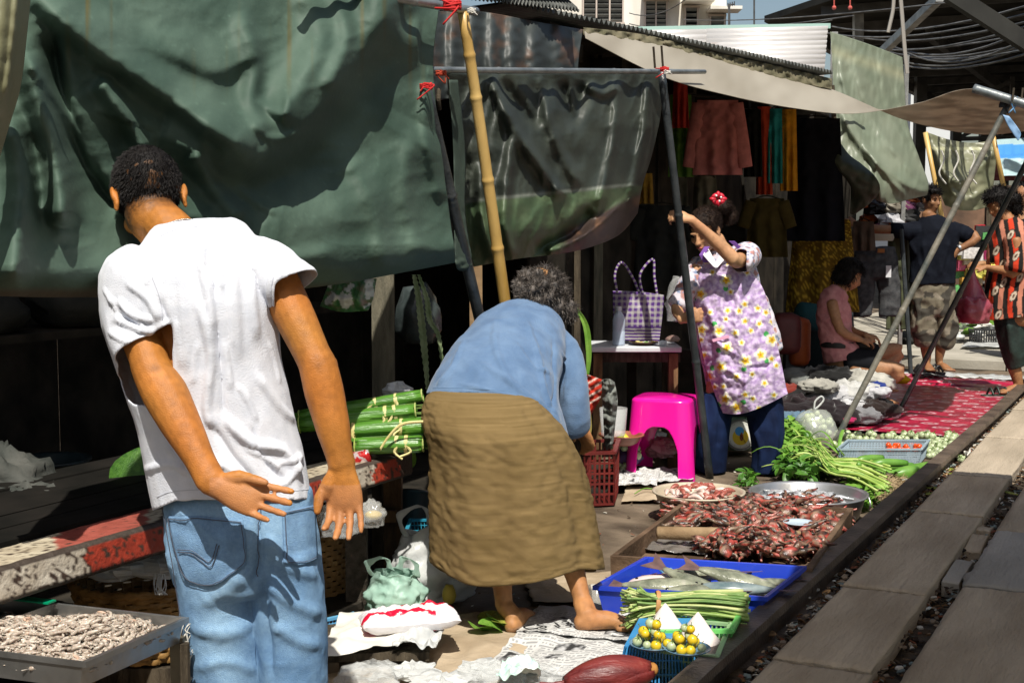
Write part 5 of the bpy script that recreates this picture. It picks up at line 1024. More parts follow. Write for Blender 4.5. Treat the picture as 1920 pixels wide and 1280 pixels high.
# ============================================================ blue fish tray
M_blue = mat('blue_tray_plastic', (.012, .04, .42), (.02, .06, .52), .28, 5, .1)
zt = .13; F1, F2, F3 = G(1118, 1098, zt), G(1433, 1118, zt), G(1506, 1062, zt); F4 = F1 + F3 - F2
ft_ = empty('fish_tray', 'bright blue rectangular plastic tray of fresh fish', 'tray', ((F1 + F3) / 2).to_2d().to_3d()); tray_shell(F1, F2, F3, F4, .12, .9, .004, M_blue, ft_, lip=.014)
M_fish = mat('fish_skin', (.12, .13, .09), (.32, .33, .24), .25, 18, .3, 80, c3=(.45, .43, .36)); M_belly = mat('fish_belly', (.62, .5, .48), (.72, .64, .6), .25, 9, .1); M_fin = mat('fish_fin', (.09, .055, .05), (.17, .1, .09), .4, 20); M_eye = mat('eye_black', (.01, .01, .01), rough=.1)
def fish(c, rz, L_, label, m=M_fish, roll=1.3, lift=0):
    t_ = empty('fish', label, 'fish', c); Mx = Matrix.Rotation(rz, 3, 'Z') @ Matrix.Rotation(lift, 3, 'Y') @ Matrix.Rotation(roll, 3, 'X'); f = lambda x, y, z: Vector(c) + Mx @ Vector((x * L_, y * L_, z * L_)); s = MB(); s.loft([(f(x, 0, z), a * L_, b_ * L_) for x, z, a, b_ in ((-.5, 0, .012, .03), (-.44, 0, .045, .07), (-.3, .005, .075, .115), (-.1, .01, .085, .135), (.1, .005, .07, .115), (.28, 0, .04, .065), (.4, 0, .02, .04))], 14, side=Mx @ Vector((0, 1, 0)), sub=3); s.build('body', m, t_, True)
    s = MB(); s.add([f(.38, 0, .03), f(.5, .01, .12), f(.6, .02, .17), f(.54, 0, .02), f(.6, -.02, -.14), f(.5, -.01, -.1), f(.38, 0, -.03)], [(0, 1, 3, 6), (1, 2, 3), (3, 4, 5), (3, 5, 6)]); solid(s.build('tail', M_fin, t_), .0015)
    s = MB(); s.add([f(-.15, 0, .13), f(-.02, .01, .21), f(.12, 0, .11)], [(0, 1, 2)]); solid(s.build('fin', M_fin, t_), .0015); s = MB(); s.ell(f(-.42, -.045, .02), .012 * L_ * 1.5, n=8, m=6); s.ell(f(-.42, .045, .02), .018 * L_, n=8, m=6); s.build('eye', M_eye, t_, True); return t_
def inq(a, b_, c, d, u, v): return a.lerp(b_, u).lerp(d.lerp(c, u), v)
fl_ = [(.30, .55, .35, .33, 'pale pink bellied fish at the left of the blue tray', M_belly, .05), (.52, .35, 2.6, .34, 'olive fish with its dark tail raised in the middle of the blue tray', M_fish, -.35), (.45, .72, .2, .32, 'olive fish lying at the back of the blue tray', M_fish, 0), (.72, .5, 2.9, .34, 'dark fish with its tail up at the right of the blue tray', M_fish, -.25), (.85, .62, .5, .28, 'striped silvery fish in the right corner of the blue tray', M_fish, .0), (.62, .22, .1, .34, 'fish along the front edge of the blue tray', M_fish, 0), (.3, .25, 3.0, .3, 'olive fish at the front left of the blue tray', M_fish, 0), (.8, .25, -.1, .3, 'bluish grey fish at the front right of the blue tray', mat('bluish_fish', (.1, .15, .16), (.25, .3, .3), .25, 18), 0), (.12, .45, 1.2, .2, 'small fish head showing at the left side of the blue tray', M_fish, 0)]
for k, (u, v, rz, L_, lb_, m, li) in enumerate(fl_): p = inq(F1, F2, F3, F4, u, v); p.z = .1 + .007 * (k % 4); fish(p, rz, L_ * 1.02, lb_, m, 1.45, li)
crumple('plastic_scrap', inq(F1, F2, F3, F4, .18, .88) - Vector((0, 0, .05)), .03, mat('pale_blue_film', (.2, .5, .7), rough=.3, transl=.3), 'pale blue plastic scrap at the back of the fish tray', 'plastic scrap', 4, .5, .5, 12)
# ============================================================ wooden tray of skinned frogs
zt = .115; W1, W2, W3 = G(1152, 1040, zt), G(1518, 1062, zt), G(1594, 953, zt); W4 = W1 + W3 - W2; M_wt = mat('tray_wood', (.07, .045, .028), (.17, .11, .07), .75, 6, .6, 50)
wt = empty('frog_tray', 'shallow old wooden tray heaped with skinned frogs', 'tray', ((W1 + W3) / 2).to_2d().to_3d())
for a, c2 in ((W1, W2), (W2, W3), (W3, W4), (W4, W1)): s = MB(); k = (c2 - a).normalized() * .012; s.beam(a - Vector((0, 0, .045)) - (k if a in (W1, W3) else -k), c2 - Vector((0, 0, .045)) + (k if a in (W1, W3) else -k), .022, .09); s.v = [tuple(Vector(v) + Vector([rnd(-.003, .003)] * 3)) for v in s.v]; s.build('tray_side', M_wt, wt)
for k in range(5): s = MB(); a = inq(W1, W2, W3, W4, (k + .5) / 5, 0); c2 = inq(W1, W2, W3, W4, (k + .5) / 5, 1); s.beam(a - Vector((0, 0, .088)), c2 - Vector((0, 0, .088)), (W2 - W1).length / 5 * .97, .016); s.build('floor_board', M_wt, wt)
gsheet('plastic_sheet', [(1185, 1032), (1330, 1040), (1345, 1008), (1238, 1002)], mat('grey_wet_film', (.1, .09, .08), (.2, .18, .16), .2, 9, .3), 'wet grey plastic sheet in the empty corner of the frog tray', 'plastic sheet', .045, .012, 34, 26, .06, 2)
s = MB(); s.loft([(P(1234, 998, 5.3) + Vector((0, 0, 0)), .026, .022), (P(1290, 1000, 5.28), .028, .024), (P(1348, 1000, 5.25), .026, .02)], 9, dome=.4); tag(s.build('wood_log', mat('cut_wood', (.2, .13, .07), (.34, .24, .14), .8, 9, .5), None, True), 'split piece of wood lying in the frog tray, left one', 'wood')
s = MB(); s.loft([(P(1425, 1003, 5.33), .018, .014), (P(1520, 1003, 5.3), .02, .016)], 8, dome=.4); tag(s.build('wood_log', MC['cut_wood'], None, True), 'second stick lying among the frogs on the right', 'wood')
def frog_mesh():
    s = MB(); dk = '#6b4a36'
    s.loft([((-.024, 0, .004), .006, .005), ((-.016, 0, .008), .012, .009), ((-.002, 0, .01), .014, .0115), ((.012, 0, .009), .016, .011), ((.024, 0, .007), .0145, .009), ((.034, 0, .005), .007, .005)], 9, side=(0, 1, 0), col=dk)
    for sg in (1, -1):
        y = rnd(.6, 1.3); s.tube([(-.018, .006 * sg, .006), (-.036, .016 * sg * y, .008), (-.054, .012 * sg * y, .005), (-.07, .018 * sg * y, .004), (-.08, .022 * sg * y, .002)], [.0072, .0088, .0052, .0042, .0026], 7, col=dk)
        s.tube([(.014, .01 * sg, .006), (.012, .024 * sg, .005), (.024, .028 * sg, .003)], [.0046, .0036, .0024], 6, col=dk)
    return s.mesh('frog', True)
M_frog = mat('skinned_frog', (.75, .7, .65), (.55, .5, .45), .3, 50, .3, attr=True, spec=.6)
fms = []
for sd in range(6):
    random.seed(sd + 40); me = frog_mesh(); co, _ = arr(me); nn = nfield(co, 45, sd * 3.1); co[:, 0] += nn * .006; co[:, 1] *= 1 + .25 * math.sin(sd); co[:, 2] += .004 * nfield(co, 60, sd); setco(me, co); me.materials.append(M_frog); me.polygons.foreach_set('use_smooth', [True] * len(me.polygons))
    a = me.color_attributes['Col']; c = np.ones((len(me.vertices), 4)); q1 = nfield(co, 70, sd + 9); q2 = nfield(co, 110, sd + 2); c[:, :3] = (.17, .075, .05); c[q1 > .06, :3] = (.5, .08, .06); c[q1 > .3, :3] = (.5, .24, .19); c[q1 < -.12, :3] = (.035, .022, .016); c[q2 > .3, :3] = (.3, .22, .15); a.data.foreach_set('color', c.ravel()); fms.append(me)
random.seed(99)
def fh(u, v): return .085 * max(0, 1 - ((u - .62) / .52) ** 4) * max(0, 1 - ((v - .62) / .5) ** 4) ** .5
cnt = 0; polys = [(1258, 1000), (1245, 975), (1262, 945), (1340, 950), (1420, 937), (1500, 933), (1565, 945), (1572, 975), (1530, 1030), (1500, 1040), (1360, 1034), (1284, 1022), (1290, 1014), (1345, 1012), (1350, 992), (1262, 990)]
def inside(x, y, pg):
    c = False; j = len(pg) - 1
    for i in range(len(pg)):
        if (pg[i][1] > y) != (pg[j][1] > y) and x < (pg[j][0] - pg[i][0]) * (y - pg[i][1]) / (pg[j][1] - pg[i][1]) + pg[i][0]: c = not c
        j = i
    return c
frogs = []
while len(frogs) < 285:
    x, y = rnd(1240, 1580), rnd(930, 1050)
    if not inside(x, y, polys): continue
    if ((x - 1500) / 26) ** 2 + ((y - 980) / 9) ** 2 < 1: continue
    zz = .05 + .045 * min(1, min(abs(x - 1240), abs(1580 - x)) / 60) * rnd(.55, 1.15); frogs.append((x, y, zz))
for x, y, zz in frogs:
    o = bpy.data.objects.new('frog', random.choice(fms)); COL.objects.link(o); tag(o, 'skinned red legged frog in the heap on the wooden tray', 'frog', 'skinned frogs on the wooden tray'); place(o, G(x, y, zz), (rnd(-.7, .7), rnd(-.7, .5), rnd(0, 6.28)), rnd(1.1, 1.6))
s = MB(); s.lathe(G(1497, 981, .118), [(0, .002), (.05, .003), (.062, .008), (.063, .007), (.05, 0), (0, -.001)], 28); tag(s.build('lid', mat('pale_blue_disc', (.5, .6, .68), rough=.3), None, True), 'pale blue round disc lying on the frogs', 'disc')
crumple('frog_bed', inq(W1, W2, W3, W4, .62, .6) - Vector((0, 0, .1)), .2, mat('frog_under', (.05, .03, .02), (.2, .05, .035), .4, 30, .5), 'dark mass of frogs at the bottom of the heap', 'frogs', 3, .2, .15, 30, sx=1.35, sy=1.0)['kind'] = 'stuff'
# ============================================================ basins
M_beigepl = mat('beige_basin_plastic', (.42, .36, .26), (.5, .44, .33), .4, 7, .1); bc = P(1310, 922, 6.02); bc.z = .0
bowl(bc, .2, .125, M_beigepl, 'beige plastic basin of reddish meat in front of the woman', 'basin', 'basin', 56, .005, .72, .012)
M_meat = mat('red_meat', (.25, .05, .035), (.45, .16, .12), .3, 30, .3, c3=(.6, .4, .35)); M_meatp = mat('pale_meat', (.6, .42, .36), (.7, .58, .52), .3, 25)
s = MB(); s.lathe(bc + Vector((0, 0, .085)), [(.001, .02), (.08, .016), (.15, .004), (.19, -.004)], 40, jit=.006); tag(s.build('meat_layer', M_meatp, None, True), 'pale wet layer of meat filling the beige basin', 'meat', kind='stuff')
for k in range(42):
    a, rr = rnd(0, 6.28), .15 * math.sqrt(random.random()); p = bc + Vector((math.cos(a) * rr, math.sin(a) * rr, .11 + .025 * (1 - rr / .16) + (.01 if p_ else 0) if (p_ := a > 1) else .11)); d = rnd(0, 3.14); L_ = rnd(.02, .045)
    s = MB(); s.tube(curve([p - Vector((math.cos(d), math.sin(d), 0)) * L_, p + Vector((0, 0, .01)), p + Vector((math.cos(d + .4), math.sin(d + .4), 0)) * L_], 3), [.004, .008, .011, .012, .01, .007, .003], 7); tag(s.build('meat_piece', M_meat if k % 3 else M_meatp, None, True), 'strip of reddish meat in the beige basin', 'meat', 'meat strips in the beige basin')
M_alu = mat('aluminium_basin', (.33, .34, .34), (.48, .48, .48), .32, 6, .12, 30, metal=.75); mc = P(1515, 922, 6.05); mc.z = 0
albas = bowl(mc, .262, .115, M_alu, 'wide aluminium basin of silvery fish beside the rail', 'basin', 'basin', 64, .003, .82, .009)
M_silver = mat('silver_fish', (.5, .52, .54), (.7, .71, .72), .15, 14, .3, 50, metal=.35, c3=(.25, .27, .3)); s = MB(); s.lathe(mc + Vector((0, 0, .08)), [(0, 0), (.1, 0), (.25, 0)], 40); tag(s.build('water', mat('basin_water', (.12, .13, .13), rough=.03, trans=.3), None, True), 'water in the aluminium basin', 'water', kind='stuff')
for k in range(75):
    a, rr = rnd(0, 6.28), .2 * math.sqrt(random.random()); p = mc + Vector((math.cos(a) * rr - .03, math.sin(a) * rr * .85, .085 + rnd(0, .035) * (1 - rr / .24))); d = rnd(0, 6.28); L_ = rnd(.035, .06); dv = Vector((math.cos(d), math.sin(d), rnd(-.15, .2)))
    s = MB(); s.loft([(p - dv * L_, .002, .004), (p - dv * L_ * .5, .006, .011), (p + Vector((0, 0, .003)), .007, .013), (p + dv * L_ * .5, .005, .009), (p + dv * L_, .002, .009)], 7, side=(rnd(-.5, .5), rnd(-.5, .5), 1)); tag(s.build('fish', M_silver, None, True), 'small silvery fish in the water of the aluminium basin', 'fish', 'silvery fish in the aluminium basin')
s = MB(); s.tube(curve([mc + Vector((.27, -.02, .11)), mc + Vector((.275, -.05, .07)), mc + Vector((.272, -.03, .04))]), .004, 6); s.build('handle', M_alu, albas, True)
# ============================================================ people
M_skin = mat('skin', (.8, .8, .8), (.88, .86, .84), .52, 9, .22, 330, attr=True, spec=.35)
M_hair = mat('black_hair', (.006, .005, .005), (.012, .01, .009), .55, 60, .3, spec=.15); M_hairg = mat('grey_hair', (.02, .016, .014), (.12, .1, .085), .6, 50, .4)
def hand(s, W, D, Nn, S, k=1.0, curl=(.25, .35, .45, .5), th=(.75, .6, .2), col=None):
    D = Vector(D).normalized(); Nn = Vector(Nn); Nn = (Nn - D * Nn.dot(D)).normalized(); S = Vector(S); S = (S - D * S.dot(D) - Nn * S.dot(Nn)).normalized(); W = Vector(W); k *= 1.0
    s.loft([(W - D * .02 * k, .026 * k, .02 * k), (W + D * .012 * k, .029 * k, .02 * k), (W + D * .045 * k, .038 * k, .017 * k), (W + D * .078 * k, .041 * k, .0145 * k), (W + D * .094 * k, .039 * k, .011 * k)], 14, side=S, dome=.5, sub=2)
    s.loft([(W + (D * .012 + S * .018 + Nn * .006) * k, .012 * k, .012 * k), (W + (D * .04 + S * .03 + Nn * .01) * k, .0165 * k, .014 * k), (W + (D * .062 + S * .036 + Nn * .006) * k, .011 * k, .01 * k)], 10, dome=.8)
    for i, (ln, r) in enumerate(((.072, .0086), (.08, .0089), (.075, .0085), (.06, .0076))):
        p = W + (D * (.088 - .0035 * abs(i - 1.2)) + S * (.0305 - .0205 * i)) * k; d0 = (D + S * (.085 - .06 * i)).normalized(); a = .12; pts = [(p - d0 * .014 * k, r * k, r * k)]; q = p
        for j, f in enumerate((.45, .31, .24)):
            a += curl[i] * (1.25 if j == 1 else .8); d = d0 * math.cos(a) + Nn * math.sin(a); pts.append((q.copy(), r * k * (1.06 - .02 * j), r * k * (1.06 - .02 * j))); q = q + d * ln * f * k; pts.append((q - d * ln * f * .3 * k, r * k * (.93 - .07 * j), r * k * (.93 - .07 * j)))
        pts.append((q, r * k * .78, r * k * .7)); s.loft(pts, 9, dome=.9)
    p = W + (D * .028 + S * .03 + Nn * .005) * k; d1 = (D * th[0] + S * th[1] + Nn * th[2]).normalized(); d2 = (D * (th[0] + .5) + S * th[1] * .3 + Nn * (th[2] + .3)).normalized()
    s.loft([(p, .012 * k, .012 * k), (p + d1 * .032 * k, .0108 * k, .0108 * k), (p + d1 * .042 * k, .0112 * k, .0112 * k), (p + d1 * .042 * k + d2 * .016 * k, .0102 * k, .0098 * k), (p + d1 * .042 * k + d2 * .03 * k, .008 * k, .0074 * k)], 9, dome=.9)
def basis(Fd, Rt):
    F_ = Vector(Fd).normalized(); R_ = Vector(Rt); R_ = (R_ - F_ * R_.dot(F_)).normalized(); return R_, F_, R_.cross(F_).normalized()
def headmesh(s, C, Fd, Rt, k=1.0, fine=True):
    R_, F_, U_ = basis(Fd, Rt); M = Matrix((R_, F_, U_)).transposed(); C = Vector(C); f = lambda x, y, z: C + M @ (Vector((x, y, z)) * k); e = lambda c, r, n=16: s.ell(f(*c), [q * k for q in r], M=M, n=n, m=n * 2 // 3)
    e((0, -.012, .035), (.073, .092, .08)); e((0, .022, -.025), (.06, .068, .078)); e((0, .04, -.074), (.038, .042, .032)); e((0, .012, -.06), (.052, .055, .045))
    s.loft([(f(0, .082, .012), .008 * k, .007 * k), (f(0, .096, -.012), .01 * k, .009 * k), (f(0, .104, -.028), .0155 * k, .011 * k), (f(0, .09, -.036), .013 * k, .006 * k)], 10, side=R_, dome=.5)
    e((.026, .076, .022), (.024, .012, .007)); e((-.026, .076, .022), (.024, .012, .007)); e((0, .086, -.052), (.023, .011, .0055)); e((0, .084, -.061), (.02, .011, .006)); e((.036, .058, -.02), (.024, .024, .022)); e((-.036, .058, -.02), (.024, .024, .022))
    for sg in (1, -1):
        e((.075 * sg, -.008, -.006), (.008, .017, .029), 12); e((.081 * sg, -.016, .004), (.006, .011, .024), 10); e((.077 * sg, -.002, -.03), (.006, .008, .01), 10)
    return M, f
def hairspikes(s, me, k, ln, down, rad=.0012, mode=None, seed=0):
    co, no = arr(me); rs = np.random.RandomState(seed); idx = rs.choice(len(co), k)
    for i in idx:
        p = Vector(co[i]); n = Vector(no[i]); d = (n * rs.uniform(.2, .8) + Vector(down) + Vector(rs.uniform(-.35, .35, 3))).normalized(); L_ = ln * rs.uniform(.5, 1.2); x = d.orthogonal().normalized(); y = d.cross(x); m_ = p + d * L_ * .55 + n * L_ * .1; t = p + d * L_
        b_ = [p + (x * math.cos(a) + y * math.sin(a)) * rad - n * .002 for a in (0, 2.1, 4.2)]; c = [m_ + (x * math.cos(a) + y * math.sin(a)) * rad * .8 for a in (0, 2.1, 4.2)]; s.add(b_ + c + [t], [(0, 1, 4, 3), (1, 2, 5, 4), (2, 0, 3, 5), (3, 4, 6), (4, 5, 6), (5, 3, 6)])
def hair(parent, blobs, m, spikes, ln, down, voxel=.005, amp=.004, freq=40, name='hair', cut=None, seed=0, rad=.0013):
    s = MB()
    for b_ in blobs: s.ell(*b_[:2], M=b_[2] if len(b_) > 2 else None, n=20, m=14)
    me = remesh(s, voxel, 3)
    if cut: cutmesh(me, cut)
    co, no = arr(me); setco(me, co + no * (nfield(co, freq, seed) * amp)[:, None]); s2 = MB(); hairspikes(s2, me, spikes, ln, down, rad, seed=seed)
    o = mk(name, me, m, parent, True); s2.build(name + '_strands', m, parent); return o
def skin_cols(co, base, warm=.25, dark=None):
    n = nfield(co, 14, 3); n2 = nfield(co, 70, 8); n3 = np.clip(1 - np.abs(nfield(co, 22, 5, (1, 1, .35))) * 16, 0, 1); c = np.tile(base, (len(co), 1)); c = c * (1 + .22 * n + .2 * n2 - .1 * n3)[:, None]; c[:, 0] *= 1 + .12 * nfield(co, 9, 6); return np.clip(c, 0, 1)
def garment(name, parent, s, m, voxel, sm=4, cut=None, fl=(), noi=(), thick=.0025, cols=None, pre=None):
    me = remesh(s, voxel, sm); 
    if cut is not None: cutmesh(me, cut)
    if pre: pre(me)
    if fl: folds(me, bvh(me), fl)
    for f, a, ax, sd in noi: co, no = arr(me); r_ = nfield(co, f, sd, ax); setco(me, co + no * (a * (1 - 2 * np.abs(r_)) if a > 0 else -a * r_)[:, None])
    if cols is not None: colour(me, cols(me))
    o = mk(name, me, m, parent, True); 
    if thick: solid(o, thick)
    return o, me
def wtree(o):
    v = origin(o); return BVHTree.FromPolygons([q.co + v for q in o.data.vertices], [tuple(p.vertices) for p in o.data.polygons])
def below(poly):
    """cut test: faces whose pixel lies below a line given as pixels, left to right"""
    xs, ys = zip(*poly); return lambda c: to_px(c)[:, 1] > np.interp(to_px(c)[:, 0], xs, ys)
def foot(s, A_, H_, D, k=1.0):
    """ankle, heel on the ground, toe direction"""
    D = Vector(D).normalized(); up_ = Vector((0, 0, 1)); S = D.cross(up_).normalized(); H_ = Vector(H_)
    s.loft([(Vector(A_), .03 * k, .034 * k), (H_ + D * .03 * k + up_ * .055 * k, .03 * k, .036 * k), (H_ + D * .045 * k + up_ * .03 * k, .03 * k, .04 * k)], 12, side=S, dome=.5, sub=2)
    s.loft([(H_ + D * .0 + up_ * .028 * k, .024 * k, .024 * k), (H_ + D * .04 * k + up_ * .036 * k, .031 * k, .032 * k), (H_ + D * .1 * k + up_ * .036 * k, .033 * k, .03 * k), (H_ + D * .15 * k + up_ * .024 * k, .04 * k, .02 * k), (H_ + D * .185 * k + up_ * .016 * k, .042 * k, .0145 * k)], 14, side=S, dome=.6, sub=3)
    for i in range(5): p = H_ + (D * (.19 - .006 * i * i * .45) + S * (-.032 + .0165 * i)) * k + up_ * .012 * k; r = (.0135 if i == 0 else .009) * k; s.loft([(p - D * .02 * k, r, r), (p + D * .012 * k, r * 1.05, r), (p + D * .026 * k, r * .85, r * .8)], 8, dome=.8)
def foot_m(s, A_, H_, D, k=1.0): foot(s, A_, H_, D, k)

def seams(parent, tree, pls, m, r, off, k=8):
    for pl in pls: q = MB(); seam(q, tree, pl, r, off, k); q.v and q.build('seam', m, parent)

# ---------------------------------------------------------------- man in the white shirt
random.seed(3)
man = empty('person', 'man in white t-shirt and faded jeans seen from behind, one hand behind his back', 'person', (-.6, 3.18, 0))
s = MB(); Hc = P(280, 372, 3.24); Fh = (-.2, .62, -.76); Rh = (.94, .28, .16); headmesh(s, Hc, Fh, Rh, 1.05)
s.loft([(P(292, 405, 3.22), .052, .058), (P(312, 425, 3.19), .054, .058), (P(335, 452, 3.17), .064, .062), (P(348, 490, 3.17), .12, .075)], 18, side=(1, 0, 0), sub=3, dome=.5)
s.loft([(P(345, 480, 3.18), .13, .07), (P(355, 560, 3.18), .17, .095), (P(400, 760, 3.18), .145, .09), (P(440, 930, 3.2), .15, .1), (P(455, 1010, 3.22), .15, .1)], 20, side=(1, 0, 0), sub=3, dome=.4)
LS, LE, LW = P(232, 520, 3.17), P(284, 690, 3.06), P(396, 902, 2.95)
s.loft([(LS, .045, .045), (LS.lerp(LE, .5), .05, .052), (LE.lerp(LS, .12), .045, .049), (LE, .046, .05), (LE.lerp(LW, .22), .052, .05), (LE.lerp(LW, .5), .046, .045), (LE.lerp(LW, .8), .035, .032), (LW, .034, .025)], 18, sub=3, dome=.7)
s.ell(LE + Vector((-.005, .02, -.005)), .036)
hand(s, LW + Vector((.012, -.002, -.008)), (.93, .02, -.33), (-.05, -1, .35), (.3, 0, .95), 1.08, (.1, .2, .16, .32), (1.0, .12, .28))
RS, RE, RW = P(508, 500, 3.17), P(597, 688, 3.1), P(641, 872, 3.08)
s.loft([(RS, .05, .052), (RS.lerp(RE, .45), .049, .052), (RE.lerp(RS, .14), .043, .047), (RE, .045, .046), (RE.lerp(RW, .25), .046, .044), (RE.lerp(RW, .6), .041, .038), (RE.lerp(RW, .88), .033, .028), (RW, .033, .026)], 18, sub=3, dome=.7)
s.ell(RE + Vector((.01, .022, 0)), .034)
hand(s, RW, (.07, -.04, -1), (-.12, -1, -.1), (-1, .1, -.05), 1.12, (.5, .38, .26, .16), (.9, .5, .3))
for sg, x in ((-1, 402), (1, 522)):
    h_ = P(x + 5, 1010, 3.22); kn = Vector((h_.x, 3.2, .44)); an = Vector((h_.x, 3.24, .1)); s.loft([(h_, .07, .08), (h_.lerp(kn, .5), .065, .07), (kn, .05, .055), (kn.lerp(an, .35), .048, .052), (an, .033, .036)], 14, sub=2, dome=.6); foot(s, an, Vector((h_.x, 3.2, .015)), (.12 * sg - .2, 1, 0))
me = remesh(s, .0035, 5); co, no = arr(me); cc = skin_cols(co, (.43, .165, .032)); px = to_px(co)
knk = np.clip(1 - np.hypot(px[:, 0] - 293, px[:, 1] - 690) / 12, 0, 1) + np.clip(1 - np.hypot(px[:, 0] - 596, px[:, 1] - 685) / 12, 0, 1); cc *= (1 - .35 * np.clip(knk, 0, 1))[:, None]
hd = ((co[:, 2] < P(0, 905, 3.08).z) & (px[:, 0] > 600)) | ((px[:, 0] > 392) & (px[:, 1] > 895) & (px[:, 0] < 540) & (co[:, 1] < 3.04)); cc[hd] = cc[hd] * .7 + np.array((.52, .26, .16)) * .3
R_, F_, U_ = basis(Fh, Rh); loc = (co - np.array(Hc)) @ np.array(Matrix((R_, F_, U_))).T / 1.02; fade = np.clip((loc[:, 2] + .092 + .35 * np.maximum(0, -.0 - loc[:, 1])*0) / .05, 0, 1) * (loc[:, 1] < .045) * (np.abs(loc[:, 0]) < .073) * (np.linalg.norm(loc, axis=1) < .14); st = .5 + .9 * nfield(co, 260, 4); fade = np.clip(fade * (0.6 + .8 * st), 0, .85); cc = cc * (1 - fade[:, None]) + np.array((.02, .012, .008)) * fade[:, None]
setco(me, co + no * (nfield(co, 18, 1) * .001)[:, None]); colour(me, cc); body = mk('body', me, M_skin, man, True)
Mh = Matrix((R_, F_, U_)).transposed(); hf = lambda x, y, z: Hc + Mh @ (Vector((x, y, z)) * 1.02)
def hcut(c): l = (c - np.array(Hc)) @ np.array(Matrix((R_, F_, U_))).T; return (l[:, 2] < -.052 + .25 * (l[:, 1] + .06) * (l[:, 1] > -.06) * 0 + .012 * np.sin(l[:, 0] * 60)) & (l[:, 1] < .06) | ((np.abs(l[:, 0]) > .066) & (l[:, 2] < .03) & (np.abs(l[:, 1] + .008) < .022))
hair(man, [(hf(0, -.012, .04), (.08, .098, .088), Mh), (hf(0, .03, .075), (.07, .075, .055), Mh), (hf(-.01, .05, .09), (.055, .05, .035), Mh)], M_hair, 9000, .013, Vector((-.25, -.3, -.9)), .0045, .0012, 30, cut=hcut, seed=1, rad=.0009)
nk = []; tr_b = wtree(body)
for q in np.linspace(0, 1, 36):
    x = 300 + 60 * q; y = 427 - 14 * math.sin(q * 1.9); h, n_ = cast(tr_b, x, y)
    if h is not None: nk.append((h + n_ * .003, q))
s = MB()
for k, (p, q) in enumerate(nk): s.ell(p, (.0026, .0018, .0018), M=Matrix.Rotation(k * 1.2, 3, 'Y'), n=6, m=4)
s.build('neck_chain', mat('silver_chain', (.55, .53, .5), rough=.25, metal=.9), man, True)
# shirt
M_shirt = mat('white_cotton', (.62, .65, .72), (.7, .72, .78), .85, 30, .25, 300, sheen=.2)
s = MB()
s.loft([(P(338, 418, 3.19), .062, .06), (P(345, 440, 3.18), .1, .075), (P(352, 462, 3.17), .155, .095), (P(354, 495, 3.165), .188, .118), (P(354, 570, 3.16), .207, .13), (P(374, 680, 3.17), .193, .125), (P(402, 780, 3.18), .184, .12), (P(424, 880, 3.19), .188, .128), (P(437, 945, 3.19), .188, .132), (P(441, 985, 3.19), .19, .134)], 28, side=(1, 0, 0), sub=4)
s.loft([(P(262, 492, 3.18), .05, .055), (P(236, 525, 3.17), .06, .064), (P(247, 600, 3.13), .062, .067), (P(268, 658, 3.09), .064, .066), (P(280, 700, 3.07), .064, .066)], 20, sub=3, dome=.6)
s.loft([(P(460, 482, 3.18), .05, .055), (P(496, 494, 3.17), .06, .066), (P(533, 528, 3.14), .061, .066), (P(549, 536, 3.13), .062, .066), (P(572, 575, 3.12), .062, .066)], 20, sub=3, dome=.6)
def mcut(c):
    px = to_px(c); a = np.array(P(268, 657, 3.09)); d = np.array((P(284, 690, 3.06) - P(228, 540, 3.15)).normalized()); k1 = ((c - a) @ d > 0) & (np.linalg.norm(c - a, axis=1) < .13) & (px[:, 0] < 325) & (px[:, 1] < 760)
    a2 = np.array(P(548, 532, 3.13)); d2 = np.array((P(597, 670, 3.1) - P(515, 500, 3.17)).normalized()); k2 = ((c - a2) @ d2 > 0) & (px[:, 0] > 515) & (px[:, 1] < 640) & (np.linalg.norm(c - a2, axis=1) < .11)
    hem = px[:, 1] > np.interp(px[:, 0], [240, 290, 330, 420, 520, 590], [962, 955, 938, 934, 938, 934]); neck = (px[:, 1] < np.interp(px[:, 0], [285, 330, 385], [428, 417, 410])) ; return k1 | k2 | hem | neck
shf = [([(380, 440), (378, 500), (392, 560), (400, 640)], .012, .014), ([(392, 435), (400, 500), (402, 560)], .008, -.008), ([(372, 560), (395, 660), (388, 760), (400, 800)], .014, .014), ([(405, 600), (415, 700), (420, 790)], .012, -.01),
    ([(225, 560), (255, 590), (290, 600)], .009, .01), ([(215, 590), (250, 615), (292, 620)], .009, .009), ([(240, 530), (280, 560), (300, 600)], .012, .01), ([(205, 620), (240, 640), (290, 636)], .008, .007), ([(300, 560), (320, 640), (318, 700)], .014, -.012),
    ([(420, 780), (470, 830), (530, 845), (560, 900)], .016, .016), ([(400, 800), (440, 860), (480, 900)], .013, -.012), ([(365, 770), (380, 840), (420, 880)], .014, .012), ([(300, 740), (330, 800), (345, 860)], .014, .01), ([(480, 700), (520, 760), (550, 790)], .015, .009), ([(470, 800), (500, 870), (540, 905)], .012, -.01),
    ([(520, 480), (505, 540), (512, 580)], .008, .009), ([(540, 490), (528, 530), (525, 560)], .007, .007), ([(490, 470), (470, 540), (480, 640)], .018, .009), ([(340, 500), (345, 600), (352, 700)], .016, .006), ([(430, 470), (440, 560), (445, 680)], .018, .006), ([(275, 880), (330, 870), (400, 915)], .012, .008), ([(560, 850), (540, 900), (500, 915)], .012, .008)]
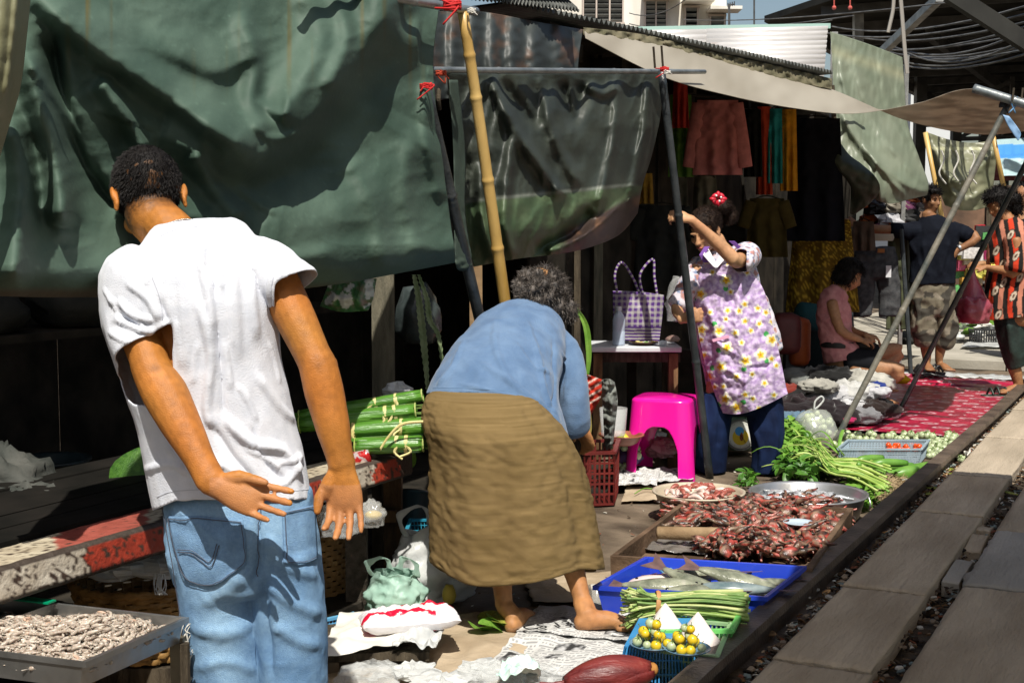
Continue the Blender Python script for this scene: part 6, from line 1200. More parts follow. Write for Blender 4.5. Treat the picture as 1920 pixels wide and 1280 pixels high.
shx = [([(x0, y0), (x0 + dx, y0 + dy * .5), (x0 + dx * 1.6, y0 + dy)], .0045, am) for x0, y0, dx, dy, am in [(205, 560, 30, 30, .006), (212, 600, 36, 22, .006), (220, 575, 34, 40, .005), (196, 540, 20, 60, .005), (300, 700, 14, 90, .006), (330, 600, 6, 90, .004), (445, 720, 22, 70, .006), (500, 640, 14, 80, .005), (420, 640, 8, 90, .006), (372, 640, -6, 80, .005), (380, 860, 40, 26, .006), (460, 840, 40, 40, .006), (520, 870, 30, -20, .006), (310, 830, 24, 60, .006), (350, 900, 40, 10, .004), (535, 480, -10, 40, .004), (550, 500, -8, 36, .004), (400, 455, 10, 90, .005), (300, 480, -16, 60, .004), (430, 560, 4, 90, .004)]]
shirt, sme_ = garment('t_shirt', man, s, M_shirt, .0052, 5, mcut, [(a_, w_ * .62, h_ * .95) for a_, w_, h_ in shf] + shx, ((8, .0035, (1, 1, .5), 3), (26, .0012, (1, 1, .4), 8)))
seams(shirt, wtree(shirt), [[(295, 932), (330, 920), (420, 917), (520, 921), (584, 917)], [(300, 444), (335, 430), (384, 424)], [(232, 672), (268, 652), (298, 628)], [(286, 520), (300, 560), (304, 600)], [(512, 520), (508, 560), (516, 600)]], mat('shirt_stitch', (.5, .52, .58), rough=.9), .0012, .0013)
# jeans
M_den = mat('faded_denim', (.85, .85, .85), (.8, .84, .9), .9, 120, .5, 500, attr=True); s = MB()
s.loft([(P(447, 925, 3.2), .176, .125), (P(450, 960, 3.2), .181, .135), (P(456, 1020, 3.2), .184, .142), (P(463, 1075, 3.21), .176, .13)], 26, side=(1, 0, 0), sub=3, dome=.3)
for x0, x1, x2, w0, w1 in ((401, 416, 428, .096, .087), (530, 543, 552, .088, .078)):
    a = P(x0, 1030, 3.2); b_ = P(x1, 1150, 3.2); c2 = P(x2, 1290, 3.2); d_ = Vector((c2.x + .01, 3.22, .12)); e_ = Vector((c2.x + .01, 3.22, .04)); s.loft([(a, w0, .12), (b_, w0 * 1.0, .105), (c2, w1, .09), (d_, w1 * .95, .09), (e_, w1 * .95, .09)], 22, side=(1, 0, 0), sub=4)
jf = [([(305, 980), (330, 1100), (345, 1240)], .012, .006), ([(487, 960), (488, 1040), (480, 1090)], .01, -.014), ([(470, 1060), (430, 1100), (380, 1130)], .02, .01), ([(492, 1080), (500, 1160), (510, 1270)], .012, -.012), ([(500, 1000), (540, 1060), (595, 1080)], .014, .01), ([(505, 1090), (550, 1130), (600, 1150)], .014, .011), ([(515, 1170), (560, 1200), (602, 1210)], .014, .009), ([(350, 1170), (420, 1190), (480, 1160)], .018, .008), ([(365, 1250), (430, 1240), (482, 1260)], .014, .007), ([(330, 945), (400, 1000), (455, 1010)], .012, .006)]
def dcol(me):
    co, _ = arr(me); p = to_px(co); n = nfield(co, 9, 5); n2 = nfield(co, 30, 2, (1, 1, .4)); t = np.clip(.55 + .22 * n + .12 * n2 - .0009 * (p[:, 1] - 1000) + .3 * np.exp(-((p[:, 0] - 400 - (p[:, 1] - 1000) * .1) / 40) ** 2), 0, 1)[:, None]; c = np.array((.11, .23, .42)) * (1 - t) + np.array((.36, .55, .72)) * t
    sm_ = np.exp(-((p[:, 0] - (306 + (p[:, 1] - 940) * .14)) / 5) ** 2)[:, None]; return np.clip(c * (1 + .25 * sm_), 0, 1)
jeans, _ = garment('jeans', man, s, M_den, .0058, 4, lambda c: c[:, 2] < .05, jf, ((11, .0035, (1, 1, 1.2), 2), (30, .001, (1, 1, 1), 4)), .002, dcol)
trj = wtree(jeans); pc = lambda g: np.tile((.2, .34, .52), (len(g), 1)) * (1 + .25 * fn(g, 25, 3))[:, None]
patch('pocket', trj, [[(318, 967), (388, 968), (456, 974)], [(330, 1030), (398, 1034), (461, 1026)], [(352, 1086), (404, 1096), (459, 1060)]], M_den, jeans, 20, 20, .005, .003, cols=pc); patch('pocket', trj, [[(527, 958), (560, 952), (586, 946)], [(529, 1005), (560, 1004), (589, 996)], [(531, 1054), (562, 1060), (592, 1048)]], M_den, jeans, 14, 18, .005, .003, cols=pc)
seams(jeans, trj, [[(322, 972), (390, 973), (452, 979)], [(321, 971), (333, 1030), (355, 1082), (404, 1091), (455, 1056), (457, 1020), (452, 979)], [(338, 1028), (365, 1030), (396, 1052), (410, 1015)], [(341, 1033), (365, 1036), (398, 1060), (414, 1018)], [(531, 961), (584, 950)], [(531, 961), (533, 1005), (535, 1049), (562, 1054), (588, 1043)], [(487, 940), (489, 1010), (484, 1080)], [(310, 945), (330, 1060), (352, 1200), (362, 1285)]], mat('denim_thread', (.09, .1, .13), rough=.9), .0011, .0095)
s = MB()
for k in range(26): p, _n = cast(trj, rnd(345, 362), rnd(1165, 1282)); p = p or P(352, 1240, 3.12); s.tube(curve([p, p + Vector((rnd(-.012, -.002), -.012, -.012)), p + Vector((rnd(-.02, .012), -.014, rnd(-.05, -.02)))], 4), .0009, 4)
s.build('frayed_threads', M_whiter, jeans)

# ---------------------------------------------------------------- bent woman
wom = empty('person', 'woman in blue blouse and long brown skirt bending forward barefoot', 'person', P(960, 1180, 4.45).to_2d().to_3d())
s = MB(); Hw = P(1016, 558, 5.02); headmesh(s, Hw, (.25, .75, -.6), (.95, -.25, .1), .95)
s.loft([(P(1006, 585, 5.0), .045, .05), (P(985, 610, 4.93), .075, .06), (P(960, 650, 4.82), .14, .08), (P(930, 710, 4.65), .15, .1), (P(915, 790, 4.52), .17, .12)], 18, side=(1, 0, 0), sub=3, dome=.5)
hL, hR = Vector(G(958, 1192, .0)), Vector(G(1084, 1198, 0)); aL, aR = P(945, 1135, hL.y + .05), P(1092, 1125, hR.y + .06)
for h_, a_, x, sg in ((hL, aL, 915, -1), (hR, aR, 1000, 1)):
    hp = P(x, 800, 4.5); kn = hp.lerp(a_, .52) + Vector((.0, .03, 0)); s.loft([(hp, .08, .085), (hp.lerp(kn, .5), .068, .075), (kn, .052, .055), (kn.lerp(a_, .35), .05, .052), (kn.lerp(a_, .75), .034, .036), (a_, .029, .032)], 14, sub=3, dome=.6)
foot(s, aL, hL + Vector((0, 0, .004)), (.35, 1, 0), 1.0); foot(s, aR, hR + Vector((0, 0, .026)), (1, .12, 0), .98)
SR, ER, WR = P(1052, 655, 4.9), P(1068, 745, 4.85), P(1092, 800, 5.0); s.loft([(SR, .04, .04), (ER, .034, .034), (WR, .024, .022)], 12, sub=3, dome=.7); hand(s, WR, (.3, .3, -.9), (-.5, .6, 0), (.5, -.6, 0), .9)
SL, EL, WL = P(905, 640, 4.9), P(900, 760, 5.0), P(950, 850, 5.1); s.loft([(SL, .04, .04), (EL, .034, .034), (WL, .024, .022)], 12, sub=3, dome=.7); hand(s, WL, (.2, .2, -.9), (.5, .6, 0), (.5, -.6, 0), .9)
me = remesh(s, .005, 4); co, no = arr(me); c = skin_cols(co, (.4, .19, .075)); ft2 = (co[:, 2] < .14); c[ft2] *= (1 + .2 * nfield(co[ft2], 25, 5))[:, None]; c[co[:, 2] < .03] = c[co[:, 2] < .03] * .5 + np.array((.5, .32, .2)) * .5; setco(me, co + no * (nfield(co, 50, 1) * .001)[:, None]); colour(me, np.clip(c, 0, 1)); mk('body', me, M_skin, wom, True)
random.seed(12); bl = []
for k in range(90):
    a, b_ = rnd(0, 6.28), math.acos(rnd(-.75, 1)); d = Vector((math.sin(b_) * math.cos(a), math.sin(b_) * math.sin(a), math.cos(b_))); r = rnd(.012, .022); bl.append((Hw + Vector((-.002, 0, .015)) + Vector((d.x * .09, d.y * .1, d.z * .09)), (r, r, r)))
bl += [(Hw + Vector((-.002, 0, .01)), (.09, .1, .09)), (P(1066, 582, 4.98), (.034, .034, .04)), (P(1045, 572, 4.98), (.04, .05, .05))]
hair(wom, bl, M_hairg, 3800, .022, Vector((0, -.1, -.1)), .005, .006, 45, seed=4, rad=.0012)
M_blou = mat('blue_chambray', (.085, .15, .265), (.13, .21, .34), .88, 12, .35, 250, sheen=.2); s = MB()
s.loft([(P(1000, 586, 5.02), .08, .06), (P(990, 604, 4.95), .135, .085), (P(975, 630, 4.86), .17, .105), (P(955, 670, 4.74), .19, .125), (P(935, 715, 4.62), .21, .145), (P(925, 765, 4.54), .235, .16), (P(925, 830, 4.5), .26, .175), (P(930, 900, 4.48), .28, .19)], 28, side=(1, 0, -.12), sub=4, dome=.4)
s.loft([(P(1020, 640, 4.92), .07, .07), (P(1056, 660, 4.9), .06, .065), (P(1070, 710, 4.86), .056, .06), (P(1076, 770, 4.84), .052, .056), (P(1078, 800, 4.86), .052, .056)], 18, sub=3, dome=.6)
s.loft([(P(940, 640, 4.95), .07, .07), (P(905, 690, 4.98), .06, .06), (P(900, 760, 5.0), .055, .055)], 16, sub=3, dome=.6)
bfold = [([(985, 600), (1010, 680), (1020, 740), (1050, 800)], .014, .012), ([(1035, 640), (1040, 720), (1030, 770)], .012, -.013), ([(930, 600), (930, 660), (960, 730)], .016, .008), ([(1050, 660), (1064, 700), (1060, 750)], .008, .009), ([(870, 640), (850, 690), (820, 725)], .014, .01), ([(900, 680), (960, 720), (1010, 760)], .016, .008), ([(960, 640), (1000, 690), (1030, 700)], .01, .008), ([(860, 720), (930, 735), (990, 750)], .008, .006), ([(1000, 740), (1040, 790), (1072, 835)], .009, .008)]
blou, _ = garment('blouse', wom, s, M_blou, .0062, 5, below([(780, 738), (830, 739), (880, 737), (930, 741), (975, 752), (1010, 778), (1040, 806), (1078, 846), (1100, 850)]), [(a_, w_ * .65, h_) for a_, w_, h_ in bfold], ((9, .005, (1, 1, .8), 7), (24, .002, (1, 1, .6), 3)))
seams(blou, wtree(blou), [[(812, 728), (870, 728), (930, 732), (975, 742), (1030, 785), (1074, 834)]], mat('blouse_thread', (.1, .17, .28), rough=.9), .0014, .001)
M_skirt = mat('brown_skirt', (.55, .55, .55), (1, 1, 1), .9, 5, .3, 160, attr=True, stretch=(1, 1, 7)); n = 200; rows = 110; vs = []; ctl = curve([(900, 730, 0), (908, 768, 0), (942, 850, 0), (956, 955, 0), (966, 1056, 0)], 30); A_ = np.interp(np.linspace(0, 1, rows), [0, .12, .35, .7, 1], [.145, .182, .228, .268, .287]); B_ = np.interp(np.linspace(0, 1, rows), [0, .12, .35, .7, 1], [.09, .15, .2, .225, .238])
rs_ = [(-1.15, .03, .1, .9), (-.62, -.035, .1, 1), (-.2, .03, .12, .8), (-1.62, -.022, .13, 1), (-2.1, .02, .12, .9), (-2.55, -.016, .12, 1), (.1, -.02, .1, 1), (-.42, .02, .06, 1), (-1.38, .018, .07, .7)]
for i in range(rows):
    v = i / (rows - 1); c = ctl[int(v * (len(ctl) - 1))]; p = P(c.x, c.y, 4.49 - .09 * min(1, v * 2.5))
    for j in range(n):
        a = 2 * math.pi * j / n; k = 1
        for a0, am, wd, st in rs_:
            d = (a - a0 - .25 * math.sin(v * 3 + a0 * 3) * (1 - v) + math.pi) % (2 * math.pi) - math.pi; k += am * 2.7 * math.exp(-(d / max(.15, wd * 1.35)) ** 2) * min(1, v * 1.4 + .08)
        k = 1 + .12 * math.tanh((k - 1) * 6) + .004 * math.sin(a * 13 + 2 * math.sin(v * 2))
        hz = .25 * noise.noise(Vector((math.cos(a) * 2, math.sin(a) * 2, v * 7))) * .009 + noise.noise(Vector((math.cos(a) * 8, math.sin(a) * 8, v * 34))) * .005
        q = p + Vector((math.cos(a) * A_[i] * (k + hz * 4), math.sin(a) * B_[i] * (k + hz * 4), 0)); q.z -= (.10 * max(0, math.sin(a)) + .018 * math.sin(a * 3 + 1)) * v ** 2; vs.append(q)
me = bpy.data.meshes.new('skirt'); me.from_pydata([tuple(v) for v in vs], [], [(i * n + j, i * n + (j + 1) % n, (i + 1) * n + (j + 1) % n, (i + 1) * n + j) for i in range(rows - 1) for j in range(n)])
co, _ = arr(me); zz = co[:, 2]; stv = np.array([noise.noise(Vector((math.floor(z * 520) * .37, x * 5, 1))) for x, z in zip(co[:, 0], zz)]); colour(me, mixc((.12, .08, .03), (.23, .158, .07), .5 + .25 * nfield(co, 6, 3) + .5 * stv)); solid(mk('skirt', me, M_skirt, wom, True), .002)

# ---------------------------------------------------------------- woman in the purple apron
pw = empty('person', 'woman in purple flowered apron gripping the black pole with both hands', 'person', P(1385, 900, 7.15).to_2d().to_3d())
poleat = lambda y: rt.lerp(rb, max(0, min(1, (y - 132) / (897 - 132))))
s = MB(); Hp = P(1322, 434, 7.1); Fp, Rp = (-.55, -.7, -.42), (-.72, .66, .0); Mp, fp = headmesh(s, Hp, Fp, Rp, .97)
s.loft([(P(1340, 448, 7.16), .05, .052), (P(1352, 478, 7.2), .065, .06), (P(1355, 500, 7.2), .14, .08), (P(1365, 570, 7.2), .15, .09), (P(1378, 660, 7.2), .15, .1), (P(1388, 730, 7.2), .16, .11)], 18, side=(1, 0, 0), sub=3, dome=.5)
S1, E1, W1_ = P(1398, 478, 7.18), P(1381, 489, 6.9), P(1296, 412, 6.84); s.loft([(S1, .044, .044), (E1, .037, .04), (E1.lerp(W1_, .3), .038, .037), (W1_, .025, .022)], 14, sub=3, dome=.7)
pp = poleat(408); hand(s, W1_ + Vector((-.01, 0, .004)), (-.85, .12, .2), (.15, .9, -.6), (-.2, -.2, .9), .93, (.75, .8, .8, .8), (.5, .3, .7))
S2, E2, W2_ = P(1306, 505, 7.15), P(1270, 572, 7.08), P(1279, 597, 6.98); s.loft([(S2, .042, .042), (E2, .036, .036), (W2_, .026, .024)], 14, sub=3, dome=.7)
hand(s, W2_ + Vector((0, -.02, 0)), (.75, -.35, .2), (.4, .85, 0), (.1, .1, 1), .95, (.85, .9, .95, .95), (.4, .2, .7))
for (x0, y0, x1, y1, x2, y2) in ((1350, 720, 1338, 810, 1334, 885), (1420, 725, 1434, 815, 1428, 895)):
    a, b_ = P(x0, y0, 7.18), P(x2, y2, 7.15); kn = P(x1, y1, 7.12); s.loft([(a, .075, .08), (kn, .05, .055), (b_, .035, .04)], 12, sub=3, dome=.6); foot(s, Vector((b_.x, 7.18, .09)), Vector((b_.x, 7.1, .01)), (.1, 1, 0), .9)
me = remesh(s, .006, 3); co, no = arr(me); c = skin_cols(co, (.5, .27, .14)); colour(me, c); mk('body', me, M_skin, pw, True)
s = MB()
for sg in (1, -1): s.ell(fp(.03 * sg, .076, .004), (.012, .006, .004), M=Mp, n=8, m=6)
s.build('eyes', M_hair, pw, True); s = MB(); s.ell(fp(0, .093, -.056), (.02, .006, .006), M=Mp, n=8, m=6); s.build('lips', mat('lips', (.4, .1, .08), rough=.5), pw, True)
def pcut(c): l = (c - np.array(Hp)) @ np.array(Mp); return (l[:, 1] > .035) & (l[:, 2] < .055) | ((np.abs(l[:, 0]) > .06) & (l[:, 2] < .0) & (l[:, 1] > -.04)) | (l[:, 2] < -.05)
hair(pw, [(fp(0, -.018, .04), (.082, .1, .088), Mp), (P(1352, 388, 7.2), (.06, .05, .04)), (P(1368, 405, 7.24), (.04, .04, .06)), (P(1372, 428, 7.25), (.025, .03, .05))], mat('dark_brown_hair', (.01, .006, .005), (.025, .015, .01), .6, 60, .3, spec=.12), 2600, .016, Vector((.6, .5, .1)), .006, .003, 50, cut=pcut, seed=8, rad=.0014)
s = MB(); 
for k in range(8): a = k * .8; s.ell(P(1346, 373, 7.1) + Vector((math.cos(a) * .028, -.01, math.sin(a) * .022)), (.02, .012, .012), M=Matrix.Rotation(a, 3, 'Y'), n=8, m=6)
s.build('hair_tie', mat('red_ribbon', (.5, .01, .03), rough=.5), pw, True); s = MB()
for dx, dy in ((1343, 367), (1349, 377), (1352, 370)): s.ell(P(dx, dy, 7.06), .006, n=8, m=6)
s.build('beads', mat('white_bead', (.8, .8, .8), rough=.2), pw, True)
M_print = mat('printed_cotton', (.9, .9, .9), (.9, .9, .9), .85, 30, .3, 200, attr=True); s = MB()
s.loft([(P(1352, 472, 7.2), .08, .07), (P(1353, 486, 7.2), .135, .09), (P(1357, 512, 7.2), .175, .11), (P(1366, 570, 7.2), .185, .125), (P(1378, 640, 7.2), .195, .13), (P(1392, 700, 7.2), .2, .14), (P(1398, 750, 7.2), .2, .14)], 24, side=(1, 0, 0), sub=4, dome=.4)
s.loft([(P(1380, 485, 7.22), .065, .065), (P(1402, 478, 7.15), .07, .066), (P(1397, 486, 7.02), .062, .06), (P(1388, 490, 6.93), .06, .058)], 16, sub=3, dome=.5); s.loft([(P(1315, 498, 7.2), .06, .06), (P(1298, 525, 7.14), .06, .058), (P(1280, 556, 7.1), .055, .055), (P(1272, 572, 7.08), .055, .05)], 16, sub=3, dome=.5)
s.loft([(P(1420, 560, 7.22), .05, .05), (P(1440, 620, 7.2), .055, .04), (P(1450, 655, 7.2), .05, .03)], 14, sub=3, dome=.5)
def pscol(me):
    co, _ = arr(me); n1 = nfield(co, 28, 3); n2 = nfield(co, 60, 9); c = np.tile((.6, .56, .62), (len(co), 1)); c[n1 > .22] = (.42, .22, .2); c[(n2 > .3)] = (.2, .25, .38); return c
def pscut(c): p = to_px(c); return (p[:, 1] > np.interp(p[:, 0], [1300, 1330, 1420, 1450, 1480], [712, 722, 735, 662, 655])) | ((c[:, 1] < 6.955) & (p[:, 0] < 1400))
psh, _ = garment('blouse', pw, s, M_print, .0075, 4, pscut, [([(1402, 520), (1420, 580), (1440, 640)], .014, .012), ([(1300, 520), (1310, 600), (1312, 680)], .012, .01), ([(1405, 450), (1410, 480), (1400, 500)], .01, .008)], ((14, .006, (1, 1, .7), 5),), .002, pscol)
s = MB(); s.add([P(1318, 478, 7.02), P(1342, 505, 6.99), P(1372, 472, 7.04), P(1362, 458, 7.08), P(1342, 492, 7.02), P(1326, 462, 7.06)], [(0, 1, 4, 5), (1, 2, 3, 4)]); solid(s.build('collar', mat('white_collar', (.66, .64, .66), rough=.85), psh), .003)
random.seed(5); fl = []
while len(fl) < 95:
    x, y = rnd(1295, 1480), rnd(475, 780); r = random.choice([13, 13, 8, 7, 7])
    if all(math.hypot(x - a, y - b_) > (r + c_) * .92 for a, b_, c_, *_ in fl): fl.append((x, y, r, rnd(0, 6.28)))
    elif random.random() < .002: break
def apcol(g):
    x, y = g[:, 0], g[:, 1]; n = fn(g, 7, 2); n2 = fn(g, 40, 7); c = mixc((.38, .26, .48), (.62, .5, .68), .5 + 1.2 * n)
    for fx, fy, r, a0 in fl:
        dx, dy = x - fx, y - fy; d = np.hypot(dx, dy); a = np.arctan2(dy, dx) - a0; pet = r * (.62 + .38 * np.abs(np.cos(a * 2.5))); lf = (np.hypot(dx - math.cos(a0) * r * 1.2, (dy - math.sin(a0) * r * 1.2)) < r * .38) & (r > 9); c[lf] = (.07, .38, .1)
        m = d < pet; c[m] = (.78, .74, .62); m2 = d < pet * .55; c[m2] = (.8, .55, .05); m3 = d < r * .2; c[m3] = (.6, .28, .02)
    return c
apc = [[(1322, 486, 7.06), (1345, 500, 7.03), (1372, 492, 7.03), (1398, 500, 7.08)], [(1304, 545, 7.1), (1340, 545, 7.0), (1385, 545, 7.0), (1430, 540, 7.1)], [(1308, 610, 7.1), (1345, 612, 6.97), (1395, 610, 6.96), (1446, 600, 7.1)], [(1322, 680, 7.08), (1360, 682, 6.95), (1410, 678, 6.94), (1462, 668, 7.1)], [(1342, 742, 7.06), (1375, 746, 6.96), (1420, 738, 6.95), (1473, 722, 7.1)], [(1356, 774, 7.06), (1385, 776, 6.98), (1425, 764, 6.97), (1477, 738, 7.1)]]
ap = sheet('apron', apc, M_print, 170, 230, [([(1400, 510), (1380, 600), (1400, 700), (1395, 770)], 7, 7, .025), ([(1320, 560), (1345, 640), (1360, 760)], 7, 7, .02), ([(1430, 560), (1440, 660), (1450, 740)], 7, 7, .02), ([(1345, 520), (1390, 590)], 6, 6, -.015), ([(1340, 640), (1380, 665)], 5, 5, .015), ([(1400, 690), (1440, 685), (1462, 665)], 4, 4, -.018), ([(1360, 690), (1400, 720)], 5, 5, .014)], ((14, .014), (6, .004)), pw, 'y', .003, cols=apcol)
s = MB(); 
for pl in ([(1324, 492), (1316, 478), (1326, 462)], [(1394, 500), (1392, 470), (1372, 452)]): 
    g = [];  
    for x, y in pl: g += [P(x - 5, y, 7.04), P(x + 5, y, 7.03)]
    s.add(g, [(0, 1, 3, 2), (2, 3, 5, 4)])
solid(s.build('apron_strap', mat('purple_strap', (.22, .1, .4), rough=.85), ap), .003)
s = MB(); g = [P(x, y, 6.93) for x, y in ((1335, 636), (1366, 628), (1368, 633), (1337, 641))]; s.add(g, [(0, 1, 2, 3)]); solid(s.build('pocket_trim', mat('pink_trim', (.7, .35, .5), rough=.8), ap), .003)
M_navy = mat('navy_trousers', (.004, .008, .028), (.01, .022, .07), .8, 8, .3, 200); s = MB()
s.loft([(P(1388, 690, 7.2), .17, .12), (P(1388, 735, 7.2), .185, .13), (P(1388, 762, 7.2), .18, .12)], 20, side=(1, 0, 0), sub=3, dome=.4)
s.loft([(P(1345, 740, 7.18), .09, .11), (P(1337, 810, 7.15), .084, .1), (P(1333, 870, 7.16), .078, .09), (P(1331, 915, 7.16), .078, .088), (P(1331, 930, 7.16), .078, .088)], 18, side=(1, 0, 0), sub=3); s.loft([(P(1430, 740, 7.18), .1, .11), (P(1438, 810, 7.14), .09, .1), (P(1435, 870, 7.14), .076, .088), (P(1432, 912, 7.14), .073, .085), (P(1432, 930, 7.14), .073, .085)], 18, side=(1, 0, 0), sub=3)
garment('trousers', pw, s, M_navy, .008, 4, lambda c: c[:, 2] < .012, [([(1320, 740), (1325, 820), (1318, 890)], .014, .01), ([(1410, 790), (1430, 850), (1420, 890)], .014, .012), ([(1450, 770), (1455, 830), (1440, 890)], .012, .01), ([(1350, 760), (1345, 840)], .012, -.01)], ((12, .006, (1, 1, .6), 2),), .002)

# ---------------------------------------------------------------- seated girl
sg_ = empty('person', 'girl in pink sleeveless top sitting cross legged and sorting clothes', 'person', P(1600, 700, 9.6)); Y = 9.6
s = MB(); Hg = P(1592, 515, Y); Fg, Rg = (.8, -.2, -.5), (-.25, -.97, 0); Mg, fg = headmesh(s, Hg, Fg, Rg, .97)
s.loft([(P(1580, 538, Y), .042, .045), (P(1566, 558, Y), .06, .06), (P(1562, 590, Y), .105, .11), (P(1568, 640, Y), .1, .1), (P(1580, 680, Y + .02), .13, .13)], 16, side=(.7, -.6, 0), sub=3, dome=.5)
for dy, (s0, e0, w0) in ((-.1, ((1560, 568), (1576, 618), (1612, 636))), (.14, ((1572, 566), (1590, 615), (1624, 628)))):
    a, b_, c2 = P(*s0, Y + dy), P(*e0, Y + dy - .04), P(*w0, Y - .1 + dy * .2); s.loft([(a, .042, .042), (b_, .036, .036), (c2, .024, .022)], 12, sub=3, dome=.7); hand(s, c2, (.9, 0, -.2), (0, .3, -1), (.2, -1, 0), .85, (.4, .5, .5, .5))
for dy, (k0, a0) in ((-.16, ((1688, 694), (1640, 738))), (.18, ((1686, 656), (1640, 716)))):
    h_, k_, a_ = P(1600, 684 if dy < 0 else 668, Y + dy * .5), P(*k0, Y + dy), P(*a0, Y + dy * .6); s.loft([(h_, .07, .07), (h_.lerp(k_, .5), .066, .066), (k_, .05, .052), (k_.lerp(a_, .4), .05, .05), (a_, .03, .032)], 14, sub=3, dome=.7); foot(s, a_, a_ + Vector((-.03, 0, -.07)), (.9, -.3, 0), .9)
me = remesh(s, .008, 3); co, _ = arr(me); colour(me, skin_cols(co, (.36, .18, .09))); mk('body', me, M_skin, sg_, True)
def bcut(Hc_, M_, yy=.04, zz=.05): return lambda c: (((c - np.array(Hc_)) @ np.array(M_))[:, 1] > yy) & (((c - np.array(Hc_)) @ np.array(M_))[:, 2] < zz)
hair(sg_, [(fg(0, -.015, .03), (.088, .102, .095), Mg), (fg(0, -.055, -.03), (.075, .055, .07), Mg), (fg(-.04, .0, -.02), (.05, .05, .06), Mg), (fg(.04, 0, -.02), (.05, .05, .06), Mg)], M_hair, 900, .04, Vector((.1, -.2, -1)), .008, .004, 30, cut=bcut(Hg, Mg), seed=3, rad=.002)
s = MB(); s.loft([(P(1574, 548, Y), .07, .075), (P(1564, 562, Y), .1, .11), (P(1563, 590, Y), .118, .125), (P(1568, 635, Y), .115, .115), (P(1580, 665, Y), .14, .135), (P(1590, 690, Y), .16, .15)], 20, side=(.7, -.6, 0), sub=3, dome=.4)
M_pink = mat('pink_top', (.42, .17, .18), (.55, .26, .26), .85, 20, .3); garment('pink_top', sg_, s, M_pink, .009, 3, below([(1500, 690), (1580, 676), (1640, 668)]), [([(1550, 600), (1580, 640), (1600, 660)], .015, .012)], ((14, .008, (1, 1, 1), 2),), .003)
s = MB(); s.loft([(P(1590, 672, Y - .06), .09, .09), (P(1640, 678, Y - .12), .078, .08)], 14, sub=2, dome=.4); s.loft([(P(1590, 662, Y + .1), .09, .09), (P(1640, 662, Y + .13), .078, .08)], 14, sub=2, dome=.4); garment('shorts', sg_, s, mat('black_shorts', (.01, .011, .014), rough=.85), .01, 2, None)
s = MB(); s.lathe(P(1572, 645, Y), [(.128, -.02), (.133, 0), (.128, .02)], 30); s.build('waist_belt', mat('black_belt', (.01, .01, .01), rough=.6), sg_, True); s = MB(); s.ell(P(1622, 645, Y - .05), (.075, .05, .06), n=14, m=10); s.build('waist_bag', MC['black_belt'], sg_, True)

# ---------------------------------------------------------------- man in navy shirt
nm = empty('person', 'young man in navy t-shirt and grey camouflage shorts leaning one arm out', 'person', P(1750, 695, 11.8)); Y = 11.8
s = MB(); Hn = P(1744, 375, Y); Fn_, Rn = (.55, -.8, -.12), (-.8, -.55, 0); Mn, fnn = headmesh(s, Hn, Fn_, Rn, 1.0)
s.loft([(P(1740, 398, Y), .055, .058), (P(1746, 420, Y), .1, .07), (P(1750, 440, Y), .17, .09), (P(1750, 500, Y), .15, .09), (P(1750, 540, Y), .14, .1)], 16, side=(1, -.15, 0), sub=3, dome=.5)
a, b_, c2 = P(1692, 432, Y), P(1645, 430, Y), P(1607, 420, Y); s.loft([(a, .05, .05), (b_, .042, .042), (c2, .028, .026)], 12, sub=3, dome=.7); hand(s, c2, (-1, 0, .2), (0, .9, -.3), (0, .3, 1), .95, (.6, .7, .7, .7))
a, b_, c2 = P(1806, 434, Y), P(1831, 447, Y - .1), P(1797, 468, Y - .08); s.loft([(a, .05, .05), (b_, .042, .042), (c2, .028, .026)], 12, sub=3, dome=.7); hand(s, c2, (-.7, 0, -.7), (-.2, .9, 0), (-.6, 0, .6), .95)
for (h_, k_, a_, hh) in (((1732, 560), (1735, 630), (1738, 678), (1736, 695)), ((1772, 560), (1768, 625), (1760, 676), (1760, 693))):
    a, b_, c2 = P(*h_, Y), P(*k_, Y - .03), P(*a_, Y); s.loft([(a, .08, .09), (b_, .056, .06), (b_.lerp(c2, .4), .053, .055), (c2, .033, .036)], 12, sub=3, dome=.6); foot(s, c2, Vector((c2.x, Y + .03, .075)), (-.1 if h_[0] < 1750 else .25, -1, 0), 1.05)
me = remesh(s, .009, 3); co, _ = arr(me); colour(me, skin_cols(co, (.28, .13, .06))); mk('body', me, M_skin, nm, True)
s = MB(); 
for q in (1, -1): s.ell(fnn(.03 * q, .078, .004), (.012, .006, .005), M=Mn, n=8, m=6); s.ell(fnn(.03 * q, .082, .025), (.02, .006, .004), M=Mn, n=8, m=6)
s.build('eyes_and_brows', M_hair, nm, True)
hair(nm, [(fnn(0, -.015, .045), (.086, .104, .088), Mn), (fnn(.02, .05, .085), (.06, .05, .03), Mn)], M_hair, 700, .03, Vector((.1, -.2, -.1)), .009, .004, 30, cut=bcut(Hn, Mn, .05, .06), seed=5, rad=.002)
s = MB(); s.loft([(P(1744, 408, Y), .08, .07), (P(1747, 424, Y), .17, .1), (P(1750, 445, Y), .215, .12), (P(1750, 490, Y), .19, .125), (P(1748, 530, Y), .2, .135), (P(1748, 550, Y), .2, .135)], 22, side=(1, -.15, 0), sub=3, dome=.4)
s.loft([(P(1720, 432, Y), .075, .075), (P(1695, 433, Y), .07, .07), (P(1672, 432, Y), .066, .07)], 14, sub=2, dome=.2); s.loft([(P(1785, 432, Y), .075, .075), (P(1806, 438, Y), .07, .07), (P(1822, 446, Y - .07), .066, .07)], 14, sub=2, dome=.2)
garment('t_shirt', nm, s, mat('navy_shirt', (.003, .004, .008), (.006, .008, .014), .85, 12, .3), .01, 3, below([(1690, 525), (1720, 534), (1790, 531)]), [([(1730, 450), (1740, 520)], .02, .014), ([(1780, 450), (1760, 520)], .02, .014), ([(1700, 440), (1720, 480)], .02, .012)], ((10, .008, (1, 1, .6), 2),), .003)
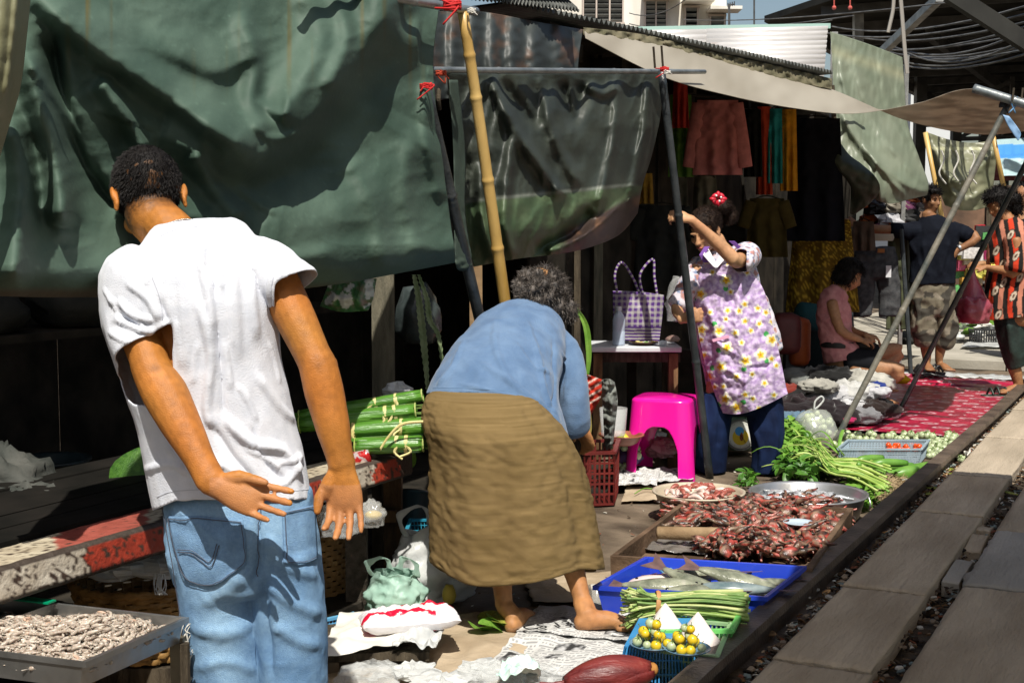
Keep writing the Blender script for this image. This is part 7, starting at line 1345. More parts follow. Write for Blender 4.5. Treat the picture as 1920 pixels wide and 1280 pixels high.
s = MB(); s.loft([(P(1750, 522, Y), .17, .12), (P(1751, 560, Y), .19, .135), (P(1752, 585, Y), .18, .13)], 20, side=(1, 0, 0), sub=2, dome=.3); s.loft([(P(1733, 575, Y), .105, .115), (P(1732, 620, Y), .11, .12), (P(1735, 642, Y), .085, .1)], 16, side=(1, 0, 0), sub=3, dome=.5); s.loft([(P(1772, 575, Y), .105, .115), (P(1772, 620, Y), .11, .12), (P(1768, 645, Y), .085, .1)], 16, side=(1, 0, 0), sub=3, dome=.5)
def camo(me): co, _ = arr(me); n1 = nfield(co, 9, 3); n2 = nfield(co, 14, 9); c = np.tile((.16, .14, .1), (len(co), 1)); c[n1 > .12] = (.06, .055, .045); c[n2 > .2] = (.24, .21, .16); return c
garment('camouflage_shorts', nm, s, mat('camo_cloth', (.9, .9, .9), (.8, .8, .8), .85, 30, .3, attr=True), .01, 3, None, [([(1720, 560), (1725, 630)], .02, .018), ([(1760, 560), (1770, 630)], .02, .018)], ((10, .012, (1, 1, 1), 2),), 0, camo)
s = MB(); s.lathe(P(1799, 465, Y - .08), [(.03, -.012), (.034, 0), (.03, .012)], 16, M=rotframe(Vector((-.8, 0, -.5)))); s.build('wristwatch', M_inox, nm, True)
M_sandal = mat('black_sandal', (.008, .008, .009), rough=.45)
def sandal(parent, h_, D, k=1.0, z=.0, m=M_sandal):
    D = Vector(D).normalized(); S = D.cross(Vector((0, 0, 1))).normalized(); t_ = MB(); pts = []
    t_.loft([(Vector(h_) + D * q * k + Vector((0, 0, z)), w_ * k, .011 * k) for q, w_ in ((-.03, .02), (-.02, .034), (.05, .036), (.15, .045), (.2, .042), (.228, .02))], 10, side=S); o = t_.build('sandal', m, parent, True)
    t_ = MB(); 
    for q in (.1, .155): t_.tube(curve([Vector(h_) + D * q * k + S * .043 * k + Vector((0, 0, z + .01)), Vector(h_) + D * q * k + Vector((0, 0, z + .075 * k - q * .12)), Vector(h_) + D * q * k - S * .043 * k + Vector((0, 0, z + .01))], 5), [.009 * k] * 11, 5)
    t_.build('strap', m, o, True)
sandal(nm, Vector((P(1738, 0, Y).x, Y + .03, .062)), (-.1, -1, 0), 1.1); sandal(nm, Vector((P(1760, 0, Y).x, Y + .03, .062)), (.25, -1, 0), 1.1)

# ---------------------------------------------------------------- woman in the orange tunic
ow = empty('person', 'woman in orange and black paisley tunic holding a red plastic bag', 'person', P(1895, 748, 10.5)); Y = 10.5
s = MB(); Ho = P(1872, 382, Y); Fo, Ro = (-.8, -.3, -.5), (-.3, .95, 0); Mo, fo = headmesh(s, Ho, Fo, Ro, .98)
s.loft([(P(1882, 400, Y), .045, .05), (P(1892, 420, Y), .08, .07), (P(1900, 450, Y), .15, .11), (P(1902, 520, Y), .15, .12), (P(1905, 600, Y), .17, .14)], 16, side=(.5, -.85, 0), sub=3, dome=.5)
for dy, e0, w0 in ((-.18, (1905, 510), (1848, 501)), (.12, (1890, 505), (1840, 494))):
    a, b_, c2 = P(1905, 450, Y + dy), P(*e0, Y + dy), P(*w0, Y + dy * .4); s.loft([(a, .046, .046), (b_, .038, .038), (b_.lerp(c2, .4), .036, .036), (c2, .025, .023)], 12, sub=3, dome=.7); hand(s, c2, (-1, .1, -.05), (0, .3, -1), (-.2, -1, .3), .9, (.5, .6, .6, .6))
for h_, k_, a_ in (((1895, 610), (1900, 680), (1912, 728)), ((1925, 610), (1935, 690), (1940, 735))):
    a, b_, c2 = P(*h_, Y), P(*k_, Y), P(*a_, Y); s.loft([(a, .08, .09), (b_, .053, .056), (b_.lerp(c2, .35), .05, .052), (c2, .031, .034)], 12, sub=3, dome=.6); foot(s, c2, Vector((c2.x + .02, Y, .03)), (-1, -.25, 0), .98)
me = remesh(s, .008, 3); co, _ = arr(me); colour(me, skin_cols(co, (.34, .16, .07))); mk('body', me, M_skin, ow, True)
hair(ow, [(fo(0, -.02, .03), (.092, .108, .1), Mo), (P(1898, 375, Y), (.07, .07, .06)), (P(1905, 392, Y), (.05, .05, .05)), (fo(0, .04, .085), (.07, .05, .04), Mo)], M_hair, 1500, .035, Vector((0, -.1, -.2)), .009, .008, 30, cut=bcut(Ho, Mo, .045, .05), seed=6, rad=.002)
s = MB(); s.loft([(P(1890, 414, Y), .07, .075), (P(1894, 430, Y), .13, .12), (P(1900, 455, Y), .185, .145), (P(1900, 520, Y), .2, .155), (P(1898, 580, Y), .21, .17), (P(1897, 615, Y), .22, .18)], 24, side=(1, -.3, 0), sub=3, dome=.4)
s.loft([(P(1900, 445, Y - .12), .075, .075), (P(1908, 480, Y - .17), .072, .075), (P(1905, 505, Y - .18), .07, .07)], 14, sub=3, dome=.3)
def tun(me):
    co, _ = arr(me); p = to_px(co); x = p[:, 0] + 6 * np.sin(p[:, 1] / 28); k = np.floor((x - 1850) / 9).astype(int) % 4; pal = np.array([(.02, .016, .014), (.55, .05, .02), (.015, .015, .014), (.5, .2, .13)]); c = pal[k].copy()
    for cx, cy in ((1868, 470), (1882, 530), (1905, 480), (1900, 555), (1872, 590), (1895, 440), (1912, 520), (1880, 495), (1908, 600), (1866, 545)):
        d = np.hypot((p[:, 0] - cx) + (p[:, 1] - cy) * .4, (p[:, 1] - cy) * .6); c[d < 6.5] = (.05, .03, .02); m = (d < 5.2); c[m] = (.5, .42, .32); c[d < 2.2] = (.1, .06, .04)
    return c
garment('tunic', ow, s, M_print, .0075, 3, below([(1840, 600), (1870, 600), (1930, 592)]), [([(1870, 470), (1865, 580)], .02, .015), ([(1890, 470), (1895, 580)], .02, .015)], ((9, .01, (1, 1, .6), 2),), .003, tun)
s = MB(); s.loft([(P(1893, 590, Y), .12, .13), (P(1898, 640, Y), .105, .115), (P(1903, 672, Y), .08, .09), (P(1906, 688, Y), .07, .08)], 18, sub=3); s.loft([(P(1925, 590, Y), .12, .13), (P(1932, 640, Y), .105, .115), (P(1940, 690, Y), .07, .08)], 18, sub=3); garment('trousers', ow, s, mat('black_green_trousers', (.006, .014, .012), (.012, .03, .024), .6, 9, .3), .01, 3, None, [([(1890, 600), (1900, 670)], .02, .014)], ((10, .01, (1, 1, .6), 4),), 0)
s = MB()
for q in (0, 1, 2): s.lathe(P(1857 + q * 3, 500, Y - .08), [(.03, -.003), (.033, 0), (.03, .003)], 16, M=rotframe(Vector((1, 0, .05))))
s.build('gold_bangles', mat('gold', (.6, .4, .08), rough=.25, metal=.8), ow, True); sandal(ow, Vector((P(1914, 0, Y).x, Y, .012)), (-1, -.25, 0), 1.05, m=mat('green_sandal', (.02, .035, .025), rough=.5)); sandal(ow, Vector((P(1942, 0, Y).x, Y, .012)), (-1, -.25, 0), 1.05, m=MC['green_sandal'])
rb_ = crumple('plastic_bag', P(1826, 575, 10.36) - Vector((0, 0, .12)), .13, mat('red_film', (.28, .03, .06), (.45, .12, .15), .2, 6, .5, 20, trans=.25), 'dark red bulging plastic bag hanging from the orange tunic woman\'s hand', 'plastic bag', 9, 1.05, .18, 34)
s = MB(); s.loft([(P(1824, 500, 10.36), .012, .012), (P(1824, 520, 10.36), .03, .025), (P(1825, 545, 10.36), .075, .06), (P(1826, 570, 10.36), .12, .09)], 18, sub=3); s.build('bag_neck', MC['red_film'], rb_, True)
# sliver of another shopper at the right edge
fp_ = empty('person', 'dark haired shopper in black top cut off by the right edge', 'person', P(1925, 660, 13)); s = MB(); Hx = P(1922, 368, 13); headmesh(s, Hx, (-.9, -.3, -.3), (-.3, .95, 0)); s.loft([(P(1925, 385, 13), .05, .05), (P(1930, 410, 13), .15, .1), (P(1930, 460, 13), .15, .1), (P(1930, 540, 13), .16, .12), (P(1930, 680, 13), .1, .1)], 14, sub=3, dome=.5); a = P(1918, 415, 13); s.loft([(a, .045, .045), (P(1915, 455, 13), .035, .035), (P(1895, 470, 13), .024, .024)], 10, sub=2, dome=.6); hand(s, P(1895, 470, 13), (-1, 0, 0), (0, 0, -1), (0, -1, 0), .9)
me = remesh(s, .011, 3); co, _ = arr(me); colour(me, skin_cols(co, (.4, .2, .1))); mk('body', me, M_skin, fp_, True); s = MB(); s.loft([(P(1929, 402, 13), .1, .09), (P(1931, 420, 13), .17, .12), (P(1931, 470, 13), .17, .12), (P(1932, 560, 13), .2, .15), (P(1932, 670, 13), .16, .14)], 18, sub=3, dome=.3); s.build('black_dress', MC['black_shorts'], fp_, True); hair(fp_, [(Hx + Vector((.02, .01, .03)), (.1, .1, .1)), (Hx + Vector((.08, .01, -.02)), (.06, .07, .07))], M_hair, 300, .03, Vector((0, 0, -.3)), .011, .005, 30, seed=9, rad=.002)
# ============================================================ table, tote, bottle, stool, scale
random.seed(21)
tb = empty('table', 'small table with a white top carrying the bottle and tote bag', 'table', P(1190, 660, 7.5).to_2d().to_3d()); M_tt = mat('table_white', (.5, .52, .55), (.62, .64, .66), .5, 6, .2); M_tw = mat('table_wood', (.09, .05, .025), (.2, .12, .06), .75, 5, .4, stretch=(3, 3, 1))
a, c2 = P(1108, 655, 7.25), P(1278, 655, 7.25); zt = a.z; s = MB(); s.rbox(((a.x + c2.x) / 2, 7.45, zt), (c2.x - a.x, .42, .03), .006); s.build('table_top', M_tt, tb)
for x, y in ((a.x + .04, 7.3), (c2.x - .04, 7.3), (a.x + .04, 7.6), (c2.x - .04, 7.6)): s = MB(); s.box((x, y, (zt - .02) / 2), (.05, .05, zt - .03)); s.build('leg', M_tw if y < 7.5 and x < 1 else M_wooddark, tb)
s = MB(); s.beam((a.x, 7.31, zt - .05), (c2.x, 7.31, zt - .05), .02, .05); s.build('apron_rail', M_wooddark, tb)
M_purp = mat('plaid_weave', (1, 1, 1), (.9, .9, .9), .55, 40, attr=True)
def plaid(g):
    x, y = g[:, 0], g[:, 1]; c = np.tile((.42, .4, .38), (len(g), 1)); u = np.modf((x + .05 * y) / 10.5)[0]; v = np.modf(y / 10.5)[0]; c[(u < .55) & (v < .55)] = (.09, .025, .2); c[((u < .55) ^ (v < .55))] = (.3, .26, .33); b_ = (y > 612); st = (np.modf(y / 6)[0] < .5); c[b_] = (.4, .38, .37); c[b_ & st] = (.09, .03, .2); return c
tt = empty('tote_bag', 'purple and white checked woven tote bag on the table', 'bag', P(1197, 640, 7.5)); zb_ = zt + .016
sheet('bag_front', [[(1149, 548, 7.42), (1180, 550, 7.38), (1215, 553, 7.38), (1245, 557, 7.42)], [(1150, 595, 7.42), (1182, 597, 7.37), (1212, 598, 7.37), (1241, 600, 7.42)], [(1152, 636, 7.42), (1180, 638, 7.4), (1210, 639, 7.4), (1236, 640, 7.42)]], M_purp, 90, 90, [], ((20, .01),), tt, 'y', .003, cols=plaid)
sheet('bag_back', [[(1149, 545, 7.56), (1200, 547, 7.58), (1245, 553, 7.56)], [(1152, 632, 7.56), (1200, 634, 7.56), (1236, 636, 7.56)]], M_purp, 40, 40, [], (), tt, 'y', .003, cols=plaid); 
for k, (x0, x1, xm, yt) in enumerate(((1158, 1200, 1166, 492), (1205, 1232, 1224, 486))):
    g = []
    for q, p in enumerate(curve([P(x0, 552, 7.41), P(x0 - 5, 515, 7.41), P(xm, yt, 7.41), P(xm + 20 if k == 0 else xm + 3, 520, 7.41), P(x1, 552, 7.41)], 8)): g.append(p)
    s = MB(); 
    for q in range(len(g) - 1): s.tube([g[q], g[q + 1]], .007, 6, col=(.42, .4, .4) if q % 2 else (.1, .03, .22))
    s.build('handle', M_purp, tt, cols=True)
s = MB(); bp = P(1160, 648, 7.34); bp.z = zb_; s.lathe(bp, [(0, 0), (.033, 0), (.035, .01), (.035, .075), (.033, .08), (.035, .085), (.035, .14), (.028, .165), (.014, .185), (.013, .205), (.0, .206)], 24); bo = s.build('water_bottle', mat('milky_plastic', (.5, .58, .72), (.56, .64, .76), .2, 4, trans=.2), None, True); tag(bo, 'translucent bluish water bottle standing on the white table', 'bottle')
s = MB(); s.lathe(bp + Vector((0, 0, .19)), [(.0155, 0), (.0155, .022), (0, .022)], 16); s.build('cap', mat('white_cap', (.6, .65, .7), rough=.4), bo)
pl = P(1207, 648, 7.36); pl.z = zb_; s = MB(); s.lathe(pl, [(0, .003), (.05, .004), (.085, .02), (.083, .02), (.05, 0), (0, 0)], 30); tag(s.build('plate', mat('brown_plate', (.12, .07, .05), rough=.35), None, True), 'brown plate of leftover food on the white table', 'plate')
for k in range(14): s = MB(); s.ell(pl + Vector((rnd(-.05, .05), rnd(-.05, .05), .016)), (rnd(.008, .016), .008, .006), n=8, m=5); tag(s.build('food_morsel', mat('food_%d' % (k % 3), [(.5, .42, .15), (.12, .3, .04), (.5, .45, .35)][k % 3], rough=.6), None, True), 'bit of food on the brown plate', 'food', 'food on the brown plate')
s = MB(); q = P(1243, 645, 7.3); q.z = zb_; s.lathe(q, [(0, 0), (.02, 0), (.022, .028), (.02, .028), (.018, .004), (0, .004)], 18); tag(s.build('cup', mat('white_cup', (.6, .66, .72), rough=.4), None, True), 'small white cup beside the brown plate', 'cup')
crumple('plastic_bag', P(1275, 600, 7.3), .075, M_film, 'clear bag with pinkish food hanging at the table end', 'plastic bag', 6, 1.7, .35, 22); crumple('food_pile', P(1262, 640, 7.42) - Vector((0, 0, .0)), .04, mat('pink_food', (.35, .2, .17), (.5, .38, .3), .5, 30), 'brown round bun at the right end of the table', 'food', 3, .5, .2, 12)
# stool
M_mag = mat('magenta_plastic', (.78, .008, .3), (.82, .012, .34), .22, 3, coat=.3, subsurf=.05)
st_ = empty('stool', 'bright magenta plastic stool with arched sides', 'stool', P(1250, 905, 6.98).to_2d().to_3d()); ctr = Vector((P(1250, 900, 7.0).x, 7.08, 0)); H_ = .43; n, m_ = 240, 80; vs = []; fs = []
rz_ = R(-20)
for i in range(m_):
    z = H_ * i / (m_ - 1); k = 1.16 - .2 * (z / H_); rr = .165 * k
    for j in range(n):
        a = 2 * math.pi * j / n; ca, sa = math.cos(a), math.sin(a); e = 5; d = (abs(ca) ** e + abs(sa) ** e) ** (-1 / e); q = rr * d; zz = z
        if i == m_ - 1: q *= .93
        if i == m_ - 2: q *= .98
        p = Matrix.Rotation(rz_, 3, 'Z') @ Vector((ca * q, sa * q, zz)); vs.append(ctr + p)
def hole(i, j):
    z = H_ * (i + .5) / (m_ - 1); a = 2 * math.pi * (j + .5) / n; b_ = (a + math.pi / 4) % (math.pi / 2) - math.pi / 4; x = math.tan(b_); return abs(x) < .62 and z < .29 - .13 * (abs(x) / .62) ** 3.2
fs = [(i * n + j, i * n + (j + 1) % n, (i + 1) * n + (j + 1) % n, (i + 1) * n + j) for i in range(m_ - 1) for j in range(n) if not hole(i, j)]; vs.append(ctr + Vector((0, 0, H_ + .004))); fs += [((m_ - 1) * n + j, (m_ - 1) * n + (j + 1) % n, m_ * n) for j in range(n)]
me = bpy.data.meshes.new('stool_shell'); me.from_pydata([tuple(v) for v in vs], [], fs); bm = bmesh.new(); bm.from_mesh(me); bmesh.ops.delete(bm, geom=[v for v in bm.verts if not v.link_faces], context='VERTS')
bv = [v for v in bm.verts if any(e.is_boundary for e in v.link_edges)]
for _ in range(6):
    nw = {v: (v.co + sum((e.other_vert(v).co for e in v.link_edges if e.is_boundary), Vector())) / (1 + sum(1 for e in v.link_edges if e.is_boundary)) for v in bv}
    for v, c in nw.items(): v.co = c
bm.to_mesh(me); bm.free(); solid(mk('stool_shell', me, M_mag, st_, True), .006)
# scale
sc = empty('weighing_scale', 'round dial market scale standing behind the woman\'s legs', 'scale', P(1388, 850, 7.75).to_2d().to_3d()); Y = 7.72; c = P(1388, 815, Y)
s = MB(); s.rbox((c.x, Y + .08, c.z + .0), (.15, .12, .2), .02); s.rbox((c.x, Y + .08, c.z + .125), (.1, .1, .05), .008); s.build('scale_body', mat('scale_green', (.12, .2, .14), (.2, .3, .22), .45, 7), sc)
s = MB(); s.rbox((c.x, Y + .08, c.z + .165), (.26, .26, .012), .004); s.build('pan', M_inox, sc); M_y = rotframe(Vector((0, -1, .12)))
s = MB(); s.lathe(c + Vector((0, -.0, 0)), [(0, .006), (.078, .006), (.078, .0), (.088, .0), (.09, .012), (.092, 0), (.09, -.02)], 48, M=M_y); s.build('dial_rim', M_steel, sc, True); s = MB(); s.lathe(c, [(0, .008), (.079, .008)], 48, M=M_y); s.build('dial', mat('dial_white', (.62, .62, .56), rough=.4), sc)
s = MB()
for k in range(60): a = k * math.pi / 30; r0 = .066 if k % 5 == 0 else .071; s.beam(c + M_y @ Vector((math.cos(a) * r0, math.sin(a) * r0, .0095)), c + M_y @ Vector((math.cos(a) * .077, math.sin(a) * .077, .0095)), .0012, .001)
s.build('graduations', M_ink, sc)['kind'] = 'stuff'
for (dx, dy, r, col) in ((0, -.012, .047, (.72, .5, .02)), (-.006, .022, .026, (.05, .28, .6))): s = MB(); s.lathe(c + M_y @ Vector((dx, dy, .0)), [(0, .0092 + (.001 if r < .04 else 0)), (r, .0092 + (.001 if r < .04 else 0))], 30, M=M_y); s.build('dial_emblem', mat('emblem_%d' % int(r * 1000), col, rough=.5), sc)
s = MB(); s.ell(c + M_y @ Vector((.006, -.012, .011)), (.012, .024, .002), M=M_y, n=10, m=5); s.ell(c + M_y @ Vector((.006, .004, .011)), (.006, .012, .002), M=M_y, n=10, m=5); s.build('dial_figure', mat('emblem_brown', (.25, .06, .02), rough=.6), sc); s = MB(); s.beam(c + M_y @ Vector((0, 0, .014)), c + M_y @ Vector((.03, -.045, .014)), .003, .002); s.build('pointer', M_ink, sc)
# things around the table legs
M_rcr = mat('red_crate_plastic', (.1, .01, .008), (.15, .014, .01), .5, 9); q = P(1130, 868, 6.5)
basket('plastic_crate', G(1096, 850, .26) , G(1152, 848, .26), G(1160, 825, .26), .25, M_rcr, 'dark red slatted crate behind the bent woman', 'crate', .97, nu=14, nv=5, th=.009, rim=.014)
def drape(pts, m, label, Y, name, cat, nu=40, nv=60, rs=(), amp=.02, **k): return tag(sheet(name, [[(x, y, Y + d) for x, y, d in row] for row in pts], m, nu, nv, rs, ((9, amp), (4, amp * .25)), None, 'y', .002, **k), label, cat)
drape([[(1088, 700, .0), (1108, 704, -.05), (1130, 712, 0)], [(1086, 735, 0), (1108, 740, -.05), (1126, 745, 0)], [(1092, 770, 0), (1104, 775, -.04), (1112, 770, 0)], [(1090, 792, 0), (1098, 800, -.02), (1104, 788, 0)]], mat('red_striped', (1, 1, 1), (.9, .9, .9), .85, 20, attr=True), 'red cloth with white stripes hanging behind the bent woman', 6.5, 'hanging_cloth', 'cloth', cols=lambda g: np.where(((np.modf((g[:, 0] * .6 + g[:, 1]) / 13)[0] < .3) & (g[:, 1] < 760))[:, None], np.array((.55, .42, .36)), np.array((.42, .03, .015))))
drape([[(1128, 712, 0), (1142, 710, -.05), (1152, 716, 0)], [(1130, 750, 0), (1145, 755, -.06), (1158, 750, 0)], [(1132, 800, 0), (1145, 800, -.05), (1154, 790, 0)], [(1134, 838, 0), (1144, 840, -.03), (1150, 828, 0)]], mat('grey_rag', (.11, .12, .11), (.2, .21, .19), .85, 12, .3), 'grey rag hanging beside the red striped cloth', 6.45, 'hanging_cloth', 'cloth', amp=.04)
strip([(1104, 765), (1106, 800), (1101, 830), (1103, 850)], .01, mat('straw_leaf', (.3, .24, .08), rough=.8), 'dry straw coloured leaf strip hanging over the red crate', 6.4, jag=0)
s = MB(); s.lathe(P(1150, 790, 6.75), [(0, -.07), (.06, -.07), (.07, .07), (.072, .07), (.062, -.068)], 24); tag(s.build('plastic_tub', M_film, None, True), 'clear plastic tub on the red crate', 'tub'); c = P(1165, 822, 6.9); bowl(c - Vector((0, 0, .03)), .11, .05, mat('brown_bowl', (.2, .06, .03), (.3, .1, .05), .4, 8), 'shallow brown bowl left of the magenta stool')
c = P(1172, 848, 7.05)
for k in range(26): fruit('g', c + Vector((rnd(-.07, .07), rnd(-.05, .05), rnd(-.09, .05))), rnd(.017, .022), 'small green fruit in the net left of the magenta stool', 'green fruits left of the stool', 'fruit')
crumple('plastic_scrap', P(1168, 828, 6.85), .03, mat('yellow_scrap', (.55, .5, .02), rough=.5), 'bright yellow plastic scrap on the green fruits', 'plastic scrap', 2, .8, .4, 12)
crumple('sack', P(1175, 870, 7.1), .08, mat('purple_net', (.06, .03, .1), (.14, .08, .2), .7, 9), 'dark purple net sack below the green fruits', 'sack', 2, .7, .25, 16)
gsheet('newspaper', [(1150, 915), (1232, 912), (1238, 884), (1165, 880)], M_news, 'folded newspaper pile at the left foot of the stool', 'newspaper', .03, .02, 80, 50, .1, 11, news(False, 4), curl=.02); gsheet('newspaper', [(1222, 905), (1300, 900), (1302, 878), (1236, 880)], M_news, 'newspaper under the magenta stool', 'newspaper', .02, .015, 60, 40, .1, 13, news(False, 6)); gsheet('wrapping_paper', [(1165, 940), (1262, 938), (1262, 912), (1175, 914)], M_kraft, 'stained paper with a green stalk behind the frog tray', 'paper', .01, .008, 40, 24, .1, 8)
s = MB(); s.tube(curve([G(1190, 925, .03), G(1210, 915, .04), G(1235, 920, .03), G(1240, 932, .03)]), .003, 5); tag(s.build('stalk', M_leafl, None, True), 'thin curved green stalk on the stained paper', 'stalk')
crumple('vegetable_bag', P(1240, 855, 7.3), .085, mat('pink_film', (.5, .2, .24), (.62, .35, .38), .25, 8, .3, trans=.2), 'pink plastic bag seen through the stool arch', 'plastic bag', 3, .7, .35, 22, smooth=False); crumple('vegetable_bag', P(1275, 845, 7.45), .08, mat('green_film', (.25, .4, .14), (.45, .55, .35), .25, 8, .3), 'pale green vegetable bag behind the pink bag', 'plastic bag', 5, .9, .35, 22, smooth=False); crumple('vegetable_bag', P(1238, 835, 7.6), .08, M_filmw, 'milky bag above the pink bag behind the stool', 'plastic bag', 15, .6, .35, 20)
# ============================================================ greens, eggplants, gourds
def leafpile(pts, n, label, m, z0=.01, zh=.07, L_=.06, cat='greens', seed=0, name='leaf_bunch'):
    random.seed(seed); s = MB(); lm = leafmesh(4, .3, .28); base = [v.co.copy() for v in lm.vertices]; bf_ = [tuple(p.vertices) for p in lm.polygons]; xs, ys = zip(*pts); k = 0
    while k < n:
        x, y = rnd(min(xs), max(xs)), rnd(min(ys), max(ys))
        if not inside(x, y, pts): continue
        k += 1; c = G(x, y, z0 + zh * random.random()); M = Matrix.Rotation(rnd(0, 6.28), 3, 'Z') @ Matrix.Rotation(rnd(-.8, .9), 3, 'X') @ Matrix.Rotation(rnd(-.6, .6), 3, 'Y'); sc_ = L_ * rnd(.6, 1.3); s.add([c + M @ (b_ * sc_) for b_ in base], bf_)
    o = s.build(name, m, None, True); tag(o, label, cat); o['kind'] = 'stuff'; return o
leafpile([(1385, 912), (1392, 885), (1410, 882), (1420, 905)], 60, 'low leafy herbs between the woman\'s feet', M_leaf, L_=.05, seed=1)
leafpile([(1458, 880), (1470, 785), (1505, 785), (1520, 830), (1540, 880), (1520, 895)], 900, 'bright green leaf vegetables heaped right of the woman\'s legs', M_leaf, .01, .14, .06, seed=2); leafpile([(1465, 800), (1480, 782), (1510, 800), (1512, 840), (1470, 850)], 350, 'yellowish green leaves on top of the leaf heap', M_leafl, .1, .08, .055, seed=3)
leafpile([(1560, 935), (1600, 900), (1650, 900), (1668, 925), (1620, 945), (1575, 945)], 260, 'loose green leaves spilling behind the aluminium basin', M_leafl, .01, .05, .055, seed=4)
sb = empty('spring_onion_bundle', 'long pale green stalk vegetables lying from the leaves to the rail, roots to the right', 'vegetables', G(1580, 890, 0)); M_on = [mat('onion_%d' % k, a, b_, .45, 6, .2) for k, (a, b_) in enumerate((((.2, .34, .05), (.34, .46, .1)), ((.3, .42, .09), (.46, .54, .18)), ((.1, .25, .03), (.2, .36, .06))))]; random.seed(4)
for k in range(95):
    v = rnd(-1, 1); a_ = G(rnd(1640, 1672), 898 + 24 * v + rnd(-3, 3), rnd(.02, .09)); b_ = G(1560 + rnd(-10, 10), 872 + 14 * v, rnd(.03, .12)); c2 = G(rnd(1476, 1520), 838 + 26 * rnd(-1, 1), rnd(.03, .16)); s = MB(); qq = curve([a_, a_.lerp(b_, .5) + Vector((0, 0, .02)), b_, b_.lerp(c2, .6) + Vector((0, rnd(-.03, .03), rnd(0, .04))), c2], 3); L_ = len(qq); s.tube(qq, [.0065 * (1 - .5 * i / L_) for i in range(L_)], 5); s.build('stalk', M_on[k % 3], sb, True)
s = MB()
for k in range(520): p = G(rnd(1645, 1700), rnd(890, 938), rnd(.01, .08)); s.tube([p, p + Vector((rnd(-.02, .03), rnd(-.02, .02), rnd(-.012, .012))), p + Vector((rnd(-.02, .04), rnd(-.03, .03), rnd(-.02, .012)))], [.0016, .0012, .0005], 3)
s.build('roots', mat('root_hair', (.28, .2, .11), (.45, .34, .2), .9, 30), sb)['kind'] = 'stuff'
for k in range(12): p = G(rnd(1480, 1540), rnd(835, 880), .1); s = MB(); g = []; d = Vector((rnd(-1, .2), rnd(-.4, .6), 0)).normalized(); 
def blade(p, d, L_, w_, lift, m, label, group):
    g = []; sd = Vector((-d.y, d.x, 0))
    for i in range(9): q = i / 8; c = p + d * L_ * q + Vector((0, 0, lift * math.sin(q * 2.4))); ww = w_ * (1 - q) ** .5 * (.5 + q * 1.2 if q < .4 else 1); g += [c - sd * ww, c + Vector((0, 0, -.003)), c + sd * ww]
    s = MB(); s.add(g, [(i * 3 + k, i * 3 + k + 1, i * 3 + k + 4, i * 3 + k + 3) for i in range(8) for k in (0, 1)]); return tag(solid(s.build('long_leaf', m, None, True), .002), label, 'leaf', group)
for k in range(26): blade(G(rnd(1490, 1590), rnd(845, 885), rnd(.04, .12)), Vector((rnd(-1, .1), rnd(-.3, .8), 0)).normalized(), rnd(.16, .3), rnd(.009, .016), rnd(.03, .12), M_on[k % 3], 'long flat green leaf arching over the stalk vegetables', 'long flat leaves over the stalk vegetables')
M_gourd = mat('gourd', (.07, .2, .02), (.18, .34, .06), .4, 5, .2, stretch=(1, 1, 1)); 
def gourd(pts, r, label, ridged=0): s = MB(); q = curve(pts, 6); L_ = len(q); s.loft([(p, r * (math.sin(math.pi * (.08 + .86 * i / L_)) ** .4), r * (math.sin(math.pi * (.08 + .86 * i / L_)) ** .4)) for i, p in enumerate(q)], 14); return tag(s.build('gourd', M_gourd, None, True), label, 'gourd')
gourd([G(1592, 878, .04), G(1615, 862, .09), G(1655, 858, .09)], .022, 'curved green gourd leftmost of the gourds in front of the crate'); gourd([G(1618, 880, .05), G(1650, 868, .09), G(1700, 868, .08)], .023, 'curved green gourd in the middle of the gourds'); gourd([G(1640, 884, .03), G(1670, 875, .05), G(1712, 872, .05)], .02, 'thin green gourd in front of the middle gourd'); gourd([G(1676, 890, .035), G(1712, 884, .045), G(1752, 874, .045)], .04, 'thick green gourd beside the rail'); gourd([G(1608, 872, .1), G(1612, 870, .11)], .014, 'small round green fruit on the curved gourds')
M_rubber = mat('stem_tie', (.2, .14, .05), rough=.7)
s = MB()
for k in range(16): p = G(rnd(1655, 1690), rnd(880, 886), .06); s.tube([p, p + Vector((-.12, -.02, .01))], .004, 5)
tag(s.build('bean_stalks', M_on[2]), 'dark bundle of thin stalks over the gourds', 'stalks', kind='stuff')
gsheet('floor_tray', [(1690, 900), (1725, 905), (1752, 885), (1705, 880)], mat('light_cloth', (.4, .46, .46), rough=.6), 'pale bluish sheet under the thick gourd beside the rail', 'sheet', .012, .006, 16, 12, .1, 5)
# bag of round eggplants
eb = empty('eggplant_bag', 'clear knotted plastic bag full of round green eggplants', 'bag', G(1534, 850, 0)); c0 = G(1534, 846, .0) + Vector((0, .1, 0)); random.seed(8)
crumple('bag_film', c0 + Vector((0, 0, .02)), .135, mat('thin_film', (.7, .74, .68), rough=.12, alpha=.32, spec=.9), '', '', 3, .95, .12, 30, parent=eb); s = MB(); s.tube(curve([c0 + Vector((-.01, -.02, .24)), c0 + Vector((-.005, -.02, .29)), c0 + Vector((.03, -.02, .32)), c0 + Vector((.045, -.02, .3)), c0 + Vector((.02, -.02, .265)), c0 + Vector((-.01, -.02, .24))], 6), .006, 6); s.build('knotted_handle', M_filmw, eb, True)
for k in range(46): a, b_ = rnd(0, 6.28), math.acos(rnd(-1, 1)); r = .1 * random.random() ** .4; fruit('g', c0 + Vector((math.cos(a) * math.sin(b_) * r, math.sin(a) * math.sin(b_) * r, .125 + math.cos(b_) * r * .95)), rnd(.019, .024), 'round pale green eggplant inside the knotted clear bag', 'eggplants in the clear bag')
crumple('plastic_bag', G(1530, 872, .02), .07, M_film, 'clear bag with whitish tubers in front of the eggplant bag', 'plastic bag', 17, .5, .4, 20, smooth=False)
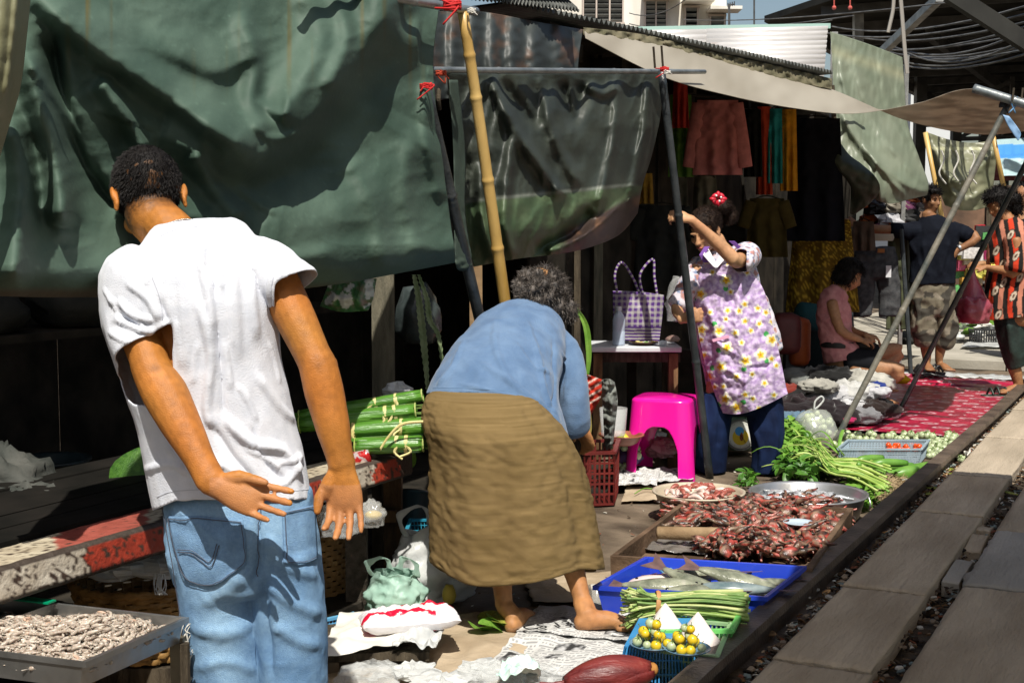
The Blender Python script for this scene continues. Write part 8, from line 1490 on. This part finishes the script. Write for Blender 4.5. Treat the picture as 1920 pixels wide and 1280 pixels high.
for k in range(190):
    u, v = random.random(), random.random(); x, y = 1562 + 232 * u, 812 + 34 * v
    if x < 1590 and y > 838 or x > 1796 - (y - 815) * 1.1 or (1582 < x < 1740 and y > 824): continue
    fruit('g', G(x, y, .022 + (.03 if random.random() < .35 else 0)), rnd(.019, .026), 'round green eggplant in the row behind and beside the vegetable crate', 'green eggplants around the vegetable crate')
for k in range(24): x = rnd(1740, 1785); fruit('g', G(x, rnd(840, 862) - (x - 1740) * .35, rnd(.022, .05)), rnd(.019, .025), 'round green eggplant in the heap between the crate and the rail', 'green eggplants beside the rail')
M_gbl = mat('grey_blue_plastic', (.32, .42, .48), (.4, .5, .56), .4, 9, transl=.2); basket('plastic_crate', G(1570, 842, .1), G(1728, 842, .1), G(1742, 825, .1), .09, M_gbl, 'pale grey blue lattice crate holding small red tomatoes', 'crate', .93, nu=34, nv=7, th=.0045, rim=.009)
M_tom = mat('tomato', (.6, .03, .01), (.7, .12, .01), .2, 9); tm = eggplant_mesh(M_tom); tm[0].materials.clear(); tm[0].materials.append(M_tom); EG['t'] = (tm[0], None)
for k in range(44): fruit('t', G(rnd(1668, 1728), rnd(836, 846), rnd(.03, .085)) + Vector((0, .04, 0)), rnd(.013, .018), 'small red tomato at the right end of the lattice crate', 'red tomatoes in the lattice crate', 'tomato')
fruit('g', G(1803, 861, .03), .028, 'single pale eggplant fallen beyond the rail with a white string', 'fallen eggplant'); s = MB()
for k in range(5): s.tube(curve([G(1812, 856, .04), G(1812 + rnd(-4, 8), 850 + rnd(-8, 3), .08), G(1818 + rnd(-6, 6), 845 + rnd(-6, 14), .04)], 4), .004, 5)
tag(s.build('string', M_whiter, None, True), 'knotted white string beside the fallen eggplant', 'string')
# ============================================================ red mat and clothes pile
nu, nv = 150, 330; vs = []; cc = []
for j in range(nv):
    for i in range(nu):
        n_ = -2.75 + (2.75 - 1.2) * i / (nu - 1); t = 8.75 + 3.45 * j / (nv - 1) + .03 * noise.noise(Vector((i * .05, 2, 1))); z = .012 + .012 * max(0, noise.fractal(Vector((t * 1.5, n_ * 3, 1)), 1, 2, 3)) + (.03 * max(0, noise.noise(Vector((t * 8, n_ * 2, 3)))) if t > 11.6 else 0); p = TN(t, n_, z); vs.append(tuple(p))
        row = math.floor(t / .17); u = ((n_ / .2 + (row % 2) * .5) % 1) - .5; v = ((t / .17) % 1) - .5; d = math.hypot(u * 1.15, v * 1.3); ring = .22 < d < .34; k = noise.noise(Vector((n_ * 9, t * 9, 4))); c = (.42, .012, .05) if k > -.1 else (.28, .008, .035)
        if ring and k > -.25: c = (.62, .42, .45)
        if d < .1: c = (.42, .2, .24)
        cc.append(c)
me = bpy.data.meshes.new('mat'); me.from_pydata(vs, [], grid_faces(nv, nu)); colour(me, cc); tag(solid(mk('red_mat', me, mat('shiny_mat', (1, 1, 1), (.9, .9, .9), .3, 12, .2, attr=True, spec=.6), None, True), .002), 'shiny dark red mat with rows of pale ovals beside the rail', 'mat')
s = MB(); g = []
for i in range(60): q = i / 59; 
g = [TN(12.15 + w_ * .35 + .03 * noise.noise(Vector((i * .2, w_, 1))), -2.3 + 1.15 * i / 59, .03 + .02 * noise.noise(Vector((i * .3, w_ * 2, 2)))) for i in range(60) for w_ in (0, .33, .66, 1)]
s.add(g, grid_faces(60, 4)); tag(solid(s.build('plastic_sheet', M_filmw, None, True), .002), 'white and grey plastic sheet edge along the far end of the red mat', 'plastic sheet')
cl = [(1520, 712, 9.6, .2, (.16, .17, .16), 'grey green shirt at the left of the clothes pile'), (1560, 705, 9.5, .16, (.012, .012, .012), 'black garment on top of the clothes pile'), (1590, 735, 9.2, .17, (.5, .5, .48), 'white shirt crumpled in the middle of the clothes pile'), (1560, 740, 9.1, .13, (.46, .46, .47), 'pale grey white garment spread left of the white shirt'), (1620, 712, 9.4, .15, (.44, .43, .38), 'cream garment behind the blue one'), (1625, 728, 9.2, .1, (.015, .035, .2), 'royal blue garment with orange trim on the pile'), (1640, 735, 9.1, .08, (.5, .5, .52), 'small white garment right of the blue one'), (1610, 775, 8.9, .12, (.2, .2, .21), 'mid grey garment at the front of the pile'), (1632, 765, 9.0, .13, (.02, .012, .01), 'dark brown garment at the right end of the pile'), (1500, 760, 8.9, .15, (.02, .012, .014), 'black flowered garment at the front left of the pile'), (1540, 770, 8.8, .16, (.015, .01, .012), 'dark patterned garment in front of the white shirt'), (1500, 783, 8.6, .09, (.1, .17, .24), 'faded blue denim garment beside the greens'), (1580, 785, 8.75, .06, (.4, .02, .1), 'crimson patterned scarf at the front of the pile'), (1665, 775, 9.0, .06, (.55, .57, .58), 'small white cloth on the edge of the red mat'), (1595, 760, 9.0, .1, (.5, .5, .51), 'white sleeve trailing toward the front of the pile'), (1535, 722, 9.0, .1, (.35, .34, .3), 'pale beige garment peeking from the pile'), (1480, 735, 9.4, .12, (.2, .03, .02), 'dark red garment left of the pile')]
for k, (x, y, Y, r, c, lb_) in enumerate(cl): p = P(x, y, Y); p.z = max(0.02, p.z - r * .45); crumple('folded_clothes', p, r, mat('clothes_%d' % k, c, [q * .7 for q in c], .88, 12, .3, sheen=.2), lb_, 'clothes', k * 3.7, .5, .42, 44, sx=1.3, fr=1.7)
crumple('clothes_heap', P(1560, 800, 9.3) * 1.0, .32, mat('dark_heap', (.012, .012, .012), (.03, .03, .03), .9, 6), 'dark mass of clothes underneath the pile', 'clothes', 5, .55, .2, 30, sx=1.3); crumple('yellow_cloth', P(1688, 718, 10.3), .07, mat('yellow_cloth', (.5, .3, .01), rough=.85), 'bright yellow cloth by the girl\'s feet', 'cloth', 3, .6, .3, 14); gsheet('magazine', [(1645, 782), (1682, 780), (1692, 765), (1660, 768)], mat('green_print', (.1, .3, .2), (.4, .5, .45), .5, 30), 'green and white card on the red mat under the pole foot', 'card', .02, .004, 10, 8, .1, 2)
s = MB(); s.rbox(P(1497, 640, 9.9), (.16, .2, .36), .05); tag(s.build('suitcase', mat('orange_case', (.35, .06, .015), (.45, .1, .02), .5, 8), None, True), 'orange red upright bag behind the purple apron woman', 'bag'); s = MB(); s.rbox(P(1472, 625, 9.7), (.22, .2, .3), .06); tag(s.build('suitcase', mat('maroon_case', (.06, .008, .01), (.1, .015, .015), .6, 8), None, True), 'dark maroon bag left of the orange red bag', 'bag'); s = MB(); s.loft([(P(1500, 590, 10.1), .1, .06), (P(1530, 596, 10.2), .11, .07), (P(1540, 600, 10.2), .1, .06)], 14, dome=.6); tag(s.build('cloth_roll', mat('teal_roll', (.02, .07, .08), rough=.9), None, True), 'dark teal cloth roll on the orange red bag', 'cloth'); s = MB(); s.rbox(P(1528, 660, 10.4), (.3, .2, .5), .05); tag(s.build('suitcase', mat('dark_green_case', (.01, .02, .02), rough=.8), None, True), 'dark green suitcase behind the seated girl', 'bag'); s = MB(); s.box(P(1488, 690, 9.9), (.14, .1, .3)); tag(s.build('carton', mat('grey_carton', (.1, .1, .1), rough=.9)), 'grey carton under the orange red bag', 'box')
s = MB(); s.rbox(P(1585, 718, 9.62) - Vector((0, 0, .1)), (.3, .3, .22), .02); tag(s.build('low_stool', M_wooddark), 'low dark stool under the seated girl', 'stool')
# ============================================================ hanging clothes
def hang(xa, xb, yt, yb, Y, c, label, seed=0, sl=0, neck=1, flare=1.1, c2=None, ns=5, hanger=True, spk=None):
    t_ = empty('hanging_garment', label, 'clothes', P((xa + xb) / 2, yt, Y)); xc = (xa + xb) / 2; hw = (xb - xa) / 2; rows = []
    for v in (0, .12, .3, .6, 1): w_ = hw * (.9 + (flare - .9) * v); rows.append([(xc - w_, yt + (yb - yt) * v, Y), (xc - w_ * .4, yt + (yb - yt) * v, Y - .03), (xc + w_ * .4, yt + (yb - yt) * v, Y - .02), (xc + w_, yt + (yb - yt) * v, Y)])
    cv = (lambda g: mixc(c, spk, (np.array([noise.noise(Vector((x * .35, y * .35, seed))) for x, y in g[:, :2]]) - .12) * 6)) if spk else (lambda g: mixc(c, [q * .75 for q in c], .5 + fn(g, 20, seed)))
    sheet('garment_body', rows, mat('hung_cotton', (1, 1, 1), (.85, .85, .85), .85, 20, .3, attr=True), 46, 60, [], ((14, .02),), t_, 'y', .004, cols=cv, wave=lambda g: .02 * np.sin((g[:, 0] - xa) / (xb - xa) * math.pi * ns + seed) * np.clip((g[:, 1] - yt) / (yb - yt) * 1.5, .1, 1))
    if sl:
        for sg in (-1, 1): s = MB(); a = P(xc + sg * hw * .8, yt + 6, Y); b_ = P(xc + sg * hw * 1.25, yt + (yb - yt) * sl, Y); s.loft([(a, .05, .03), (a.lerp(b_, .5), .05, .025), (b_, .045, .02)], 10, side=(1, 0, 0), sub=3); s.build('sleeve', mat('hung_%d' % seed, c, [q * .75 for q in c], .85, 20, .3), t_, True)
    if hanger: s = MB(); s.tube(curve([P(xc - hw * .8, yt + 3, Y), P(xc, yt - 5, Y), P(xc + hw * .8, yt + 3, Y)], 4), .005, 5); s.tube([P(xc, yt - 5, Y), P(xc, yt - 14, Y)], .003, 4); s.build('hanger', M_darkp if False else M_black, t_)
    return t_
H = [(1303, 1388, 188, 328, 9.0, (.5, .17, .16), 'long sleeved dusty pink shirt hanging under the awning', 1, .9), (1255, 1298, 178, 332, 9.2, (.1, .22, .04), 'green top hanging left of the pink shirt', 2, 0), (1262, 1290, 150, 240, 8.7, (.35, .03, .02), 'small dark red top hanging above the green top', 3, 0), (1215, 1250, 170, 200, 9.4, (.1, .09, .07), 'short pale cloth hanging left of the green top', 4, 0), (1396, 1428, 205, 332, 9.6, (.008, .009, .008), 'black garment right of the pink shirt', 5, 0), (1419, 1447, 200, 365, 10, (.55, .07, .03), 'orange red dress hanging beside the teal one', 6, 0), (1440, 1469, 204, 344, 10, (.03, .32, .34), 'teal garment hanging between the red and mustard ones', 7, 0), (1464, 1494, 205, 358, 10, (.6, .28, .02), 'mustard scarf like garment right of the teal one', 8, 0), (1478, 1580, 222, 452, 10.4, (.006, .007, .012), 'large black dress hanging in the middle of the clothes stall', 9, 0), (1402, 1474, 372, 482, 9.8, (.06, .045, .012), 'dim brown blouse hanging below the red dress', 10, .5), (1300, 1345, 330, 400, 9.5, (.13, .12, .09), 'drab beige trousers below the pink shirt', 11, 0), (1255, 1290, 330, 420, 9.6, (.1, .1, .08), 'grey beige trousers below the green top', 12, 0), (1194, 1224, 325, 382, 8.6, (.25, .14, .02), 'mustard cloth below the dark tarpaulin', 13, 0), (1192, 1290, 385, 545, 8.8, (.02, .02, .018), 'dark striped knit top hanging above the tote bag', 14, .4), (1663, 1702, 430, 618, 11.9, (.09, .1, .055), 'olive trousers hanging behind the navy shirt man', 15, 0), (1693, 1722, 450, 610, 12.2, (.16, .16, .12), 'pale camouflage trousers hanging right of the olive ones', 16, 0), (1340, 1400, 420, 600, 9.9, (.012, .012, .011), 'black trousers hanging behind the purple apron woman', 17, 0), (1500, 1545, 455, 600, 10.8, (.015, .015, .014), 'dark coat below the black dress', 18, 0)]
for (xa, xb, yt, yb, Y, c, lb_, sd, sl) in H: hang(xa, xb, yt, yb, Y, c, lb_, sd, sl)
hang(1484, 1600, 412, 585, 10.7, (.12, .07, .008), 'long gold speckled dress hanging behind the seated girl', 19, 0, flare=1.2, spk=(.45, .3, .03)); hang(1598, 1640, 415, 470, 11.3, (.1, .07, .05), 'short brownish garment above the grey jeans', 20, 0)
jn = empty('hanging_jeans', 'dark grey jeans with a white tag hanging beside the navy shirt man', 'jeans', P(1642, 465, 11.5)); Y = 11.5; s = MB(); s.loft([(P(1642, 464, Y), .17, .06), (P(1642, 500, Y), .19, .08), (P(1642, 520, Y), .185, .07)], 18, side=(1, 0, 0), sub=3)
for x, x2 in ((1622, 1618), (1662, 1668)): s.loft([(P(x, 505, Y), .095, .07), (P(x2, 550, Y), .09, .055), (P(x2, 592, Y), .085, .05)], 14, side=(1, 0, 0), sub=3)
garment('denim', jn, s, mat('grey_denim', (.04, .042, .045), (.08, .082, .085), .9, 20, .4), .012, 2, None, (), ((9, .012, (1, 1, 1), 3),), 0)
s = MB(); s.box(P(1666, 509, Y - .12), (.045, .004, .1)); s.build('tag', mat('white_tag', (.6, .6, .62), rough=.7), jn); s = MB(); s.box(P(1652, 470, Y - .1), (.06, .004, .035)); s.build('leather_label', mat('leather_label', (.3, .12, .04), rough=.7), jn); s = MB(); s.lathe(P(1642, 445, Y), [(.15, -.03), (.16, 0), (.15, .03)], 24, sy=.5); s.build('lining', mat('pale_lining', (.35, .31, .24), rough=.9), jn, True)
# rail of belts, bags and caps above the jeans
random.seed(31)
for k in range(30):
    x, y = rnd(1612, 1725), rnd(382, 450); c = random.choice([(.02, .02, .02), (.4, .4, .42), (.12, .03, .08), (.35, .08, .01), (.01, .01, .012), (.2, .18, .14), (.1, .02, .03)]); crumple('stall_goods', P(x, y, 11.9 + rnd(0, .4)), rnd(.06, .13), mat('goods_%s' % str(c), c, rough=.6), 'crumpled bag or garment heaped on the rail behind the navy shirt man', 'goods', k, rnd(.4, .8), .5, 14, group='bags heaped behind the navy shirt man', smooth=False)
for k, (x0, x1) in enumerate(((1585, 1598), (1690, 1716))): s = MB(); s.tube([P(x0, 430, 11.5), P(x0 + 18, 700, 11.3)], .02, 8); tag(s.build('rack_pole', M_blackp), 'dark rack pole standing %s the grey jeans' % ('left of' if k == 0 else 'right of'), 'pole')
s = MB(); s.tube([P(1560, 160, 10.6), P(1590, 640, 10.8)], .02, 8); tag(s.build('rack_pole', M_wooddark), 'dark pole the navy shirt man holds on to', 'pole')
for k in range(6): s = MB(); x = 1150 + 80 * k; s.tube([P(x, 168 + 6 * k, 9 + .3 * k), P(x + 80, 174 + 6 * k, 9.3 + .3 * k)], .012, 6); tag(s.build('rack_rail', M_black), 'dark rail carrying the hanging clothes', 'rail', 'rails of the clothes stall')
# dark partition of the clothes stall
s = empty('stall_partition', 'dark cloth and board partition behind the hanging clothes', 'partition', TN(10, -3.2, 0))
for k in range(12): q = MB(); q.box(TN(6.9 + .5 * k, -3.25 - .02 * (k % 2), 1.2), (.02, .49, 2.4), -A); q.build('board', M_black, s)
# ============================================================ far stalls behind the shoppers
fs_ = empty('far_stall', 'far stall counter crowded with colourful packets behind the shoppers', 'stall', P(1840, 640, 17)); M_fw = mat('far_wood', (.25, .16, .08), (.35, .24, .14), .8, 5)
for y in (625, 560, 500, 450): s = MB(); s.box(P(1850, y, 17.4), (1.5, .5, .05)); s.build('shelf', M_fw, fs_)
for x in (1752, 1850, 1950): s = MB(); p = P(x, 500, 17.1); s.box((p.x, p.y, 1.0), (.07, .07, 2.0)); s.build('post', M_wooddark, fs_)
s = MB(); s.box(P(1860, 500, 18.2) - Vector((0, 0, .2)), (2.4, .05, 2.6)); s.build('back_board', mat('far_dark', (.06, .045, .035), (.2, .12, .08), .9, 3), fs_); random.seed(77)
pal = [(.5, .02, .04), (.6, .1, .2), (.55, .5, .1), (.6, .6, .58), (.55, .3, .05), (.1, .35, .1), (.65, .62, .6), (.4, .02, .12), (.05, .1, .25), (.5, .4, .3), (.02, .02, .02)]
for k in range(150):
    x, y = rnd(1782, 1925), random.choice([438, 470, 490, 520, 548, 580, 612, 590]) + rnd(-8, 8); c = pal[k % len(pal)]; m = mat('packet_%d' % (k % len(pal)), c, [q * .6 for q in c], .5, 30); p = P(x, y, 16.9 + rnd(0, .3))
    if k % 3: s = MB(); s.box(p, (rnd(.08, .2), .08, rnd(.08, .18)), rnd(-.4, .4), jit=.01); tag(s.build('packet', m), 'coloured packet among the far stall goods', 'packet', 'packets on the far stall')
    else: crumple('packet', p, rnd(.06, .12), m, 'coloured bag among the far stall goods', 'bag', k, .8, .4, 10, group='bags on the far stall', smooth=False)
basket('plastic_crate', P(1818, 618, 14.6), P(1882, 618, 14.6), P(1882, 616, 14.95), .14, mat('black_crate', (.012, .012, .013), rough=.6), 'black plastic crate of goods on the paving behind the red bag', 'crate', .97, nu=12, nv=2, th=.012, rim=.02)
for k in range(34): crumple('crumpled_bag', P(rnd(1796, 1890), rnd(604, 640), 14.8 + rnd(0, .4)), rnd(.05, .09), [M_filmw, M_paper, M_leafl, M_film][k % 4], 'crumpled pale bag in the litter around the black crate', 'litter', k, .5, .4, 10, group='litter around the black crate', smooth=False)
gsheet('floor_sheet', [(1800, 652), (1895, 652), (1880, 640), (1815, 642)], M_filmw, 'grey plastic sheet on the paving below the black crate', 'sheet', .07, .02, 20, 12, .2, 3)
crumple('vegetable_heap', P(1712, 636, 13.2), .12, mat('yellow_heap', (.4, .34, .08), (.5, .45, .2), .6, 20), 'yellowish heap of vegetables behind the navy shirt man', 'vegetables', 4, .5, .4, 16); crumple('plastic_bag', P(1703, 645, 12.8), .09, M_sack, 'grey plastic bag beside the yellowish heap', 'plastic bag', 14, .8, .3, 14)
s = MB(); s.box(P(1930, 322, 19), (1.2, .1, .25)); tag(s.build('roof_tiles', mat('brick_red', (.25, .06, .05), (.35, .12, .1), .8, 30)), 'reddish tiled eave below the blue tarpaulin at the right edge', 'eave')
